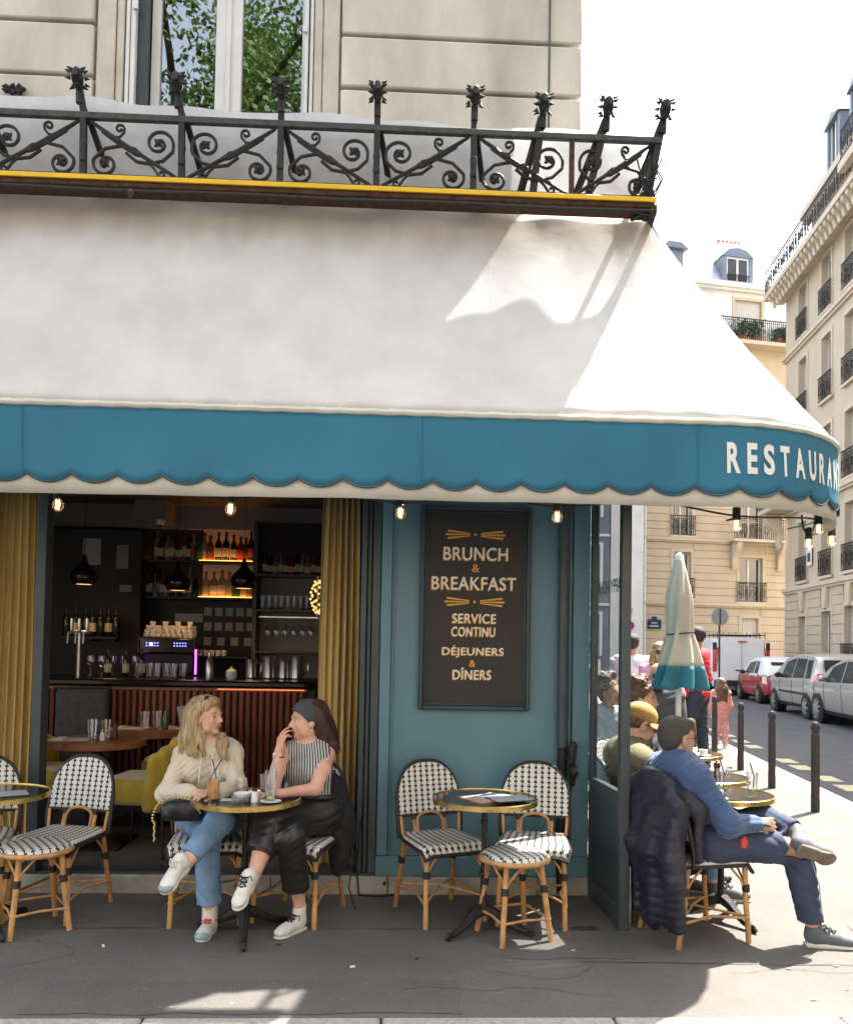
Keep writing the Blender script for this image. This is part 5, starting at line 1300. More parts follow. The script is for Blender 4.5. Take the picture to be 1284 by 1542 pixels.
for i,(dx,dy) in enumerate(((-.08,-.1),(.06,-.02),(.1,-.14))): plain('coffee_cup',lambda b:b.lathe([(.055,0),(.06,.006),(.03,.008),(.036,.05),(.033,.05),(.02,.012),(.001,.012)],seg=16),'porcelain',(2.44+dx,6.85+dy,TT),['white cup on the parasol table nearest the pole','white cup in the middle of the parasol table','white cup on the parasol table nearest the street'][i],'cup')

# ---------------------------------------------------------------- closed parasol
pa = thing('parasol', 'closed cream parasol with teal scalloped border on the side terrace', 'parasol', (2.19,6.3,0))
b=MB(); b.tube([(0,0,.05),(0,0,2.30)],.022,12); b.build('pole','white_frame',pa)
b=MB(); b.lathe([(.24,0),(.24,.04),(.05,.06),(.03,.12)],seg=24); b.build('base','black_metal',pa)
def par_fn(z0,z1,n=96,nv=26):
    b=MB()
    def fn(u,v):
        z=z0+(z1-z0)*v; h=(2.30-z)/1.0; a=u*2*PI
        if z > 1.71: r=.022+.066*min(1,h/.34)**.7
        else: r=.088+.092*((1.71-z)/.41)**.85
        tw=.9*(2.3-z); f=1+(.16+.10*max(0,1.71-z)/.4)*math.sin(7*(a+tw)+.6*math.sin(2*a))*min(1,h/.25)+.10*math.sin(3*a+1.5*tw); lean=.015*(2.3-z)
        zz=z
        if v==0 and z0<1.4: pass
        return (r*f*math.cos(a)*1.0+lean, r*f*math.sin(a), zz-.015*math.sin(8*(a+tw))*(1-v) if z0<1.4 else zz)
    b.grid(fn,n,nv); return b
o=par_fn(1.47,2.29).build('cloth','parasol_cream',pa,smooth=80); o.modifiers.new('thick','SOLIDIFY').thickness=.003
o=par_fn(1.30,1.4705,96,6).build('border','parasol_teal',pa,smooth=80); o.modifiers.new('thick','SOLIDIFY').thickness=.003
b=MB(); b.lathe([(.035,2.27),(.03,2.30),(.012,2.325),(.001,2.33)],seg=14); b.build('finial','white_frame',pa)
b=MB(); b.tube([(.100*math.cos(2*PI*k/24)+.01,.100*math.sin(2*PI*k/24),1.715+.012*math.cos(2*PI*k/24)) for k in range(24)],.006,6,closed=True); b.build('strap','binding',pa)

# ---------------------------------------------------------------- bollards
bo=None
for i,(s_,t_) in enumerate(((8.81,2.96),(10.22,2.95),(11.64,2.96),(13.14,2.96))):
    lab=['dark bollard nearest the viewer on the side street kerb','second bollard from the viewer along the side street kerb','third bollard along the kerb, near the small child','farthest bollard, partly covering the small child'][i]
    if bo is None:
        bo=thing('bollard',lab,'bollard',ST(s_,t_),0,'bollards along the side street kerb')
        b=MB(); b.lathe([(.042,0),(.042,.76),(.038,.775),(.028,.785)],seg=16); b.build('post','bollard',bo)
        b=MB(); b.lathe([(.026,.78),(.040,.80),(.047,.835),(.042,.868),(.025,.889),(.001,.895)],seg=16); b.build('ball','bollard',bo)
    else: dup(bo,ST(s_,t_),0,lab)
# ---------------------------------------------------------------- street buildings
def rail_geo(b, x0, x1, z0, z1, y, n=None, fancy=True):
    b.box(x0,x1,y-.02,y+.02,z1-.04,z1); b.box(x0,x1,y-.015,y+.015,z0,z0+.03); b.box(x0,x1,y-.012,y+.012,z1-.16,z1-.14)
    n = n or max(4,int((x1-x0)/.11))
    for k in range(n+1):
        x = x0+.012+(x1-x0-.024)*k/n; b.box(x-.009,x+.009,y-.009,y+.009,z0+.03,z1-.04)
    if fancy:
        m = max(2,int((x1-x0)/.36)); w=(x1-x0)/m; zc=(z0+z1)/2-.05
        for k in range(m):
            xc=x0+w*(k+.5)
            b.tube([(xc+w*.32*math.cos(2*PI*j/12),y-.012,zc+.30*(z1-z0)*math.sin(2*PI*j/12)) for j in range(12)],.012,5,closed=True)
            b.tube([(xc+w*.14*math.cos(2*PI*j/10),y-.012,zc+.14*(z1-z0)*math.sin(2*PI*j/10)) for j in range(10)],.012,5,closed=True)
def facade(t, length, levels, wins, wall_mat, trim_mat, depth=8, course_levels=(), u0=0, skip=()):
    """wins: per level list of (uc, width, sill_z, head_z, kind)"""
    F_ = lambda name, mat, fn, parent=None, **k: part(name, mat, fn, parent or t, **k)
    wb = MB(); D0 = 0.0
    for li in range(len(levels)-1):
        z0,z1 = levels[li],levels[li+1]; ws = sorted(wins.get(li,[])); edge = u0
        segs=[]
        for (uc,w,sz,hz,kind) in ws:
            segs.append((edge,uc-w/2)); edge=uc+w/2
            if sz > z0+.01: wb.box(uc-w/2,uc+w/2,D0,D0+.45,z0,sz)
            if hz < z1-.01: wb.box(uc-w/2,uc+w/2,D0,D0+.45,hz,z1)
        segs.append((edge,length))
        for a,c in segs: wb.box(a,c,D0,D0+.45,z0,z1)
        if li in course_levels:
            nz=max(3,round((z1-z0-.3)/.37)); ch=(z1-z0-.24)/nz
            for k in range(nz):
                za,zb=z0+.05+k*ch+.02,z0+.05+(k+1)*ch-.02
                for a,c in segs:
                    F_('stone_course',wall_mat,lambda b:b.box(a+(.14 if a>u0 else 0),c-(.14 if c<length else 0),-.035,.001,za,zb),bevel=.012)
        for (uc,w,sz,hz,kind) in ws:
            wo_=F_('window','white_frame',lambda b:[b.box(uc-w/2,uc-w/2+.07,.22,.28,sz,hz),b.box(uc+w/2-.07,uc+w/2,.22,.28,sz,hz),b.box(uc-.05,uc+.05,.21,.28,sz,hz),b.box(uc-w/2+.07,uc+w/2-.07,.22,.28,hz-.08,hz),b.box(uc-w/2+.07,uc+w/2-.07,.22,.28,sz,sz+.08)]+([b.box(uc-w/2+.07,uc+w/2-.07,.225,.275,sz+(hz-sz)*.38,sz+(hz-sz)*.38+.05)]))
            if kind=='shut':
                F_('shutter','shutter_white',lambda b:[b.box(uc-w/2+.02,uc+w/2-.02,.12,.16,sz,hz)]+[b.box(uc-w/2+.05+k*.13,uc-w/2+.09+k*.13,.105,.12,sz+.05,hz-.05) for k in range(int((w-.1)/.13))],wo_)
            elif kind=='door': F_('door_leaf','window_dark',lambda b:b.box(uc-w/2+.07,uc+w/2-.07,.24,.27,sz,hz-.08),wo_)
            else:
                for s_ in (-1,1):
                    F_('pane','far_glass',lambda b:b.box(uc+s_*.05 if s_>0 else uc-w/2+.07,uc+w/2-.07 if s_>0 else uc-.05,.245,.255,sz+.08,hz-.08),wo_,smooth=0)
                    F_('curtain','curtain_white',lambda b:b.box(uc+s_*(w*.30)-w*.10,uc+s_*(w*.30)+w*.10,.32,.34,sz,hz),wo_)
                F_('dark_room','window_dark',lambda b:b.box(uc-w/2,uc+w/2,.40,.44,sz,hz),wo_)
            F_('surround',trim_mat,lambda b:[b.box(uc-w/2-.13,uc-w/2-.001,-.05,.02,sz,hz+.13),b.box(uc+w/2+.001,uc+w/2+.13,-.05,.02,sz,hz+.13),b.box(uc-w/2,uc+w/2,-.05,.02,hz+.001,hz+.13)],wo_)
            if 'r' in kind: 
                b=MB(); rail_geo(b,uc-w/2-.16,uc+w/2+.16,sz+.02,sz+.98,-.11); b.build('window_railing','wrought_iron',wo_,smooth=0)
                F_('sill',trim_mat,lambda b:b.box(uc-w/2-.2,uc+w/2+.2,-.13,-.051,sz-.10,sz+.0),wo_)
    wb.build('wall',wall_mat,t)
    F_('core',wall_mat,lambda b:b.box(u0+.02,length-.02,.55,depth,levels[0],levels[-1]))
    return F_
# beige building closing the view
bb=thing('corner_building','beige stone apartment building closing the end of the side street','building',(12.1,40,0),R(9.5))
lv=[0,3.8,6.95,10.15,13.4,16.75,19.55]
wn={0:[(-1.6,1.0,1.2,3.1,'shut'),(5.75,.95,2.0,3.15,'shut'),(9,1,1.2,3.1,'shut')],1:[(2.08,.95,4.05,6.3,'r'),(5.8,1.3,3.95,6.15,'r'),(9.5,1,4,6.2,'r')],2:[(2.08,1.0,7.1,9.4,'r'),(5.8,1.25,7.1,9.4,''),(9.5,1,7.1,9.4,'r')],3:[(2.08,1,10.4,12.6,'r'),(5.8,1.2,10.4,12.6,'r')],4:[(2.08,1,13.7,15.9,'r'),(5.8,1.2,13.7,15.9,'r')],5:[(2.3,1.2,16.9,19.0,'shut'),(5.6,1.5,16.9,19.05,'shut')]}
FB=facade(bb,14,lv,wn,'haussmann','haussmann_trim',course_levels=(0,1,2))
for z in (3.72,6.85,10.1,13.35): FB('ledge','haussmann_trim',lambda b:[b.box(0,14,-.16,.0,z,z+.14),b.box(0,14,-.10,.0,z-.08,z-.001)])
# balcony with brackets on the second floor and the fifth
bal2=FB('balcony','haussmann_trim',lambda b:b.box(4.45,7.9,-.75,-.161,6.86,7.0)); b=MB(); rail_geo(b,4.45,7.9,7.0,8.0,-.72); b.box(4.44,4.47,-.72,-.05,7.9,8.0); b.build('balcony_railing','wrought_iron',bal2,smooth=0)
for u in (4.8,7.3):
    pr=[(u-.16+.32*k,0) for k in (0,1)]
    b=MB(); b.prism([(-.70,6.85),(-.162,6.85),(-.162,5.5),(-.20,5.5),(-.30,5.75),(-.28,6.0),(-.42,6.3),(-.60,6.5)],u-.15,u+.15,lambda x,y,z:(y,x,z)); b.build('bracket','haussmann_trim',bal2,bevel=.03)
bal5=FB('balcony','haussmann_trim',lambda b:b.box(3.2,14,-.8,-.001,16.6,16.78)); b=MB(); rail_geo(b,3.2,13.9,16.78,17.85,-.75); b.build('balcony_railing','wrought_iron',bal5,smooth=0)
FB('cornice','white_plaster_glare',lambda b:[b.box(-.1,14,-.35,.0,19.55,19.8),b.box(-.1,14,-.22,.0,19.42,19.549)])
FB('upper_storey_glare','white_plaster_glare',lambda b:[b.box(0,1.55,-.03,-.001,16.8,19.42),b.box(3.05,4.7,-.03,-.001,16.8,19.42),b.box(6.5,14,-.03,-.001,16.8,19.42),b.box(1.56,3.04,-.03,-.001,19.1,19.42),b.box(4.72,6.48,-.03,-.001,19.18,19.42)])  # top storey whitened: overexposed daylight put into the colour
rf=FB('roof','zinc_pale',lambda b:b.prism([(-.1,19.8),(1.0,21.6),(6,22.0),(8,19.8)],-.1,14,lambda x,y,z:(y,x,z)))
for i,u in enumerate((5.0,)):
    dm=FB('dormer','zinc',lambda b:[b.box(u-.85,u-.62,-.05,1.2,19.9,21.2),b.box(u+.62,u+.85,-.05,1.2,19.9,21.2),b.prism([(u-.9,21.2),(u-.5,21.55),(u,21.66),(u+.5,21.55),(u+.9,21.2)],-.08,1.6)])
    FB('dormer_window','white_frame',lambda b:[b.box(u-.62,u-.54,.0,.06,19.95,21.2),b.box(u+.54,u+.62,.0,.06,19.95,21.2),b.box(u-.05,u+.05,0,.06,19.95,21.2),b.box(u-.54,u+.54,0,.06,21.1,21.2)],dm)
    FB('dormer_pane','window_dark',lambda b:b.box(u-.54,u+.54,.04,.05,19.95,21.1),dm)
    b=MB(); rail_geo(b,u-.6,u+.6,19.9,20.3,-.06,fancy=False); b.build('dormer_rail','wrought_iron',dm,smooth=0)
dm=FB('dormer','zinc',lambda b:[b.box(1.0,1.2,-.05,1.2,19.9,21.3),b.prism([(.9,21.3),(1.2,21.6),(1.9,21.6),(2.3,21.3)],-.08,1.6),b.box(1.21,2.1,.1,1.2,19.9,21.3)])
ch=FB('chimney','white_plaster_glare',lambda b:b.box(5.0,6.6,1.6,2.4,21.2,22.75)); 
for k in range(6): FB('chimney_pot','chimney_pot',lambda b:b.lathe([(.10,0),(.085,.28),(.1,.30)],(5.15+k*.24,2.0,22.75),10),ch)
ch=FB('chimney','white_plaster_glare',lambda b:b.box(.7,1.4,1.8,2.4,21.2,22.9)); FB('chimney_pot','chimney_pot',lambda b:b.lathe([(.10,0),(.085,.28)],(1.05,2.0,22.9),10),ch)
FB('downpipe','white_frame',lambda b:b.tube([(.08,-.1,0),(.08,-.1,16)],.06,8))
# plants on the fifth floor balcony
for k,(u,h) in enumerate(((5.0,.75),(5.7,.8),(7.0,.55),(7.5,.6))):
    t=thing('balcony_plant',['bushy plant on the fifth floor balcony before the shuttered window','second bushy plant on the fifth floor balcony','small plant on the high balcony near the right building','last small plant on the high balcony'][k],'plant'); t.location=bb.matrix_basis@Vector((u,-.45,16.8)) if False else (12.1+u*math.cos(R(9.5))+.45*math.sin(R(9.5)),40+u*math.sin(R(9.5))-.45*math.cos(R(9.5)),16.785)
    b=MB(); b.lathe([(.15,0),(.2,.3)],seg=10); b.build('pot','chimney_pot',t)
    b=MB(); r_=random.Random(k)
    for j in range(220):
        p=np.array([r_.gauss(0,.17),r_.gauss(0,.17),.3+r_.random()*h]); d1=np.array([r_.uniform(-1,1),r_.uniform(-1,1),r_.uniform(-1,1)])*.07; d2=np.array([r_.uniform(-1,1),r_.uniform(-1,1),r_.uniform(-1,1)])*.07
        b.add([p-d1,p-d2,p+d1,p+d2],[(0,1,2,3)])
    struct(b.build('foliage','pot_plant',t,smooth=0),'stuff')
# white building beside it
wb_=thing('white_building','plain white rendered building beyond the windscreen edge','building',(10.15,38.4,0),R(4))
FW=facade(wb_,1.55,[0,4,7.5,11],{},'white_plaster_glare','white_plaster_glare',depth=10)
FW('plinth','stone_trim',lambda b:b.box(0,1.55,-.06,-.001,0,.9)); FW('cornice','white_plaster_glare',lambda b:b.box(0,1.6,-.2,.4,11.0,11.3))
gb_=thing('grey_building','slate grey modern building with white framed windows seen through the windscreen','building',(2.0,37.85,0),R(4))
FG=facade(gb_,8.1,[0,3.6,6.8,10],{li:[(u,1.5,z0,z0+1.9,'') for u in (4.3,6.9)] for li,z0 in ((0,1.2),(1,4.4),(2,7.6))},'zinc','white_frame',depth=10)
FG('cornice','zinc_pale',lambda b:b.box(0,8.1,-.2,.4,10.0,10.25)); FG('ledge','white_frame',lambda b:b.box(0,8.1,-.1,-.001,3.5,3.62)); FG('ledge','white_frame',lambda b:b.box(0,8.1,-.1,-.001,6.7,6.82))
# right building along the street
rb=thing('tall_building','tall pale stone apartment building along the far side of the street','building',ST(38.3,11.6),R(-98.7))
lv=[0,4.2,7.6,10.9,14.4,17.2]
W3=[2.3,5.0,7.35]; W4=W3+[10.2,12.6]
wn={0:[(2.3,.9,.2,3.0,'door'),(5.0,1.0,.2,3.1,'door'),(7.3,1.0,.9,3.2,'door'),(10.2,1.2,.9,3.2,'door'),(12.6,1.2,.9,3.2,'door')]}
for li,(a,c) in {1:(4.45,6.9),2:(7.8,10.2),3:(11.2,13.7),4:(14.65,16.8)}.items(): wn[li]=[(u,1.0,a,c,'r') for u in W4]
FR=facade(rb,42,lv,wn,'haussmann','haussmann_trim',depth=9,course_levels=(0,))
for z in (4.1,7.5,14.3): FR('ledge','haussmann_trim',lambda b:[b.box(0,42,-.18,0,z,z+.16),b.box(0,42,-.11,0,z-.1,z-.001)])
FR('cornice','haussmann_trim',lambda b:[b.box(-.4,42,-.85,0,17.2,17.42),b.box(-.3,42,-.5,0,17.0,17.199)])
md=None
for k in range(30):
    if md is None: md=FR('modillion','haussmann_trim',lambda b:b.prism([(-.8,17.195),(-.501,17.195),(-.501,16.7),(-.56,16.7),(-.62,16.95),(-.78,17.05)],0,.2,lambda x,y,z:(y,x,z))); md.location=(.1,0,0)
    else: share(md,'modillion',rb,(.1+k*.42,0,0))
b=MB(); rail_geo(b,-.35,14,17.42,18.5,-.80); b.build('balcony_railing','wrought_iron',rb,smooth=0)
FR('top_storey','haussmann',lambda b:b.box(.6,42,.9,9,17.2,20.5))
for u in W4: FR('top_window','window_dark',lambda b:b.box(u-.5,u+.5,.86,.899,17.5,19.7))
FR('top_cornice','haussmann_trim',lambda b:[b.box(.3,42,.45,.899,20.5,20.8),b.box(.3,42,.6,.899,20.3,20.499)])
FR('roof','zinc',lambda b:b.prism([(.6,20.8),(2.2,23.6),(7,24),(9,20.8)],.4,42,lambda x,y,z:(y,x,z)))
for k,u in enumerate((3.6,6.0,8.4,10.8)):
    dm=FR('dormer','zinc',lambda b:[b.box(u-.7,u-.5,.7,2.6,20.8,22.9),b.box(u+.5,u+.7,.7,2.6,20.8,22.9),b.prism([(u-.8,22.9),(u,23.25),(u+.8,22.9)],.6,2.8)])
    FR('dormer_window','white_frame',lambda b:[b.box(u-.5,u-.42,.8,.86,20.8,22.9),b.box(u+.42,u+.5,.8,.86,20.8,22.9),b.box(u-.04,u+.04,.8,.86,20.8,22.9)],dm); FR('dormer_pane','window_dark',lambda b:b.box(u-.42,u+.42,.84,.85,20.8,22.9),dm)
FR('downpipe','zinc_pale',lambda b:b.tube([(8.75,-.14,.0),(8.75,-.14,17.0)],.07,10)); 
# projecting second floor corner balcony on carved consoles
cb=FR('balcony','haussmann_trim',lambda b:b.box(-.7,1.5,-1.0,-.181,7.55,7.75)); 
b=MB(); b.prism([(-.95,7.54),(-.182,7.54),(-.182,6.0),(-.30,6.0),(-.38,6.35),(-.34,6.6),(-.6,6.9),(-.85,7.2)],-.3,.2,lambda x,y,z:(y,x,z)); b.build('console','haussmann_trim',cb,bevel=.04)
b=MB(); rail_geo(b,-.68,1.5,7.75,8.75,-.96); b.build('balcony_railing','wrought_iron',cb,smooth=0)
nb=FR('nearer_bay','haussmann_trim',lambda b:b.box(9.0,42,-.30,-.001,0,17.0)); 
b=MB(); rail_geo(b,9.2,16,18.0,19.1,-1.05); b.build('balcony_railing','wrought_iron',nb,smooth=0); FR('bay_balcony','haussmann_trim',lambda b:b.box(9.1,16,-1.1,-.851,17.7,18.0),nb)
# keystones over the ground floor doors
for u in (2.3,5.0,7.3): FR('keystone','haussmann_trim',lambda b:b.prism([(u-.14,3.2),(u+.14,3.2),(u+.22,4.0),(u-.22,4.0)],-.14,.0),bevel=.02)

# ---------------------------------------------------------------- street signs
ss=thing('round_sign','grey back of a round traffic sign on a dark pole','sign',ST(30.2,6.95)[:2]+(0,))
b=MB(); b.tube([(0,0,-.12),(0,0,3.0)],.035,10); b.build('pole','bollard',ss)
b=MB(); b.lathe([(.30,-.012),(.30,.012)],(0,-.045,2.72),28,np.array([[1,0,0],[0,0,-1],[0,1,0]])); b.build('disc','sign_grey',ss); b=MB(); b.box(-.02,.02,-.075,-.06,2.45,3.0); b.build('bracket','bollard',ss)
def plaque(u,z,label,w=.7,h=.45):
    c,s_=math.cos(R(9.5)),math.sin(R(9.5)); t=thing('street_plaque',label,'sign',(12.1+u*c+.05*s_,40+u*s_-.05*c,z),R(9.5))
    b=MB(); b.prism([(-w/2,-h/2),(w/2,-h/2),(w/2,h/2),(w*.2,h/2),(.12,h/2+.14),(-.12,h/2+.14),(-w*.2,h/2),(-w/2,h/2)],-.03,0); b.build('plate','plaque_blue',t)
    b=MB(); b.box(-w/2,w/2,-.034,-.031,h/2-.03,h/2); b.box(-w/2,w/2,-.034,-.031,-h/2,-h/2+.03); b.build('border','plaque_green',t)
    b=MB(); r_=random.Random(2)
    for zz,ww,n_ in ((.06,.3,4),(-.09,.5,7)):
        for k in range(n_): x0=-ww/2+ww*k/n_; b.box(x0,x0+ww/n_*r_.uniform(.45,.7),-.036,-.031,zz-.035,zz+r_.uniform(.02,.04))
    struct(b.build('lettering','letter_white',t,smooth=0),'stuff')
plaque(.62,2.75,'small blue enamel street name plaque on the beige wall')
t=thing('no_parking_sign','small round blue and red no parking sign on the white wall','sign',(11.05,38.40,2.62),R(4))
b=MB(); b.lathe([(.20,-.01),(.20,.01)],(0,-.03,0),24,np.array([[1,0,0],[0,0,-1],[0,1,0]])); b.build('disc','sign_red',t); b=MB(); b.lathe([(.155,-.004),(.155,.004)],(0,-.046,0),24,np.array([[1,0,0],[0,0,-1],[0,1,0]])); b.build('face','sign_blue',t)
b=MB(); b.obox((0,-.054,0),(.16,.003,.018),np.array(Matrix.Rotation(R(45),3,'Y'))); b.build('bar','sign_red',t); b=MB(); b.box(-.12,.12,-.03,-.01,.55,.8); b.build('number_plate','menu_grey',t)
t=thing('wall_plaque','small blue and white plaque between first floor windows','sign',ST(35.0,11.53,5.35),R(-98.7)); b=MB(); b.box(-.25,.25,-.03,0,-.35,.35); b.prism([(-.28,.36),(.28,.36),(0,.75)],-.03,0); b.build('plate','porcelain',t); b=MB(); b.box(-.16,.16,-.04,-.031,-.2,.15); b.build('face','plaque_blue',t)

# ---------------------------------------------------------------- vehicles
def smoothstep(x): x=max(0,min(1,x)); return x*x*(3-2*x)
def make_car(name,label,P,loc,rz):
    """P: dict with top profile [(x,z)], L, W, belt, roof inset; x from rear (0) to front (L)"""
    t=thing(name,label,P.get('cat','car'),loc,rz); L,Wd=P['L'],P['W']; tp=np.array(P['top']); bl=np.array(P['belt']); zb0=P.get('zb',.24)
    NU=22
    def zt(x): return np.interp(x,tp[:,0],tp[:,1])
    def zbelt(x): return np.interp(x,bl[:,0],bl[:,1])
    def hw(x,z):
        e=1-.16*max(0,1-(x/(.16*L)))**2.2-.20*max(0,1-((L-x)/(.17*L)))**2.2
        w=Wd/2*e; zb_=zbelt(x)
        if z>zb_: w-=(z-zb_)*P.get('tumble',.28)
        else: w-=.035*((zb_-z)/.6)**2
        if z<.42: w-=.10*((.42-z)/.2)**2*.5
        return w
    def ring(x,u):
        # u 0..1 : left sill -> roof centre(0.5) -> right sill
        s_=-1 if u<.5 else 1; q_=u*2 if u<.5 else (1-u)*2   # q 0 at sill, 1 at centre
        z1=zt(x); zlo=zb0+.12*max(0,1-x/(.08*L))+.08*max(0,1-(L-x)/(.08*L))
        if q_<.75:
            f=q_/.75; z=zlo+(z1-.05-zlo)*f; y=hw(x,z); 
        else:
            f=(q_-.75)/.25; a=f*PI/2; w0=hw(x,z1-.05); y=w0*(1-f) if False else w0*math.cos(a)**.55 if f<1 else 0.0; z=z1-.05+.05*math.sin(a)**.5+.03*(1-(y/w0)**2)
        return np.array([x,s_*y,z])
    def u_of(x,z,side):
        z1=zt(x); zlo=zb0+.12*max(0,1-x/(.08*L))+.08*max(0,1-(L-x)/(.08*L)); q_=.75*(z-zlo)/(z1-.05-zlo); return q_/2 if side<0 else 1-q_/2
    xs_=np.linspace(0,L,60); us_=np.r_[np.linspace(0,.375,14),np.linspace(.385,.615,17),np.linspace(.625,1,14)]
    b=MB(); V=[];Fs=[]
    for x in xs_:
        for u in us_: V.append(ring(x,u))
    n=len(us_)
    for i in range(len(xs_)-1):
        for j in range(n-1): a=i*n+j; Fs.append((a,a+1,a+n+1,a+n))
    Fs+=[tuple(range(n)),tuple((len(xs_)-1)*n+k for k in range(n-1,-1,-1))]
    two=P.get('two')
    b.add(V,Fs)
    if two:
        for i,f in enumerate(b.f):
            c=np.mean([b.v[k] for k in f],0); b.m[i]=1 if c[2]>zbelt(c[0])+.0 else 0
    b.build('body',P['mat'] if not two else [P['mat'],two],t,smooth=50)
    def side_patch(name,quad,mat,side,eps=.006,par=None,nn=6):
        b=MB(); q_=[np.array(p) for p in quad]
        def fn(u,v):
            p=(q_[0]*(1-u)+q_[1]*u)*(1-v)+(q_[3]*(1-u)+q_[2]*u)*v; x,z=p; return (x,side*(hw(x,z)+eps),z)
        b.grid(fn,nn,nn); return b.build(name,mat,par or t)
    for side in (-1,1):
        for q_ in P['swin']: side_patch('side_window',q_,'car_glass',side)
        for x in P.get('gaps',()):
            z1=zbelt(x); b=MB(); b.tube([(x,side*(hw(x,z)+.001),z) for z in np.linspace(.34,z1,8)],.006,4); b.build('door_gap','car_black',t)
        if 'strip' in P: a,c,z=P['strip']; side_patch('rub_strip',[(a,z-.03),(c,z-.03),(c,z+.03),(a,z+.03)],'car_black',side,.012)
        if 'sill' in P: side_patch('sill_trim',[(.9,.25),(L-.95,.25),(L-.95,.34),(.9,.34)],'car_black',side,.008)
        for x in P.get('handles',()): b=MB(); z=zbelt(x)-.14; b.tube([(x-.09,side*(hw(x,z)+.012),z),(x+.09,side*(hw(x,z)+.012),z)],.014,6); b.build('door_handle',P['mat'],t)
        xm,zm=P['mirror']; b=MB(); b.sphere((xm,side*(hw(xm,zm)+.12),zm),(.06,.10,.075),10,8); b.bar((xm,side*(hw(xm,zm)-.02),zm-.05),(xm,side*(hw(xm,zm)+.1),zm-.03),.03); b.build('wing_mirror',P.get('mirmat','car_black'),t)
        # tail lamp
        x0,x1,z0,z1=P['tail']; lamp=side_patch('tail_lamp',[(x0,z0),(x1,z0),(x1,z1),(x0,z1)],P.get('tailmat','lamp_red'),side,.012); 
        hx0,hx1,hz0,hz1=P['head']; side_patch('headlamp',[(hx0,hz0),(hx1,hz0),(hx1,hz1),(hx0,hz1)],'lamp_clear',side,.012)
        if P.get('tail2'): x0,x1,z0,z1=P['tail2']; side_patch('tail_lamp_white',[(x0,z0),(x1,z0),(x1,z1),(x0,z1)],'lamp_clear',side,.016)
    # rear face pieces: rear screen, lamps on the rear, bumper, plate
    def rear_x(z): 
        return np.interp(z,[p[1] for p in P['rear']],[p[0] for p in P['rear']])
    def rear_patch(name,y0,y1,z0,z1,mat,eps=.012,ny=8,nz=5):
        b=MB()
        def fn(u,v):
            z=z0+(z1-z0)*v; yy=y0+(y1-y0)*u; return (rear_x(z)-eps+.10*(abs(yy)/(Wd/2))**3*.8,yy,z)
        b.grid(fn,ny,nz); return b.build(name,mat,t)
    for nm,y0,y1,z0,z1,mt in P['rearp']: rear_patch(nm,y0,y1,z0,z1,mt)
    if 'front_glass' in P:
        xa,xb=P['front_glass']; b=MB(); 
        def fn(u,v):
            x=xa+(xb-xa)*u; p=ring(x,.40+.20*v); return (p[0]+.004,p[1],p[2]+.008)
        b.grid(fn,6,8); b.build('windscreen','car_glass',t)
    # wheels
    wr=P.get('wr',.31)
    for x in P['wheels']:
        for side in (-1,1):
            y=side*(Wd/2-.10)
            rot=np.array([[1,0,0],[0,0,1],[0,-1,0]])
            b=MB(); b.lathe([(wr+.045,-.094),(wr+.045,.16)],(x,y,wr),24,rot*np.array([1,1,1]) if side<0 else np.array([[1,0,0],[0,0,-1],[0,1,0]])) ; b.build('wheel_arch','car_black',t)
            rt_=np.array([[1,0,0],[0,0,1],[0,-1,0]]) if side<0 else np.array([[1,0,0],[0,0,-1],[0,1,0]])
            # lathe axis z -> outward (side)
            ax_=np.array([[1,0,0],[0,0,side],[0,-side,0]]).astype(float); ax_=np.array([[1,0,0],[0,0,float(side)],[0,-float(side),0]])
            b=MB(); b.lathe([(wr*.62,-.1),(wr*.95,-.1),(wr,-.07),(wr,.085),(wr*.95,.112),(wr*.68,.118),(wr*.66,.10)],(x,y,wr),28,ax_,caps=False); wh=b.build('wheel','rubber',t)
            b=MB(); b.lathe([(wr*.67,.07),(wr*.67,.112),(wr*.60,.108),(wr*.58,.08),(.02,.075)],(x,y,wr),28,ax_); b.build('rim','alloy' if P.get('alloy',1) else 'sign_grey',wh)
            b=MB(); ns=P.get('spokes',5)
            for k in range(ns):
                a=2*PI*k/ns+.3; p0=ax_@np.array([.03*math.cos(a),.03*math.sin(a),.118])+np.array([x,y,wr]); p1=ax_@np.array([wr*.62*math.cos(a),wr*.62*math.sin(a),.105])+np.array([x,y,wr]); b.bar(p0,p1,.055,.03,upv=(0,side,0))
            b.lathe([(.055,.09),(.055,.125),(.03,.13)],(x,y,wr),12,ax_); b.build('spokes','alloy',wh)
            b=MB(); 
            for k in range(ns):
                a=2*PI*(k+.5)/ns+.3; c=ax_@np.array([wr*.40*math.cos(a),wr*.40*math.sin(a),.0785])+np.array([x,y,wr]); b.lathe([(wr*.13,0),(wr*.13,.003)],c,8,ax_)
            b.build('rim_gap','car_black',wh)
    return t
# car frame: local +x = front.  Parked facing away along the street: front towards +s
CR=R(90)-SA
K_=1.02
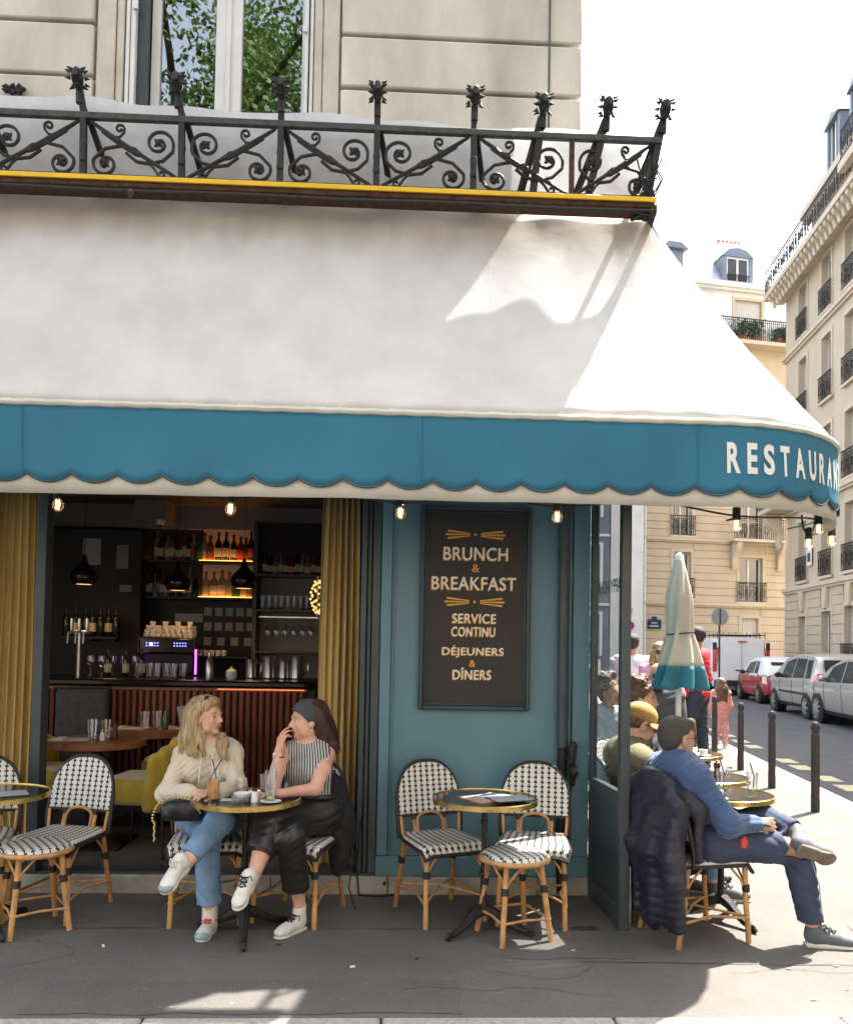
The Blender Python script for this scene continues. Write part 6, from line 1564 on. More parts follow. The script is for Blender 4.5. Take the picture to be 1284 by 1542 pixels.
# silver MPV
mpv=dict(L=4.25,W=1.80,mat='car_beige',top=[(0,.72),(.02,.98),(.16,1.10),(.42,1.53),(.6,1.60),(1.3,1.64),(2.2,1.62),(2.8,1.50),(3.35,1.13),(3.75,1.02),(4.1,.86),(4.25,.60)],belt=[(0,.98),(4.25,.90)],zb=.26,tumble=.30,
 swin=[[(.50,1.03),(.86,1.02),(.98,1.48),(.62,1.49)],[(.98,1.02),(1.85,1.0),(1.85,1.52),(1.08,1.51)],[(1.93,1.0),(2.85,.98),(2.62,1.42),(1.93,1.52)]],gaps=(.95,1.89,2.9),strip=(.95,3.0,.62),sill=1,handles=(1.1,2.05),mirror=(2.75,1.05),wheels=(.78,3.42),tail=(.03,.34,.82,1.12),tail2=(.06,.24,.88,.96),head=(3.8,4.12,.66,.82),
 rear=[(.02,.24),(.0,.5),(.0,.9),(.05,1.02),(.30,1.5),(.5,1.62)],rearp=[('rear_screen',-.62,.62,1.06,1.50,'car_glass'),('number_plate',-.26,.26,.62,.73,'plate_white'),('rear_bumper',-.80,.80,.32,.58,'car_beige'),('rear_lamp',-.83,-.62,.80,1.16,'lamp_red'),('rear_lamp',.62,.83,.80,1.16,'lamp_red'),('rear_lamp_white',-.80,-.66,.86,.95,'lamp_clear')],front_glass=(2.75,3.3),spokes=7)
make_car('silver_car','silver beige people carrier with red tail lamp parked behind the red car',mpv,ST(21.92*K_-.85,7.15*K_+.85,-.125),CR)
# nearest grey car, only its flank in view
near=dict(mpv); near.update(mat='car_silver',L=4.4,W=1.82,wheels=(.85,3.55),wr=.35,spokes=10,swin=[[(.7,1.06),(1.1,1.04),(1.2,1.46),(.95,1.47)],[(1.2,1.04),(2.0,1.02),(2.0,1.50),(1.28,1.49)],[(2.08,1.02),(3.05,1.0),(2.75,1.36),(2.08,1.5)]],gaps=(1.15,2.04,3.1),sill=1,top=[(0,.74),(.05,1.02),(.3,1.25),(.75,1.55),(1.6,1.60),(2.4,1.55),(2.95,1.38),(3.45,1.08),(3.9,.98),(4.25,.84),(4.4,.6)],belt=[(0,1.02),(4.4,.94)],mirror=(2.95,1.08),handles=(1.4,2.3),mirmat='car_silver')
del near['strip']
make_car('grey_car','silver grey car nearest the viewer with dark multi spoke wheel',near,ST(20.81*K_-3.55,7.05*K_+.88,-.125),CR)
# small two tone city car
city=dict(L=3.55,W=1.63,mat='car_red',two='car_white',top=[(0,.62),(.06,.92),(.22,1.12),(.5,1.38),(.85,1.47),(1.5,1.49),(2.0,1.40),(2.55,1.02),(3.0,.92),(3.4,.74),(3.55,.5)],belt=[(0,.92),(2.6,.90),(3.55,.98)],zb=.24,tumble=.34,swin=[[(.72,.96),(1.15,.96),(1.2,1.36),(.86,1.35)],[(1.24,.96),(2.28,.95),(1.98,1.30),(1.26,1.37)]],gaps=(1.18,2.35),handles=(1.32,),mirror=(2.15,.98),wheels=(.62,2.92),tail=(.05,.26,.66,.88),tailmat='lamp_clear',head=(3.1,3.4,.6,.75),wr=.29,
 rear=[(.03,.24),(.0,.45),(.02,.85),(.12,1.0),(.45,1.38),(.6,1.46)],rearp=[('rear_screen',-.48,.48,1.02,1.34,'car_glass'),('number_plate',-.22,.22,.56,.66,'plate_white'),('rear_bumper',-.70,.70,.30,.44,'car_red'),('chrome_bar',-.62,.62,.45,.49,'alloy'),('tail_lamp',-.72,-.56,.62,.86,'lamp_clear'),('tail_lamp',.56,.72,.62,.86,'lamp_clear')],front_glass=(2.0,2.5),spokes=6,mirmat='car_black')
make_car('small_car','small red city car with white roof parked behind the silver car',city,ST(27.7*K_-.62,7.6*K_+.78,-.125),CR)
# white van
van=dict(L=4.8,W=1.90,mat='car_white',cat='van',top=[(0,.60),(.005,1.85),(.10,1.94),(.8,1.97),(2.8,1.96),(3.5,1.86),(4.05,1.28),(4.5,1.08),(4.75,.85),(4.8,.6)],belt=[(0,1.15),(4.8,1.05)],zb=.28,tumble=.13,swin=[[(2.75,1.18),(3.75,1.15),(3.42,1.70),(2.75,1.72)]],gaps=(1.2,2.7,3.7),mirror=(3.55,1.2),wheels=(.9,3.9),tail=(.01,.14,.85,1.62),head=(4.4,4.7,.75,.95),strip=(.3,4.3,.55),handles=(2.9,),
 rear=[(.0,.24),(0,.6),(0,1.85),(.05,1.94)],rearp=[('number_plate',-.50,-.05,.72,.84,'plate_white'),('plate_recess',-.56,.2,.84,.88,'car_black'),('rear_bumper',-.88,.88,.32,.52,'car_black'),('brake_lamp',-.16,.12,1.80,1.86,'lamp_red'),('door_gap',-.006,.006,.54,1.84,'car_black'),('tail_lamp',-.93,-.80,.80,1.55,'lamp_red'),('tail_lamp',.80,.93,.80,1.55,'lamp_red'),('lamp_band',-.935,-.80,1.55,1.80,'car_black'),('lamp_band',.80,.935,1.55,1.80,'car_black')],front_glass=(3.52,4.0),spokes=5,alloy=0,wr=.32)
van['mat']='car_white'
v=make_car('white_van','white panel van with black roof rack parked facing away',van,ST(33.66*K_-1.8,7.15*K_+1.0,-.125),CR+R(-2))
v.scale=(1.1,1.1,1.1)
rk=MB()
for s_ in (-.78,.78): rk.tube([(.1,s_,2.06),(2.9,s_,2.06)],.02,6)
for x in np.linspace(.1,2.9,8): rk.tube([(x,-.78,2.06),(x,.78,2.06)],.018,6)
for x in np.linspace(.1,2.9,5):
    for s_ in (-.78,.78): rk.tube([(x,s_,1.93),(x,s_,2.14)],.015,6)
for y in np.linspace(-.78,.78,9): rk.tube([(.1,y,2.06),(.1,y,2.15)],.01,5)
rk.build('roof_rack','car_black',v)

# ---------------------------------------------------------------- sunlit row across the avenue
av=thing('avenue_building','long pale stone apartment row across the avenue behind the viewer','building',(26,-24,0),R(180))
FA=facade(av,52,[0,4.2,7.6,10.9,14.2,17.5,20],{li:[(u,1.1,z0,z0+2.2,'') for u in np.arange(3,51,4.0)] for li,z0 in ((1,4.6),(2,7.9),(3,11.2),(4,14.5))},'haussmann','haussmann_trim')
FA('cornice','haussmann_trim',lambda b:b.box(-.2,52.2,-.5,-.001,19.6,20.0))
q = [(-30,-23.9),(30,-23.9),(30,-19),(-30,-19)]
struct(poly_slab(q, -.2, .0).build('pavement', 'asphalt_walk', smooth=0))

# ---------------------------------------------------------------- avenue trees behind the viewer (mirrored in the upper window)
def tree(loc, h, label, seed, nleaf=24000):
    r_=random.Random(seed); t=thing('plane_tree',label,'tree',loc)
    b=MB(); b.tube([(0,0,-.14),(.05,0,h*.2),(.0,.1,h*.42),(.15,.1,h*.6)],[.26,.2,.16,.11],12); b.build('trunk','tree_bark',t)
    tips=[]
    bl=MB()
    for k in range(14):
        a=r_.uniform(0,6.28); z0=h*r_.uniform(.28,.55); L_=h*r_.uniform(.18,.32); e=r_.uniform(.2,1.1)
        p0=np.array([.05,.08,z0]); p2=p0+L_*np.array([math.cos(a)*math.cos(e),math.sin(a)*math.cos(e),math.sin(e)]); p1=(p0+p2)/2+np.array([0,0,.25])
        bl.tube([p0,p1,p2],[.08,.05,.02],6); tips+= [p1,p2,(p1+p2)/2]
    bl.build('limbs','tree_bark',t)
    b=MB(); V=[];Fs=[]
    cl=[tips[r_.randrange(len(tips))]+np.array([r_.gauss(0,.5),r_.gauss(0,.5),r_.gauss(.2,.5)]) for _ in range(90)]
    for k in range(nleaf):
        c=cl[r_.randrange(len(cl))]; p=c+np.array([r_.gauss(0,.34),r_.gauss(0,.34),r_.gauss(0,.28)])
        d1=np.array([r_.uniform(-1,1),r_.uniform(-1,1),r_.uniform(-.6,.6)]); d1*=.05/np.linalg.norm(d1); d2=np.array([r_.uniform(-1,1),r_.uniform(-1,1),r_.uniform(-1,1)]); d2*=.04/np.linalg.norm(d2)
        i=len(V); V+=[p-d1,p-d2,p+d1,p+d2]; Fs.append((i,i+1,i+2,i+3))
    b.add(V,Fs); struct(b.build('crown','leaf',t,smooth=0),'stuff')
tree((-3.6,-3.0,-.14),17,'leafy avenue plane tree standing behind the viewer to the left',1)
tree((-.6,-5.2,-.14),18.5,'leafy avenue plane tree directly behind the viewer',2)
# ---------------------------------------------------------------- people
SK=dict(var=.10,vs=14,bump=.12,bs=180,sss=.08,detail=6)
M('skin_fair',(.64,.385,.265),.6,**SK); M('skin_pink',(.66,.375,.275),.6,**SK); M('skin_olive',(.47,.28,.19),.5,**SK); M('skin_brown',(.36,.20,.13),.5,**SK)
M('lip',(.45,.14,.12),.4,var=.05); M('eye_white',(.7,.68,.66),.2,var=0); M('eye_dark',(.03,.02,.015),.15,var=0); M('brow',(.12,.07,.04),.8,var=.1)
HB=dict(vs=60,bump=.9,bs=130,stretch=(1,1,.12),detail=6)
M('hair_blonde',(.40,.27,.14),.45,var=.30,**HB); M('hair_auburn',(.055,.026,.022),.4,var=.3,**HB); M('hair_dark',(.035,.026,.022),.6,var=.3,vs=60,bump=.8,bs=220); M('hair_brown',(.13,.065,.035),.5,var=.35,vs=40,bump=.9,bs=90); M('hair_grey',(.060,.052,.046),.7,var=.3,vs=160,bump=.35,bs=500)
M('hoodie_cream',(.60,.52,.40),.9,var=.05,vs=10,bump=.35,bs=16,sheen=.2); M('denim_light',(.17,.28,.42),.85,var=.13,vs=9,bump=.25,bs=45,stretch=(1,1,.5)); M('denim_stitch',(.30,.40,.52),.8,var=.1)
M('leather_black',(.022,.021,.022),.33,var=.15,vs=6,bump=.5,bs=14,spec=.55); M('headband',(.06,.065,.07),.85,var=.08,vs=30,bump=.2,bs=120)
M('shoe_white',(.66,.64,.58),.6,var=.07,vs=30); M('shoe_blue',(.27,.35,.38),.6,var=.1,vs=30); M('shoe_sole',(.62,.59,.52),.7,var=.05); M('lace_red',(.55,.05,.04),.6,var=.1); M('lace_black',(.02,.02,.02),.6,var=.1); M('shoe_grey',(.10,.11,.125),.7,var=.1,vs=40); M('sole_brown',(.16,.125,.095),.8,var=.12,vs=20,bump=.4,bs=90)
M('sweater_blue',(.048,.090,.185),.9,var=.08,vs=12,bump=.3,bs=22,sheen=.25); M('trouser_navy',(.040,.052,.095),.85,var=.08,vs=12,bump=.3,bs=25); M('jacket_navy',(.017,.017,.028),.5,var=.12,vs=8,bump=.3,bs=40)
M('olive_jacket',(.17,.155,.085),.9,var=.08,vs=8,bump=.35,bs=22); M('cap_ochre',(.37,.225,.075),.85,var=.1,vs=14,bump=.2,bs=90); M('tee_grey',(.06,.062,.072),.9,var=.08); M('pink_jacket',(.62,.32,.48),.85,var=.06,vs=8,bump=.2,bs=20); M('navy_top',(.03,.032,.055),.85,var=.08); M('red_jacket',(.60,.028,.035),.75,var=.08,vs=8,bump=.25,bs=18); M('denim_dark',(.03,.037,.055),.85,var=.1); M('white_shirt',(.72,.72,.74),.85,var=.04,vs=8,bump=.2,bs=20); M('peach',(.62,.27,.22),.85,var=.08,vs=10); M('peach_dark',(.52,.24,.24),.85,var=.15,vs=14); M('magenta',(.55,.12,.36),.85,var=.08); M('brown_coat',(.11,.075,.045),.9,var=.1); M('bag_black',(.018,.018,.02),.4,var=.15,vs=10,bump=.35,bs=20); M('gold_chain',(.75,.58,.28),.3,metal=.9,var=.1); M('black_cloth',(.013,.013,.015),.8,var=.2,vs=8,bump=.4,bs=12)
def stripe_mat():
    m=M('stripe_top',(.1,.1,.1),.85,var=0); n=m.node_tree.nodes; l=m.node_tree.links; p=n['Principled BSDF']
    tc=n.new('ShaderNodeTexCoord'); w=n.new('ShaderNodeTexWave'); w.wave_type='BANDS'; w.bands_direction='X'; w.inputs['Scale'].default_value=21; w.inputs['Distortion'].default_value=9; w.inputs['Detail'].default_value=.0; w.inputs['Detail Scale'].default_value=.22
    l.new(tc.outputs['Object'],w.inputs['Vector']); cr=n.new('ShaderNodeValToRGB'); cr.color_ramp.interpolation='EASE'; e=cr.color_ramp.elements; e[0].position=.36; e[0].color=(.028,.032,.035,1); e[1].position=.55; e[1].color=(.52,.53,.51,1)
    l.new(w.outputs[0],cr.inputs[0]); l.new(cr.outputs[0],p.inputs['Base Color'])
stripe_mat()
def V3(*a): return np.array(a,float)
def nrm(v): v=np.array(v,float); return v/np.linalg.norm(v)
def basis(f,u=(0,0,1)):
    f=nrm(f); u=np.array(u,float); l=nrm(np.cross(u,f)); u=np.cross(f,l); return np.stack([f,l,u],1)     # columns: forward, left, up
class Person:
    def __init__(s,label,base,skin='skin_fair',res=.0065,name='person',cat='person',group=None):
        s.t=thing(name,label,cat,tuple(base)+(0,) if len(base)==2 else base,0,group); s.o=np.array(s.t.location); s.skin=skin; s.res=res; s.pr=[]
    def L(s,p): return np.array(p,float)-s.o
    def cone(s,a,b,ra,rb): return ('c',s.L(a),s.L(b),ra,rb)
    def head(s,C,F,U=(0,0,1),sc=1.0,eyes=True,lips=True,brow='brow',closed=False,ears=True,male=False,nose=1.0):
        s.C=s.L(C); s.B=basis(F,U); s.hs=sc; B=s.B; C=s.C
        h=lambda f,l,u: C+B@(np.array([f,l,u])*sc)
        s.h=h
        e=lambda f,l,u,a,b,c: ('e',h(f,l,u),(a*sc,b*sc,c*sc),B)
        j=.004 if male else 0
        s.pr+=[('k',.03*sc),e(-.012,0,.034,.097,.074,.086),e(.030,0,-.026,.060,.057+j,.082),('k',.022*sc),e(.068,0,-.093,.018,.022+j,.016),e(.02,.042+j,-.06,.035,.016,.03),e(.02,-.042-j,-.06,.035,.016,.03),e(.060,.034,-.022,.024,.024,.024),e(.060,-.034,-.022,.024,.024,.024),('c',h(.079,-.03,.022),h(.079,.03,.022),.012*sc,.012*sc),
          ('k',.012*sc),('c',h(.088,0,.012),h(.088+.022*nose,0,-.026),.007*sc,.0115*sc),e(.096,.010,-.032,.010,.007,.007),e(.096,-.010,-.032,.010,.007,.007),e(.086,0,-.056,.010,.021,.012)]
        s.pr+=[('-e',h(.099,.031,.006),(.019*sc,.015*sc,.009*sc),B),('-e',h(.099,-.031,.006),(.019*sc,.015*sc,.009*sc),B)]
        if ears: s.pr+=[e(-.004,.076,-.012,.020,.009,.032),e(-.004,-.076,-.012,.020,.009,.032)]
        if eyes:
            for sd_ in (-1,1):
                b=MB(); b.sphere(h(.0745,sd_*.031,.006),.0125*sc,10,8)
                eo=b.build('eye',s.skin if closed else 'eye_white',s.t)
                if not closed: b=MB(); b.sphere(h(.0835,sd_*.031,.006),.0058*sc,8,6); b.build('iris','eye_dark',eo)
                else: b=MB(); b.tube([h(.086,sd_*.019,.001),h(.0885,sd_*.031,-.003),h(.083,sd_*.044,.001)],.0028*sc,5); b.build('lashes','brow',eo)
                b=MB(); b.tube([h(.091,sd_*.014,.023),h(.090,sd_*.030,.029),h(.078,sd_*.047,.023)],[.0036*sc,.0046*sc,.0026*sc],6); b.build('eyebrow',brow,s.t)
        if lips:
            b=MB(); b.sphere(h(.0925,0,-.0535),(.008*sc,.021*sc,.0060*sc),12,8,B); b.sphere(h(.0915,0,-.0625),(.0085*sc,.018*sc,.0068*sc),12,8,B); b.build('lips','lip',s.t)
    def torso(s,P,N,sL,sR,F,w=.165,d=.10,hip=.165,bust=0,rad=.05):
        P,N,sL,sR=map(s.L,(P,N,sL,sR)); U=nrm(N-P); Bm=basis(F,U); s.TB=Bm; s.P=P; s.N=N
        q=lambda t: P+(N-P)*t; R_=lambda a,b,c:(b,a,c)
        s.tor=[('k',.06),('e',P,(d*1.12,hip,.115),Bm),('e',q(.36),(d*.92,w*.80,.14),Bm),('e',q(.70),(d*1.02,w*.98,.17),Bm),('c',sL,sR,rad,rad),('e',q(.90),(d*.75,w*.85,.07),Bm)]
        if bust: 
            l=Bm[:,1]; f=Bm[:,0]
            for sd_ in (-1,1): s.tor.append(('e',q(.64)+f*d*.72+l*sd_*.07,(bust,bust*1.05,bust*1.05),Bm))
        s.pr+=s.tor
    def neck(s,r=.052): s.pr+=[('k',.03),('c',s.N+s.TB[:,2]*-.02,s.C+s.B@np.array([-.022,0,-.055])*s.hs,r*1.12,r)]
    def limb(s,pts,rad):
        s.pr.append(('k',.025))
        for i in range(len(pts)-1): s.pr.append(('c',s.L(pts[i]),s.L(pts[i+1]),rad[i],rad[i+1]))
    def hand(s,wr,d,n,thumb,curl=.35,sc=1.0,spread=.06,curls=None):
        """wr wrist, d finger direction, n palm normal (towards the palm side), thumb: +1/-1 side"""
        w=s.L(wr); d=nrm(d); n=np.array(n,float); n=nrm(n-d*(n@d)); x=np.cross(d,n)*thumb
        A=lambda a,b,c: w+(d*a+x*b+n*c)*sc
        s.pr+=[('k',.012),('c',A(-.01,0,0),A(.03,.0,0),.024*sc,.024*sc)]
        for k in range(4): s.pr.append(('c',A(.015,.018-.012*k,0),A(.078-.004*abs(k-1.2),.029-.0195*k,-.002),.0145*sc,.0115*sc))
        s.pr.append(('k',.004))
        Ls=[(.038,.024,.020),(.043,.028,.021),(.040,.026,.020),(.031,.019,.018)]
        for k in range(4):
            p=A(.080-.004*abs(k-1.2),.030-.020*k,-.002); a=(curls[k] if curls else curl)*.8; dd=nrm(d+x*(spread*(1.5-k)))
            for i,Lk in enumerate(Ls[k]):
                v=dd*math.cos(a)+n*math.sin(a); p2=p+v*Lk*sc; r0=(.0088-.0006*i)*sc; s.pr.append(('c',p,p2,r0,r0-.0006*sc)); p=p2; a+=(curls[k] if curls else curl)*1.3
        p0=A(.018,.024,.006); p1=A(.048,.046,.016); p2=A(.074,.050,.026); p3=A(.094,.046,.034); s.pr+=[('k',.008),('c',p0,p1,.0135*sc,.0108*sc),('k',.004),('c',p1,p2,.0105*sc,.0095*sc),('c',p2,p3,.0094*sc,.008*sc)]
    def body(s): return sdf_obj('body',s.pr,s.skin,s.t,s.res,.03)
    def wear(s,name,prims,mat,k=.04,disp=None,res=None,it=1,paint=None): return sdf_obj(name,prims,mat,s.t,res or s.res,k,disp,it,paint=paint)
    def cut(s,c,d,h=.12):
        d=nrm(d); return ('-b',s.L(c)+d*h,(h,h,h),.001,basis(d,(0,.3,1) if abs(d[2])<.9 else (1,0,0)))
    def tube(s,name,pts,r,mat,seg=8,local=False): b=MB(); b.tube([p if local else s.L(p) for p in pts],r,seg); return b.build(name,mat,s.t)
    def shoe(s,ank,toe,up,upper,sole,lace=None,sc=1.0,tongue=None,toecap=None,sole_h=.022):
        """foot from ankle joint to toe tip"""
        a,t_=s.L(ank),s.L(toe); u=nrm(up); f=t_-a; f=nrm(f-u*(f@u)); l=np.cross(u,f); Bm=np.stack([f,l,u],1)
        base=t_-f*.0; heel=base-f*.262*sc
        g=lambda x,y,z: heel+(f*x+l*y+u*z)*sc
        pr=[('k',.03),('e',g(.055,0,.055),(.055*sc,.036*sc,.052*sc),Bm),('e',g(.13,0,.045),(.075*sc,.040*sc,.040*sc),Bm),('e',g(.205,0,.036),(.058*sc,.044*sc,.030*sc),Bm),('c',g(.05,0,.06),a+u*.012,.040*sc,.040*sc)]
        sh=s.wear('shoe',pr,upper,.03,res=min(s.res,.006))
        so=sdf_obj('sole',[('k',.012),('b',g(.06,0,.010),(.06*sc,.036*sc,sole_h*.62*sc),.011*sc,Bm),('b',g(.125,0,.010),(.075*sc,.036*sc,sole_h*.6*sc),.011*sc,Bm),('e',g(.205,0,.010),(.062*sc,.047*sc,sole_h*.62*sc),Bm)],sole,sh,min(s.res,.006),.012)
        if toecap: sdf_obj('toe_cap',[('e',g(.232,0,.030),(.036*sc,.0445*sc,.029*sc),Bm)],toecap,sh,.006,.01)
        if lace:
            b=MB()
            for k in range(5):
                x=.095+.024*k; z=.110-.0125*k
                for sg in (-1,1): b.tube([g(x,-.022*sg,z-.010),g(x+.011,0,z+.002),g(x+.022,.022*sg,z-.022)],.0046*sc,5)
            b.tube([g(.10,0,.1),g(.085,.035,.105),g(.10,.045,.08)],.0035*sc,5); b.tube([g(.10,0,.1),g(.085,-.035,.105),g(.10,-.04,.075)],.0035*sc,5)
            b.build('laces',lace,sh)
        return sh
def wrinkle(a=.004,f=38.,ph=0.):
    def fn(X,Y,Z):
        w1 = np.sin(f*.9*(Z+.45*X-.3*Y)+2.6*np.sin(7*X+5*Y+ph)+1.7*np.sin(11*Z-6*X)); w2 = np.sin(f*.5*(X-Y+.4*Z)+2.2*np.sin(9*Z+ph))
        m = .5+.5*np.sin(8*X+6*Y+7*Z+2*ph)
        w3 = np.sin(f*2.1*(Z*.8-.6*X+.5*Y)+2.4*np.sin(13*X-9*Z+ph)+1.5*np.sin(17*Y+5*Z))
        return a*((1-2*np.abs(w1)**.6)*m*1.5+.5*w2+(1-2*np.abs(w3)**.5)*(1-m)*.9)
    return fn
def glasses(p,mat_frame,mat_lens,r=.026,off=.0,up_=.004):
    h=p.h; g=MB()
    for sd_ in (-1,1):
        pts=[h(.100+off,sd_*(.031+r*math.cos(2*PI*k/14)),up_+.8*r*math.sin(2*PI*k/14)) for k in range(14)]; g.tube(pts,.0022,5,closed=True)
        g.tube([h(.098+off,sd_*.055,up_+.006),h(.05,sd_*.080,up_+.006),h(-.008,sd_*.084,up_+.002)],.0022,5)
    g.tube([h(.102+off,-.008,up_+.006),h(.104+off,0,up_+.009),h(.102+off,.008,up_+.006)],.002,5); o=g.build('glasses',mat_frame,p.t)
    for sd_ in (-1,1):
        b=MB(); b.add([h(.1005+off,sd_*(.031+r*math.cos(2*PI*k/14)),up_+.8*r*math.sin(2*PI*k/14)) for k in range(14)],[tuple(range(14))]); b.build('lens',mat_lens,o,smooth=0)

# ---- blonde woman in a cream hoodie
p=Person('blonde woman in cream hoodie and light jeans sitting with crossed legs','' or (-1.03,5.02),'skin_fair',.005)
p.head((-1.045,4.93,1.155),(.91,-.41,.10),(-.06,.02,1),.93,closed=True)
P_,N_=(-1.03,5.03,.56),(-1.035,4.965,1.01); sR,sL=(-1.170,4.95,.935),(-.900,4.98,.945)
p.torso(P_,N_,sL,sR,(.15,-.98,.05),.150,.095,.165,.048); p.neck(.047)
eR,wR=(-1.235,4.84,.735),(-1.055,4.705,.762); eL,wL=(-.845,4.84,.775),(-.925,4.665,.768)
p.limb([sR,eR,wR],[.042,.034,.025]); p.limb([sL,eL,wL],[.042,.034,.025])
p.hand(wR,(.97,-.1,-.02),(.1,.2,-1),-1,.45,.92); p.hand(wL,(-.75,-.45,0),(0,.2,-1),1,.45,.92)
hA,kA,aA=(-.95,5.06,.555),(-.905,4.69,.615),(-1.035,4.435,.435); hB,kB,aB=(-1.11,5.05,.55),(-.965,4.66,.525),(-.955,4.735,.105)
p.limb([hA,kA,aA],[.08,.055,.036]); p.limb([hB,kB,aB],[.08,.055,.036]); p.body()
T=[x for x in p.tor]
def inflate(pr,a): return [(q[0],q[1],tuple(np.array(q[2])+a),q[3]) if q[0]=='e' else (('c',q[1],q[2],q[3]+a,q[4]+a) if q[0]=='c' else q) for q in pr]
hood=[q for q in inflate(T,.010) if not (q[0]=='e' and abs(q[1][2]-p.P[2])<.02)]+[('k',.03),p.cone(sR,eR,.052,.050),p.cone(eR,(-1.085,4.725,.762),.052,.040),p.cone((-1.085,4.725,.762),(-1.06,4.708,.762),.036,.033),p.cone(sL,eL,.052,.050),p.cone(eL,(-.913,4.69,.768),.050,.038),('k',.04),p.cone((-1.09,5.03,.975),(-.97,5.03,.975),.050,.050),p.cone((-1.10,4.95,.990),(-1.045,4.905,.950),.030,.026),p.cone((-.965,4.96,.990),(-1.02,4.905,.950),.030,.026),p.cone((-1.12,4.97,.67),(-.94,4.97,.67),.10,.10)]
p.wear('hoodie',hood,'hoodie_cream',.035,wrinkle(.0045,42),.006)
p.tube('drawstring',[(-1.045,4.865,.955),(-1.05,4.835,.89),(-1.055,4.825,.80)],.0045,'shoe_white'); p.tube('drawstring',[(-.99,4.865,.955),(-.98,4.83,.90),(-.965,4.82,.83)],.0045,'shoe_white')
jn=[('k',.05),p.cone((-1.12,5.04,.57),(-.94,5.04,.57),.115,.115),p.cone(hA,kA,.086,.068),p.cone(kA,(-1.03,4.455,.455),.066,.052),('k',.03),p.cone(hB,kB,.086,.068),p.cone(kB,(-.956,4.735,.12),.066,.064),('k',.006),p.cut((-.956,4.735,.155),(0,0,-1)),p.cut((-1.012,4.485,.475),(-.45,-.72,-.5))]
p.wear('jeans',jn,'denim_light',.04,wrinkle(.003,50,1),.0058)
p.tube('jean_hem',[np.array((-.956,4.735,.168))+.060*np.array((math.cos(a),math.sin(a),0)) for a in np.linspace(0,2*PI,18)],.006,'denim_stitch')
p.tube('sock',[aA,(-1.05,4.405,.405)],.04,'shoe_white',12); p.tube('sock',[(-.955,4.735,.15),(-.955,4.735,.07)],.043,'shoe_white',12)
p.shoe(aA,(-1.085,4.26,.335),nrm((-.10,-.42,.90)),'shoe_white','shoe_sole','shoe_white',.90,toecap='shoe_blue')
p.shoe(aB,(-.965,4.555,.0),(0,.06,1),'shoe_white','shoe_sole','lace_red',.92,toecap='shoe_blue')
h=p.h; e=lambda f,l,u,a,b,c:('e',h(f,l,u),(a,b,c),p.B)
hr=[('k',.03),e(-.022,0,.046,.100,.085,.090),e(-.05,0,.0,.075,.086,.10),e(.035,0,.098,.055,.060,.030)]
for sd_ in (-1,1):
    for k in range(9):
        a=R(75+k*13); x0=math.cos(a)*.07-.03; y0=sd_*abs(math.sin(a))*.08
        hr.append(('c',h(x0,y0,.03),h(x0*1.15-.02,y0*1.08,-.09),.026,.026))
hr+=[('k',.02)]
W_=lambda x,y,z:p.L((x,y,z))
for (ax,ay,bx,by,bz,r0) in ((-1.10,4.88,-1.08,4.845,.94,.026),(-1.13,4.90,-1.12,4.86,.95,.028),(-1.15,4.94,-1.165,4.885,.955,.028),(-1.14,4.98,-1.18,4.93,.965,.03),(-1.10,5.02,-1.12,5.03,.95,.032),(-1.05,4.87,-1.035,4.85,.95,.016)):
    hr.append(('c',W_(ax,ay,1.10),W_((ax+bx)/2-.012,(ay+by)/2,1.03),r0,r0)); hr.append(('c',W_((ax+bx)/2-.012,(ay+by)/2,1.03),W_(bx,by,bz),r0,.012))
for (bx,by,bz) in ((-.905,4.865,.925),(-.93,4.86,.945),(-.945,4.875,.965)): hr.append(('c',W_(-.955,4.915,1.06),W_(-.94,4.895,1.01),.02,.026)); hr.append(('c',W_(-.94,4.895,1.01),W_(bx,by,bz),.026,.012))
hr+=[('k',.03),('-e',h(.098,-.012,-.035),(.072,.066,.098),p.B),('-e',h(.055,-.085,-.03),(.045,.04,.075),p.B)]
p.wear('hair',hr,'hair_blonde',.03,lambda X,Y,Z:.0016*np.sin(300*X+190*Y+4*np.sin(9*Z)),.005)
b=MB()
for sd_ in (-1,1): b.sphere(h(.045,sd_*.034,.113),(.014,.030,.020),10,8,p.B); b.tube([h(.04,sd_*.066,.11),h(-.02,sd_*.088,.06)],.0035,5)
b.build('sunglasses','car_glass',p.t)
p.tube('earring',[h(-.0,-.082,-.048),h(.0,-.084,-.058)],.005,'gold_chain',6,True)
def strands(p,paths,mat,n,r,jit,seed):
    r_=random.Random(seed); b=MB()
    for pts,rad in paths:
        for k in range(n):
            a=r_.uniform(0,6.28); off=np.array([math.cos(a),math.sin(a),0])*rad*r_.uniform(.92,1.12); w=r_.uniform(0,6.28); t1=r_.uniform(.85,1.08)
            P=[]
            for i,q_ in enumerate(pts):
                f_=i/(len(pts)-1); P.append(np.array(q_)+off*(1-.5*f_)+np.array([math.sin(w+3*f_),math.cos(w+2*f_),0])*jit*f_+(np.array(pts[-1])-np.array(pts[-2]))*(t1-1)*f_)
            P=smooth_path(P,3); b.tube(P,[r*(1-.6*i/(len(P)-1)) for i in range(len(P))],4)
    return struct(b.build('hair_strands',mat,p.t),'stuff')
_ps=[]
for (ax,ay,bx,by,bz,r0) in ((-1.10,4.88,-1.08,4.845,.94,.026),(-1.13,4.90,-1.12,4.86,.95,.028),(-1.15,4.94,-1.165,4.885,.955,.028),(-1.14,4.98,-1.18,4.93,.965,.03)): _ps.append(([h(-.03,-.03,.128),h(-.02,-.078,.05),W_(ax,ay,1.10),W_((ax+bx)/2-.012,(ay+by)/2,1.03),W_(bx,by,bz)],r0*.8))
_ps.append(([W_(-.955,4.915,1.07),W_(-.94,4.895,1.01),W_(-.915,4.862,.93)],.022))
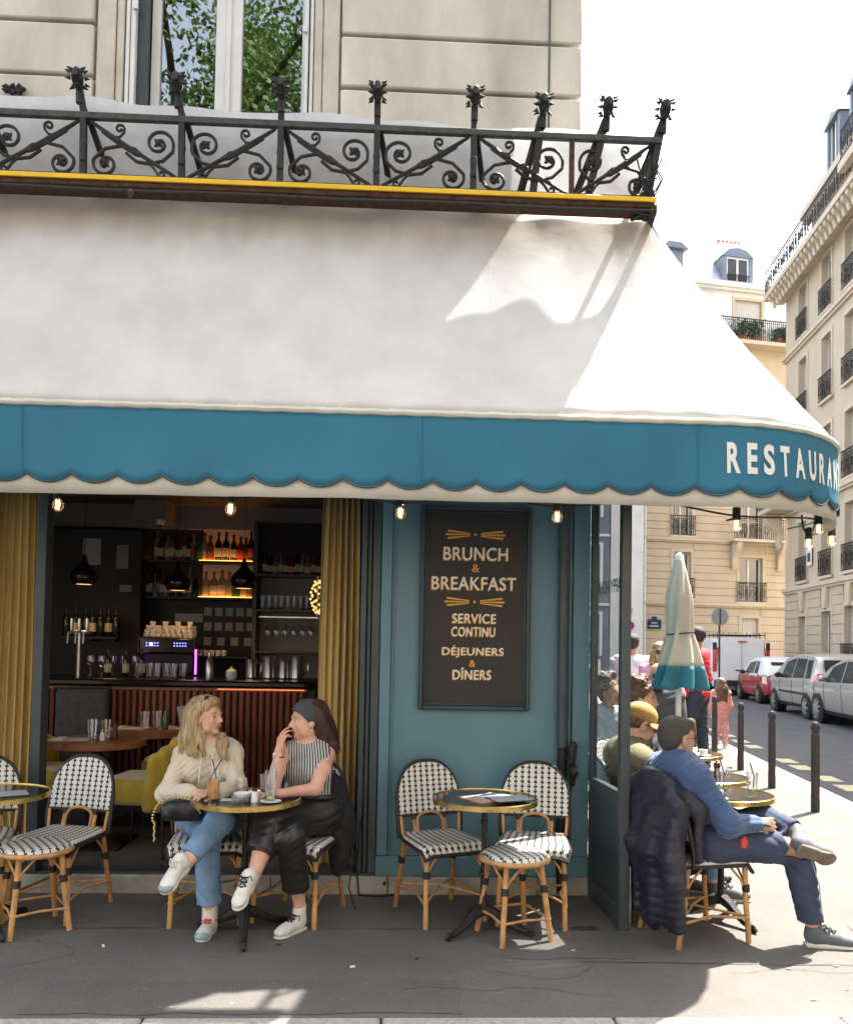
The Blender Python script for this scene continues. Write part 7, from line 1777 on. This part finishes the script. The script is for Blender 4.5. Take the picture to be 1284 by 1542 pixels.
M('strand_blonde',(.46,.31,.16),.5,var=.25,vs=40); M('strand_auburn',(.06,.028,.022),.45,var=.2,vs=40)
strands(p,_ps,'strand_blonde',34,.0022,.010,5)
# black handbag on her lap
hb=thing('handbag','black quilted handbag with pale chain on the lap of the blonde woman','handbag',(-1.115,4.72,.66))
sdf_obj('bag',[('b',(0,0,0),(.115,.055,.055),.045),('b',(.02,-.01,.02),(.09,.055,.045),.04)],'bag_black',hb,.006,.02,lambda X,Y,Z:.003*np.sin(60*X)*np.sin(60*Z))
b=MB()
for k in range(24):
    a=R(200-k*8.2); q_=np.array([-.02+.125*math.cos(a),-.055-.012*math.sin(k),-.02+.105*math.sin(a)]); b.sphere(q_,(.0085,.006,.0065),6,5)
for k in range(9): b.sphere((-.137+.003*math.sin(k*2),-.05,-.055-.012*k),(.006,.006,.0085),6,5)
struct(b.build('chain','gold_chain',hb),'stuff')

# ---- woman in a striped top with headband
p=Person('woman in striped sleeveless top, black leather trousers and dark headband touching her mouth',(-.44,5.03),'skin_pink',.005)
C_=(-.468,4.945,1.142); p.head(C_,(-.90,-.42,-.01),(.03,.02,1),.93)
P_,N_=(-.43,5.04,.57),(-.462,4.97,1.005); sR,sL=(-.602,4.925,.965),(-.352,4.985,.965)
p.torso(P_,N_,sL,sR,(-.42,-.90,.03),.140,.088,.155,.046,.040); p.neck(.045)
eR,wR=(-.632,4.79,.775),(-.612,4.86,.975); eL,wL=(-.40,4.80,.775),(-.575,4.665,.77)
p.limb([sR,((sR[0]+eR[0])/2,(sR[1]+eR[1])/2,.87),eR,wR],[.044,.040,.034,.024]); p.limb([sL,((sL[0]+eL[0])/2+.01,(sL[1]+eL[1])/2,.87),eL,wL],[.046,.042,.036,.025])
p.hand(wR,(.12,.05,1),(.7,.55,-.05),1,.5,.90,.05,[.55,.35,.42,.6]); p.hand(wL,(-.97,-.1,-.02),(0,.1,-1),-1,.4,.9)
hA,kA,aA=(-.365,5.06,.58),(-.632,4.68,.615),(-.692,4.475,.345); hB,kB,aB=(-.50,5.06,.555),(-.515,4.63,.545),(-.468,4.775,.115)
p.limb([hA,kA,((kA[0]+aA[0])/2+.005,(kA[1]+aA[1])/2+.02,.485),aA],[.085,.056,.05,.032]); p.limb([hB,kB,((kB[0]+aB[0])/2,(kB[1]+aB[1])/2+.025,.34),aB],[.085,.056,.048,.032]); p.body()
tp=inflate(p.tor[:-2] if False else [q for q in p.tor],.010)
top=[q for q in tp if not (q[0]=='e' and abs(q[1][2]-p.P[2])<.02)]
top=[q for q in top if not q[0]=='c']+[('k',.04),p.cone((-.560,4.938,.972),(-.392,4.98,.975),.052,.052)]
p.wear('striped_top',top,'stripe_top',.05,None,.005)
lt=[('k',.06),p.cone((-.50,5.05,.565),(-.37,5.06,.58),.12,.12),('e',p.P+np.array([0,0,.05]),(.13,.165,.10),p.TB),p.cone(hA,kA,.098,.077),('k',.03),p.cone(kA,(-.672,4.545,.45),.085,.078),p.cone(hB,kB,.094,.075),p.cone(kB,(-.482,4.735,.20),.078,.074),('k',.006),p.cut((-.486,4.725,.235),(0,.1,-1)),p.cut((-.664,4.565,.47),(-.22,-.62,-.75))]
p.wear('leather_trousers',lt,'leather_black',.05,wrinkle(.0025,40,2),.006)
b=MB(); q_=p.P+(p.N-p.P)*.30; b.tube([q_+p.TB@np.array([.098*math.cos(a),.135*math.sin(a),0]) for a in np.linspace(0,2*PI,30)],.016,8); bl=b.build('belt','leather_black',p.t)
b=MB(); b.sphere(q_+p.TB@np.array([.115,-.02,0]),(.008,.016,.014),10,6); b.build('buckle','gold_chain',bl)
p.tube('wristband',[np.array(wR)+np.array((0,-.006,-.03))+.028*np.array((math.cos(a),math.sin(a),0)) for a in np.linspace(0,2*PI,14)],.004,'hair_auburn')
p.shoe(aA,(-.735,4.30,.245),nrm((-.10,-.46,.88)),'shoe_white','shoe_sole','lace_black',.88); p.shoe(aB,(-.575,4.60,.0),(0,.03,1),'shoe_white','shoe_sole','lace_black',.91)
h=p.h; e=lambda f,l,u,a,b,c:('e',h(f,l,u),(a,b,c),p.B)
hr=[('k',.03),e(-.030,0,.042,.098,.082,.086),e(-.07,0,-.005,.055,.078,.095)]
hr+=[('c',h(-.06,.0,.05),h(-.105,.0,-.06),.075,.068),('c',h(-.105,0,-.06),h(-.15,.01,-.17),.066,.05),('c',h(-.15,.01,-.17),h(-.165,.02,-.21),.05,.02)]
hr+=[('k',.02),('-e',h(.075,0,-.04),(.085,.1,.105),p.B)]
p.wear('hair',hr,'hair_auburn',.03,lambda X,Y,Z:.0014*np.sin(300*X+190*Y+3*np.sin(9*Z)),.005)
strands(p,[([h(-.04,.05,.115),h(-.10,.06,.02),h(-.145,.05,-.08),h(-.17,.03,-.19)],.03),([h(-.05,.0,.12),h(-.125,.02,.02),h(-.165,.02,-.08),h(-.19,.02,-.2)],.03),([h(-.04,-.05,.115),h(-.10,-.05,.02),h(-.15,-.03,-.08),h(-.175,.0,-.19)],.03)],'strand_auburn',40,.0022,.012,6)
bnd=[('k',.015),e(-.014,0,.041,.101,.082,.090)]
pl=np.array([.045,0,.065])
hbm=sdf_obj('headband',[('k',.01),e(-.012,0,.040,.1035,.085,.0925),('-e',h(.120,0,-.055),(.125,.13,.115),p.B),('-e',h(-.16,0,.015),(.118,.13,.14),p.B)],'headband',p.t,.005,.01)
p.tube('earring',[h(.0,.083,-.05),h(.0,.085,-.058)],.004,'gold_chain',6,True)
# black coat hanging from her chair
ct=thing('black_coat','black coat hanging over the chair of the woman in the striped top','coat',(-.30,5.12,.55))
sdf_obj('cloth',[('k',.05),('c',(-.06,.0,.22),(.02,-.02,0),.05,.08),('c',(.02,-.02,0),(.035,-.03,-.22),.085,.06),('c',(.0,.05,.2),(.06,.03,-.1),.05,.07),('c',(.03,-.03,-.1),(.02,-.06,-.30),.06,.035)],'black_cloth',ct,.008,.05,lambda X,Y,Z:.008*np.sin(60*X+8*np.sin(9*Z))*np.sin(20*Y+1))
b=MB(); b.tube([(.07,-.05,-.06),(.11,-.06,-.22),(.09,-.07,-.40),(.13,-.08,-.52)],.005,6); b.tube([(.05,-.06,-.2),(.03,-.08,-.38),(.06,-.1,-.50)],.003,6); b.build('strap','binding',ct)

# ---- man in blue seen from the side
p=Person('man in blue sweater and glasses sitting sideways with ankle on knee',(1.78,4.70),'skin_olive',.0055)
F=nrm((.96,.27,0)); 
C_=(1.632,4.715,1.092); p.head(C_,(.92,.38,-.04),(.02,0,1),1.03,male=True,lips=True)
P_,N_=(1.80,4.70,.55),(1.605,4.70,.955); sR,sL=(1.672,4.525,.90),(1.60,4.885,.91)
p.torso(P_,N_,sL,sR,F,.185,.115,.165,0,.058); p.neck(.056)
eR,wR=(1.835,4.47,.66),(2.03,4.535,.655); eL,wL=(1.80,4.96,.70),(2.0,4.86,.64)
p.limb([sR,eR,wR],[.052,.042,.030]); p.limb([sL,eL,wL],[.052,.042,.030]); p.hand(wR,(.96,.22,-.1),(.1,.9,-.3),-1,.75,1.0); p.hand(wL,(.9,-.35,-.1),(0,0,-1),1,.6,1.0)
hR,kR,aR=(1.80,4.61,.535),(2.245,4.555,.515),(2.325,4.53,.115); hL,kL,aL=(1.82,4.79,.545),(2.17,4.80,.625),(2.262,4.575,.600)
p.limb([hR,kR,aR],[.085,.06,.042]); p.limb([hL,kL,aL],[.085,.06,.042]); p.body()
sw=inflate(p.tor,.018)+[('k',.04),p.cone(sR,eR,.074,.060),p.cone(eR,(2.0,4.53,.655),.060,.046),p.cone(sL,eL,.074,.06),p.cone(eL,wL,.06,.045),p.cone((1.60,4.70,.965),(1.618,4.705,1.005),.070,.064)]
p.wear('sweater',sw,'sweater_blue',.05,wrinkle(.0045,40,3),.006)
tr=[('k',.06),p.cone((1.79,4.60,.545),(1.80,4.80,.55),.122,.122),p.cone(hR,kR,.102,.080),('k',.03),p.cone(kR,(2.315,4.533,.11),.078,.064),p.cone(hL,kL,.10,.078),p.cone(kL,(2.262,4.58,.60),.076,.060),('k',.006),p.cut((2.315,4.533,.135),(.1,0,-1)),p.cut((2.252,4.598,.602),(.4,-.9,-.1))]
p.wear('trousers',tr,'trouser_navy',.05,wrinkle(.003,46,4),.006)
p.tube('side_seam',[(2.28,4.478,.50),(2.33,4.475,.34),(2.345,4.475,.19)],.003,'shoe_blue',5)
b=MB(); b.sphere(p.L((1.93,4.505,.555)),(.022,.012,.04),10,8); b.build('red_pocket','lace_red',p.t)
p.tube('belt_cord',[(1.96,4.50,.655),(2.03,4.50,.66),(2.08,4.52,.645)],.006,'trouser_navy')
p.shoe(aR,(2.545,4.49,.0),(0,0,1),'shoe_grey','shoe_sole','lace_black',1.03)
p.shoe(aL,(2.43,4.50,.455),nrm((-.10,.80,.55)),'shoe_grey','sole_brown',None,1.03)
h=p.h; e=lambda f,l,u,a,b,c:('e',h(f,l,u),(a,b,c),p.B)
p.wear('hair',[('k',.03),e(-.020,0,.043,.1005,.0795,.0855),e(-.055,0,-.005,.053,.071,.070),e(.045,0,.085,.042,.058,.026),('k',.02),('-e',h(.125,0,-.03),(.098,.12,.105),p.B),('-e',h(.01,.09,-.035),(.03,.03,.042),p.B),('-e',h(.01,-.09,-.035),(.03,.03,.042),p.B)],'hair_grey',.03,None,.005)
p.wear('beard',[('k',.02),e(.062,0,-.088,.028,.034,.026),('c',h(.02,.052,-.055),h(.06,.02,-.09),.018,.018),('c',h(.02,-.052,-.055),h(.06,-.02,-.09),.018,.018)],'hair_grey',.02,lambda X,Y,Z:.0012*np.sin(420*X)*np.sin(400*Z)+.006,.005)
glasses(p,'straw_black','spec_glass')
# quilted jacket over the back of his chair
jk=thing('quilted_jacket','navy quilted jacket hanging over the back of the rattan chair','jacket',(1.535,4.655,0))
f_=np.array([.96,.27,0]); sd_=np.array([.27,-.96,0])      # chair forward, towards the viewer
jp=[('k',.05)]
J=lambda a,b,z: f_*a+sd_*b+np.array([0,0,z])
for k in range(9):
    bq=-.23+.0575*k; zt=.885-.13*abs(bq/.23)**2.2+.02*(bq<0); zb=[.30,.20,.14,.10,.07,.10,.13,.10,.20][k]
    jp+=[('c',J(-.055,bq,zt),J(-.085-.02*math.sin(k*1.7),bq*1.02,(zt+zb)/2),.030,.034),('c',J(-.085-.02*math.sin(k*1.7),bq*1.02,(zt+zb)/2),J(-.07+.03*math.sin(k*2.1),bq*.92,zb),.034,.022)]
    jp+=[('c',J(-.055,bq,zt),J(.065,bq*.95,zt-.02),.030,.028),('c',J(.075,bq*.95,zt-.02),J(.085,bq*.9,zt-.28),.034,.026)]
jp+=[('k',.03),('c',J(-.02,-.25,.78),J(-.03,-.285,.50),.05,.046),('c',J(-.03,-.285,.50),J(-.02,-.275,.24),.046,.038),('c',J(-.05,.20,.66),J(-.08,.245,.38),.05,.046),('c',J(-.08,.245,.38),J(-.05,.235,.13),.046,.036)]
sdf_obj('shell',jp,'jacket_navy',jk,.007,.05,lambda X,Y,Z:-.0055*np.abs(np.sin(PI*(Z+.10*np.sin(6*X+8*Y))/.052))**.35+.006*np.sin(34*(X+Y)+7*Z+2*np.sin(9*Z))+.003)

# ---- man in an ochre cap
p=Person('man in ochre cap and olive jacket looking down, beside the windscreen',(1.60,5.46),'skin_fair',.008)
p.head((1.632,5.42,1.105),(.93,.12,-.34),(.34,0,1),1.03,male=True); P_,N_=(1.58,5.47,.55),(1.555,5.43,.945); sR,sL=(1.585,5.25,.885),(1.60,5.62,.89)
p.torso(P_,N_,sL,sR,(.98,.1,0),.19,.12,.17,0,.06); p.neck(.056); eR,wR=(1.72,5.24,.70),(1.955,5.42,.775); eL,wL=(1.78,5.68,.74),(1.98,5.6,.775)
p.limb([sR,eR,wR],[.05,.042,.03]); p.limb([sL,eL,wL],[.05,.042,.03]); p.hand(wR,(.8,.5,0),(0,0,-1),1,.5); p.hand(wL,(.9,-.3,0),(0,0,-1),-1,.5)
hR,kR,aR=(1.6,5.37,.54),(2.0,5.32,.54),(2.10,5.36,.115); hL,kL,aL=(1.6,5.57,.54),(2.0,5.58,.54),(1.93,5.55,.115); p.limb([hR,kR,aR],[.085,.06,.042]); p.limb([hL,kL,aL],[.085,.06,.042]); p.body()
p.wear('jacket',inflate(p.tor,.028)+[('k',.04),p.cone(sR,eR,.082,.068),p.cone(eR,wR,.066,.05),p.cone(sL,eL,.082,.068),p.cone(eL,wL,.066,.05),p.cone((1.545,5.40,.955),(1.60,5.40,.965),.07,.06)],'olive_jacket',.05,wrinkle(.007,32,5))
p.wear('jeans',[('k',.06),p.cone((1.6,5.37,.55),(1.6,5.57,.55),.12,.12),p.cone(hR,kR,.10,.08),('k',.03),p.cone(kR,(2.09,5.36,.18),.078,.06),p.cone(hL,kL,.10,.08),p.cone(kL,(1.935,5.55,.18),.078,.06)],'denim_light',.05,wrinkle(.004,40,6))
p.shoe(aR,(2.32,5.31,0),(0,0,1),'shoe_grey','shoe_sole','lace_black',1.05); p.shoe(aL,(2.13,5.5,0),(0,0,1),'shoe_grey','shoe_sole',None,1.05)
h=p.h; e=lambda f,l,u,a,b,c:('e',h(f,l,u),(a,b,c),p.B)
p.wear('hair',[e(-.03,0,.02,.095,.080,.08),('-e',h(.11,0,-.03),(.10,.12,.11),p.B)],'hair_brown',.02)
cp=p.wear('cap',[('k',.02),e(-.012,0,.055,.112,.091,.088),('-e',h(0,0,-.045),(.2,.2,.085),p.B)],'cap_ochre',.02,None,.006)
b=MB()
def brim(u,v):
    a=(u-.5)*PI*.85; r=.108+.130*v*math.cos(a)**.7 if math.cos(a)>0 else .108; return h(r*math.cos(a)-.012,r*math.sin(a)*.82,.040-.010*v-.022*math.sin(a)**2*(.4+v))
b.grid(brim,18,4); o=b.build('brim','cap_ochre',cp,smooth=80); o.modifiers.new('thick','SOLIDIFY').thickness=.005
b=MB(); b.sphere(h(-.012,0,.144),.008,8,6); b.build('button','cap_ochre',cp)
glasses(p,'straw_black','spec_glass')
# dark bag on a low stand between windscreen and chairs
bg_=thing('dark_bag','black shoulder bag on the floor behind the windscreen edge','bag',(1.50,5.05,.03)); sdf_obj('bag',[('b',(0,0,.19),(.09,.10,.17),.05)],'bag_black',bg_,.012,.02,lambda X,Y,Z:.006*np.sin(30*X+20*Z)); b=MB(); b.tube([(-.06,0,.34),(-.04,0,.46),(.04,0,.46),(.06,0,.34)],.009,6); b.build('handle','bag_black',bg_)

# ---- seated guests further along the side terrace
def sitter(label,x,y,F,skin,top,trousers,hair,hz=1.24,res=.011,hairfn=None,sc=1.0,male=False,extra=None):
    p=Person(label,(x,y),skin,res); F=nrm(F+(0,) if len(F)==2 else F); l=np.array([-F[1],F[0],0]); O=np.array([x,y,0]); q=lambda f,s_,z:O+F*f+l*s_+np.array([0,0,z])
    p.head(q(.04,0,hz-.11),F,(0,0,1),sc,eyes=True,lips=True,male=male); P_,N_=q(0,0,.55),q(-.02,0,hz-.27); sL,sR=q(-.01,.175,hz-.31),q(-.01,-.175,hz-.31)
    p.torso(P_,N_,sL,sR,F,.17,.11,.17,0 if male else .045,.052); p.neck(.05)
    for sg,s0 in ((1,sL),(-1,sR)):
        e_,w_=q(.08,.22*sg,.72),q(.30,.10*sg,.775); p.limb([s0,e_,w_],[.048,.04,.028]); p.hand(w_,F*.9-l*.3*sg,(0,0,-1),sg,.5)
        p.limb([q(0,.1*sg,.54),q(.40,.11*sg,.53),q(.38,.11*sg,.10)],[.085,.06,.04])
    p.body()
    ar=[]
    for sg,s0 in ((1,sL),(-1,sR)): ar+=[p.cone(s0,q(.08,.22*sg,.72),.068,.058),p.cone(q(.08,.22*sg,.72),q(.24,.14*sg,.765),.056,.042)]
    p.wear('top',inflate(p.tor,.018)+[('k',.04)]+ar,top,.05,wrinkle(.006,34,x))
    p.wear('trousers',[('k',.06),p.cone(q(0,-.1,.55),q(0,.1,.55),.115,.115)]+[c for sg in (-1,1) for c in (p.cone(q(0,.1*sg,.54),q(.40,.11*sg,.53),.1,.078),p.cone(q(.40,.11*sg,.53),q(.385,.11*sg,.16),.074,.058))],trousers,.04)
    for sg in (-1,1): p.shoe(q(.38,.11*sg,.1),q(.58,.11*sg,0),(0,0,1),'shoe_grey','shoe_sole',None,1.0)
    h=p.h; e=lambda f,l_,u,a,b,c:('e',h(f,l_,u),(a,b,c),p.B)
    if hairfn: hairfn(p,h,e,hair)
    return p
def hair_bun(p,h,e,m):
    r_=random.Random(4); pr=[('k',.03),e(-.025,0,.045,.102,.085,.088),e(-.06,0,-.01,.06,.078,.08)]+[e(-.06+r_.uniform(-.06,.06),r_.uniform(-.06,.06),.13+r_.uniform(-.03,.05),.028,.028,.026) for _ in range(22)]+[('-e',h(.11,0,-.035),(.095,.1,.105),p.B)]
    p.wear('hair',pr,m,.02,lambda X,Y,Z:.006*np.sin(130*X+3*np.sin(90*Y))*np.sin(140*Z),.007)
sitter('woman with curly brown hair tied up sitting behind the man in the cap',1.92,6.42,(.80,-.55),'skin_fair','tee_grey','denim_dark','hair_brown',1.31,.011,hair_bun)
pb_=sitter('bald bearded man in dark tee and sunglasses sitting behind the curly haired woman',2.60,8.05,(-.25,-.97),'skin_olive','tee_grey','denim_dark','hair_brown',1.44,.012,lambda p,h,e,m:p.wear('beard',[('k',.03),e(.045,0,-.085,.05,.052,.045),('-e',h(.1,0,-.02),(.05,.09,.045),p.B)],m,.02,None,.008),1.05,True); glasses(pb_,'straw_black','car_glass',.028)
chair(2.62,8.15,R(-14),'rattan chair under the bald man in sunglasses')

sitter('man in pale blue shirt sitting behind the windscreen glass',1.97,7.55,(.5,-.86),'skin_fair','shoe_blue','denim_dark','hair_brown',1.30,.012,hair_bun,1.0,True)
chair(1.95,7.65,R(30),'rattan chair under the man in the pale blue shirt')
sitter('guest in a white shirt sitting far back along the cafe wall',2.22,9.3,(.6,-.8),'skin_olive','white_shirt','denim_dark','hair_dark',1.32,.013,hair_bun,1.0,True)
chair(2.2,9.4,R(37),'rattan chair under the far guest in the pale shirt')
# ---- standing people in the street
def stander(label,x,y,F,H,skin,top,trousers,hairm,hairfn,res=.012,male=True,shoes='shoe_grey',long_coat=False,z0=0,bagarm=False,inner=None):
    p=Person(label,(x,y,z0),skin,res); k=H/1.75; F=nrm(F+(0,)); l=np.array([-F[1],F[0],0]); O=np.array([x,y,z0]); q=lambda f,s_,z:O+(F*f+l*s_+np.array([0,0,z]))*k
    p.head(q(.02,0,1.635),F,(0,0,1),k*1.0 if H>1.4 else k*1.28,male=male); P_,N_=q(0,0,.95),q(-.01,0,1.45); sw=.19 if male else .17; sL,sR=q(0,sw,1.41),q(0,-sw,1.41)
    p.torso(P_,N_,sL,sR,F,(.175 if male else .155)*k,.11*k,.165*k,0 if male else .05,.052*k); p.neck(.052*k)
    st=.10
    for sg,s0 in ((1,sL),(-1,sR)):
        e_,w_=q(-.02,(sw+.06)*sg,1.12),q(.10,(sw+.04)*sg,.88); p.limb([s0,e_,w_],[.05*k,.042*k,.03*k]); p.hand(w_,(F*.3+np.array([0,0,-1])),-l*sg,1 if sg>0 else -1,.4,k)
        p.limb([q(0,.09*sg,.90),q(.02+st*.4*sg,.095*sg,.48),q(-.02+st*sg*.6,.095*sg,.09)],[.085*k,.058*k,.04*k])
    p.body()
    ar=[]
    for sg,s0 in ((1,sL),(-1,sR)): ar+=[p.cone(s0,q(-.02,(sw+.06)*sg,1.12),.072*k,.06*k),p.cone(q(-.02,(sw+.06)*sg,1.12),q(.09,(sw+.04)*sg,.91),.058*k,.046*k)]
    lo=[p.cone(q(-.02,-.08,.80),q(-.02,.08,.80),.15*k,.15*k)] if long_coat else []
    p.wear('jacket',inflate(p.tor,.02*k)+[('k',.04)]+ar+lo,top,.05,wrinkle(.007,30,x))
    if inner: p.wear('inner_top',[('k',.04),p.cone(q(.075,0,1.36),q(.075,0,.95),.062*k,.09*k)],inner,.04)
    p.wear('trousers',[('k',.06),p.cone(q(0,-.08,.93),q(0,.08,.93),.12*k,.12*k)]+[c for sg in (-1,1) for c in (p.cone(q(0,.09*sg,.90),q(.02+st*.4*sg,.095*sg,.48),.098*k,.074*k),p.cone(q(.02+st*.4*sg,.095*sg,.48),q(-.018+st*sg*.6,.095*sg,.11),.072*k,.06*k))],trousers,.04,wrinkle(.005,36,y))
    for sg in (-1,1): p.shoe(q(-.02+st*sg*.6,.095*sg,.09),q(.18+st*sg*.6,.10*sg,0),(0,0,1),shoes,'shoe_sole',None,k)
    h=p.h; sc=p.hs; e=lambda f,l_,u,a,b,c:('e',h(f,l_,u),(a*sc,b*sc,c*sc),p.B); hairfn(p,h,e,hairm); return p
short=lambda p,h,e,m:p.wear('hair',[('k',.02),e(-.022,0,.045,.104,.084,.088),e(-.055,0,.0,.055,.075,.07),('-e',h(.12,0,-.03),(.098,.12,.105),p.B),('-e',h(.01,.09,-.035),(.03,.03,.042),p.B),('-e',h(.01,-.09,-.035),(.03,.03,.042),p.B)],m,.02,None,.008)
def bob(p,h,e,m):
    p.wear('hair',[('k',.03),e(-.02,0,.045,.106,.092,.092),e(-.05,0,-.04,.075,.098,.10),('c',h(.01,.085,.0),h(.02,.098,-.12),.035,.035),('c',h(.01,-.085,0),h(.02,-.098,-.12),.035,.035),('-e',h(.11,0,-.03),(.09,.062,.10),p.B)],m,.03,lambda X,Y,Z:.004*np.sin(160*X+100*Y),.008)
def longhair(p,h,e,m):
    p.wear('hair',[('k',.04),e(-.02,0,.05,.115,.10,.095),e(-.06,0,-.05,.085,.105,.12),('c',h(-.07,.03,-.1),h(-.09,.04,-.30),.085,.05),('c',h(-.07,-.03,-.1),h(-.09,-.05,-.32),.085,.045),('-e',h(.12,0,-.03),(.10,.07,.11),p.B)],m,.03,lambda X,Y,Z:.007*np.sin(90*X+60*Y+4*np.sin(30*Z))*np.sin(70*Z),.009)
pk=stander('blonde woman in sunglasses and open pink jacket walking towards the viewer',3.12,9.6,(-.22,-.97),1.66,'skin_fair','pink_jacket','pink_jacket','hair_blonde',bob,.011,False,'shoe_white',True,inner='navy_top'); glasses(pk,'straw_black','car_glass',.03)
stander('man in white shirt seen from behind at the windscreen edge',3.03,10.4,(.3,.95),1.76,'skin_olive','white_shirt','denim_dark','hair_dark',short)
stander('man in red jacket and dark jeans standing behind the parasol',4.07,11.0,(-.75,.66),1.88,'skin_olive','red_jacket','denim_dark','hair_dark',short,.012,True)
stander('small child with long brown hair in peach clothes behind the farthest bollard',5.36,13.42,(.1,.99),1.10,'skin_fair','peach','peach_dark','hair_brown',longhair,.011,False,'shoe_white')
stander('child in magenta jacket half hidden by the parasol border',3.62,10.9,(-.1,.99),1.25,'skin_fair','magenta','peach_dark','hair_brown',longhair,.012,False,'shoe_white')
# coat over a chair and shopping bag between the guests
chair(2.95,8.9,R(-170),'rattan chair hung with a brown coat beyond the parasol')
bc=thing('brown_coat','brown coat hanging over the chair beyond the parasol','coat',(2.95,8.9,0)); sdf_obj('cloth',[('k',.06)]+[('c',(-.2+.08*k,-.22,.88-.01*abs(k-2.5)**2),(-.2+.08*k,-.27,.30),.05,.06) for k in range(6)],'brown_coat',bc,.014,.06,lambda X,Y,Z:.01*np.sin(50*X))
tb=thing('cream_bag','cream cloth bag hanging between the parasol pole and the guests','bag',(2.72,8.75,.75)); sdf_obj('bag',[('b',(0,0,.1),(.13,.05,.19),.04)],'parasol_cream',tb,.012,.03,lambda X,Y,Z:.012*np.sin(30*X+10*Z)); b=MB(); b.tube([(-.07,0,.28),(-.04,0,.46),(.04,0,.46),(.07,0,.28)],.01,6); b.build('handle','parasol_cream',tb); b=MB(); b.tube([(0,0,-.75),(0,0,-.08)],.012,6); b.box(-.15,.15,-.12,.12,-.10,-.08); b.build('stand','wrought_iron',tb)
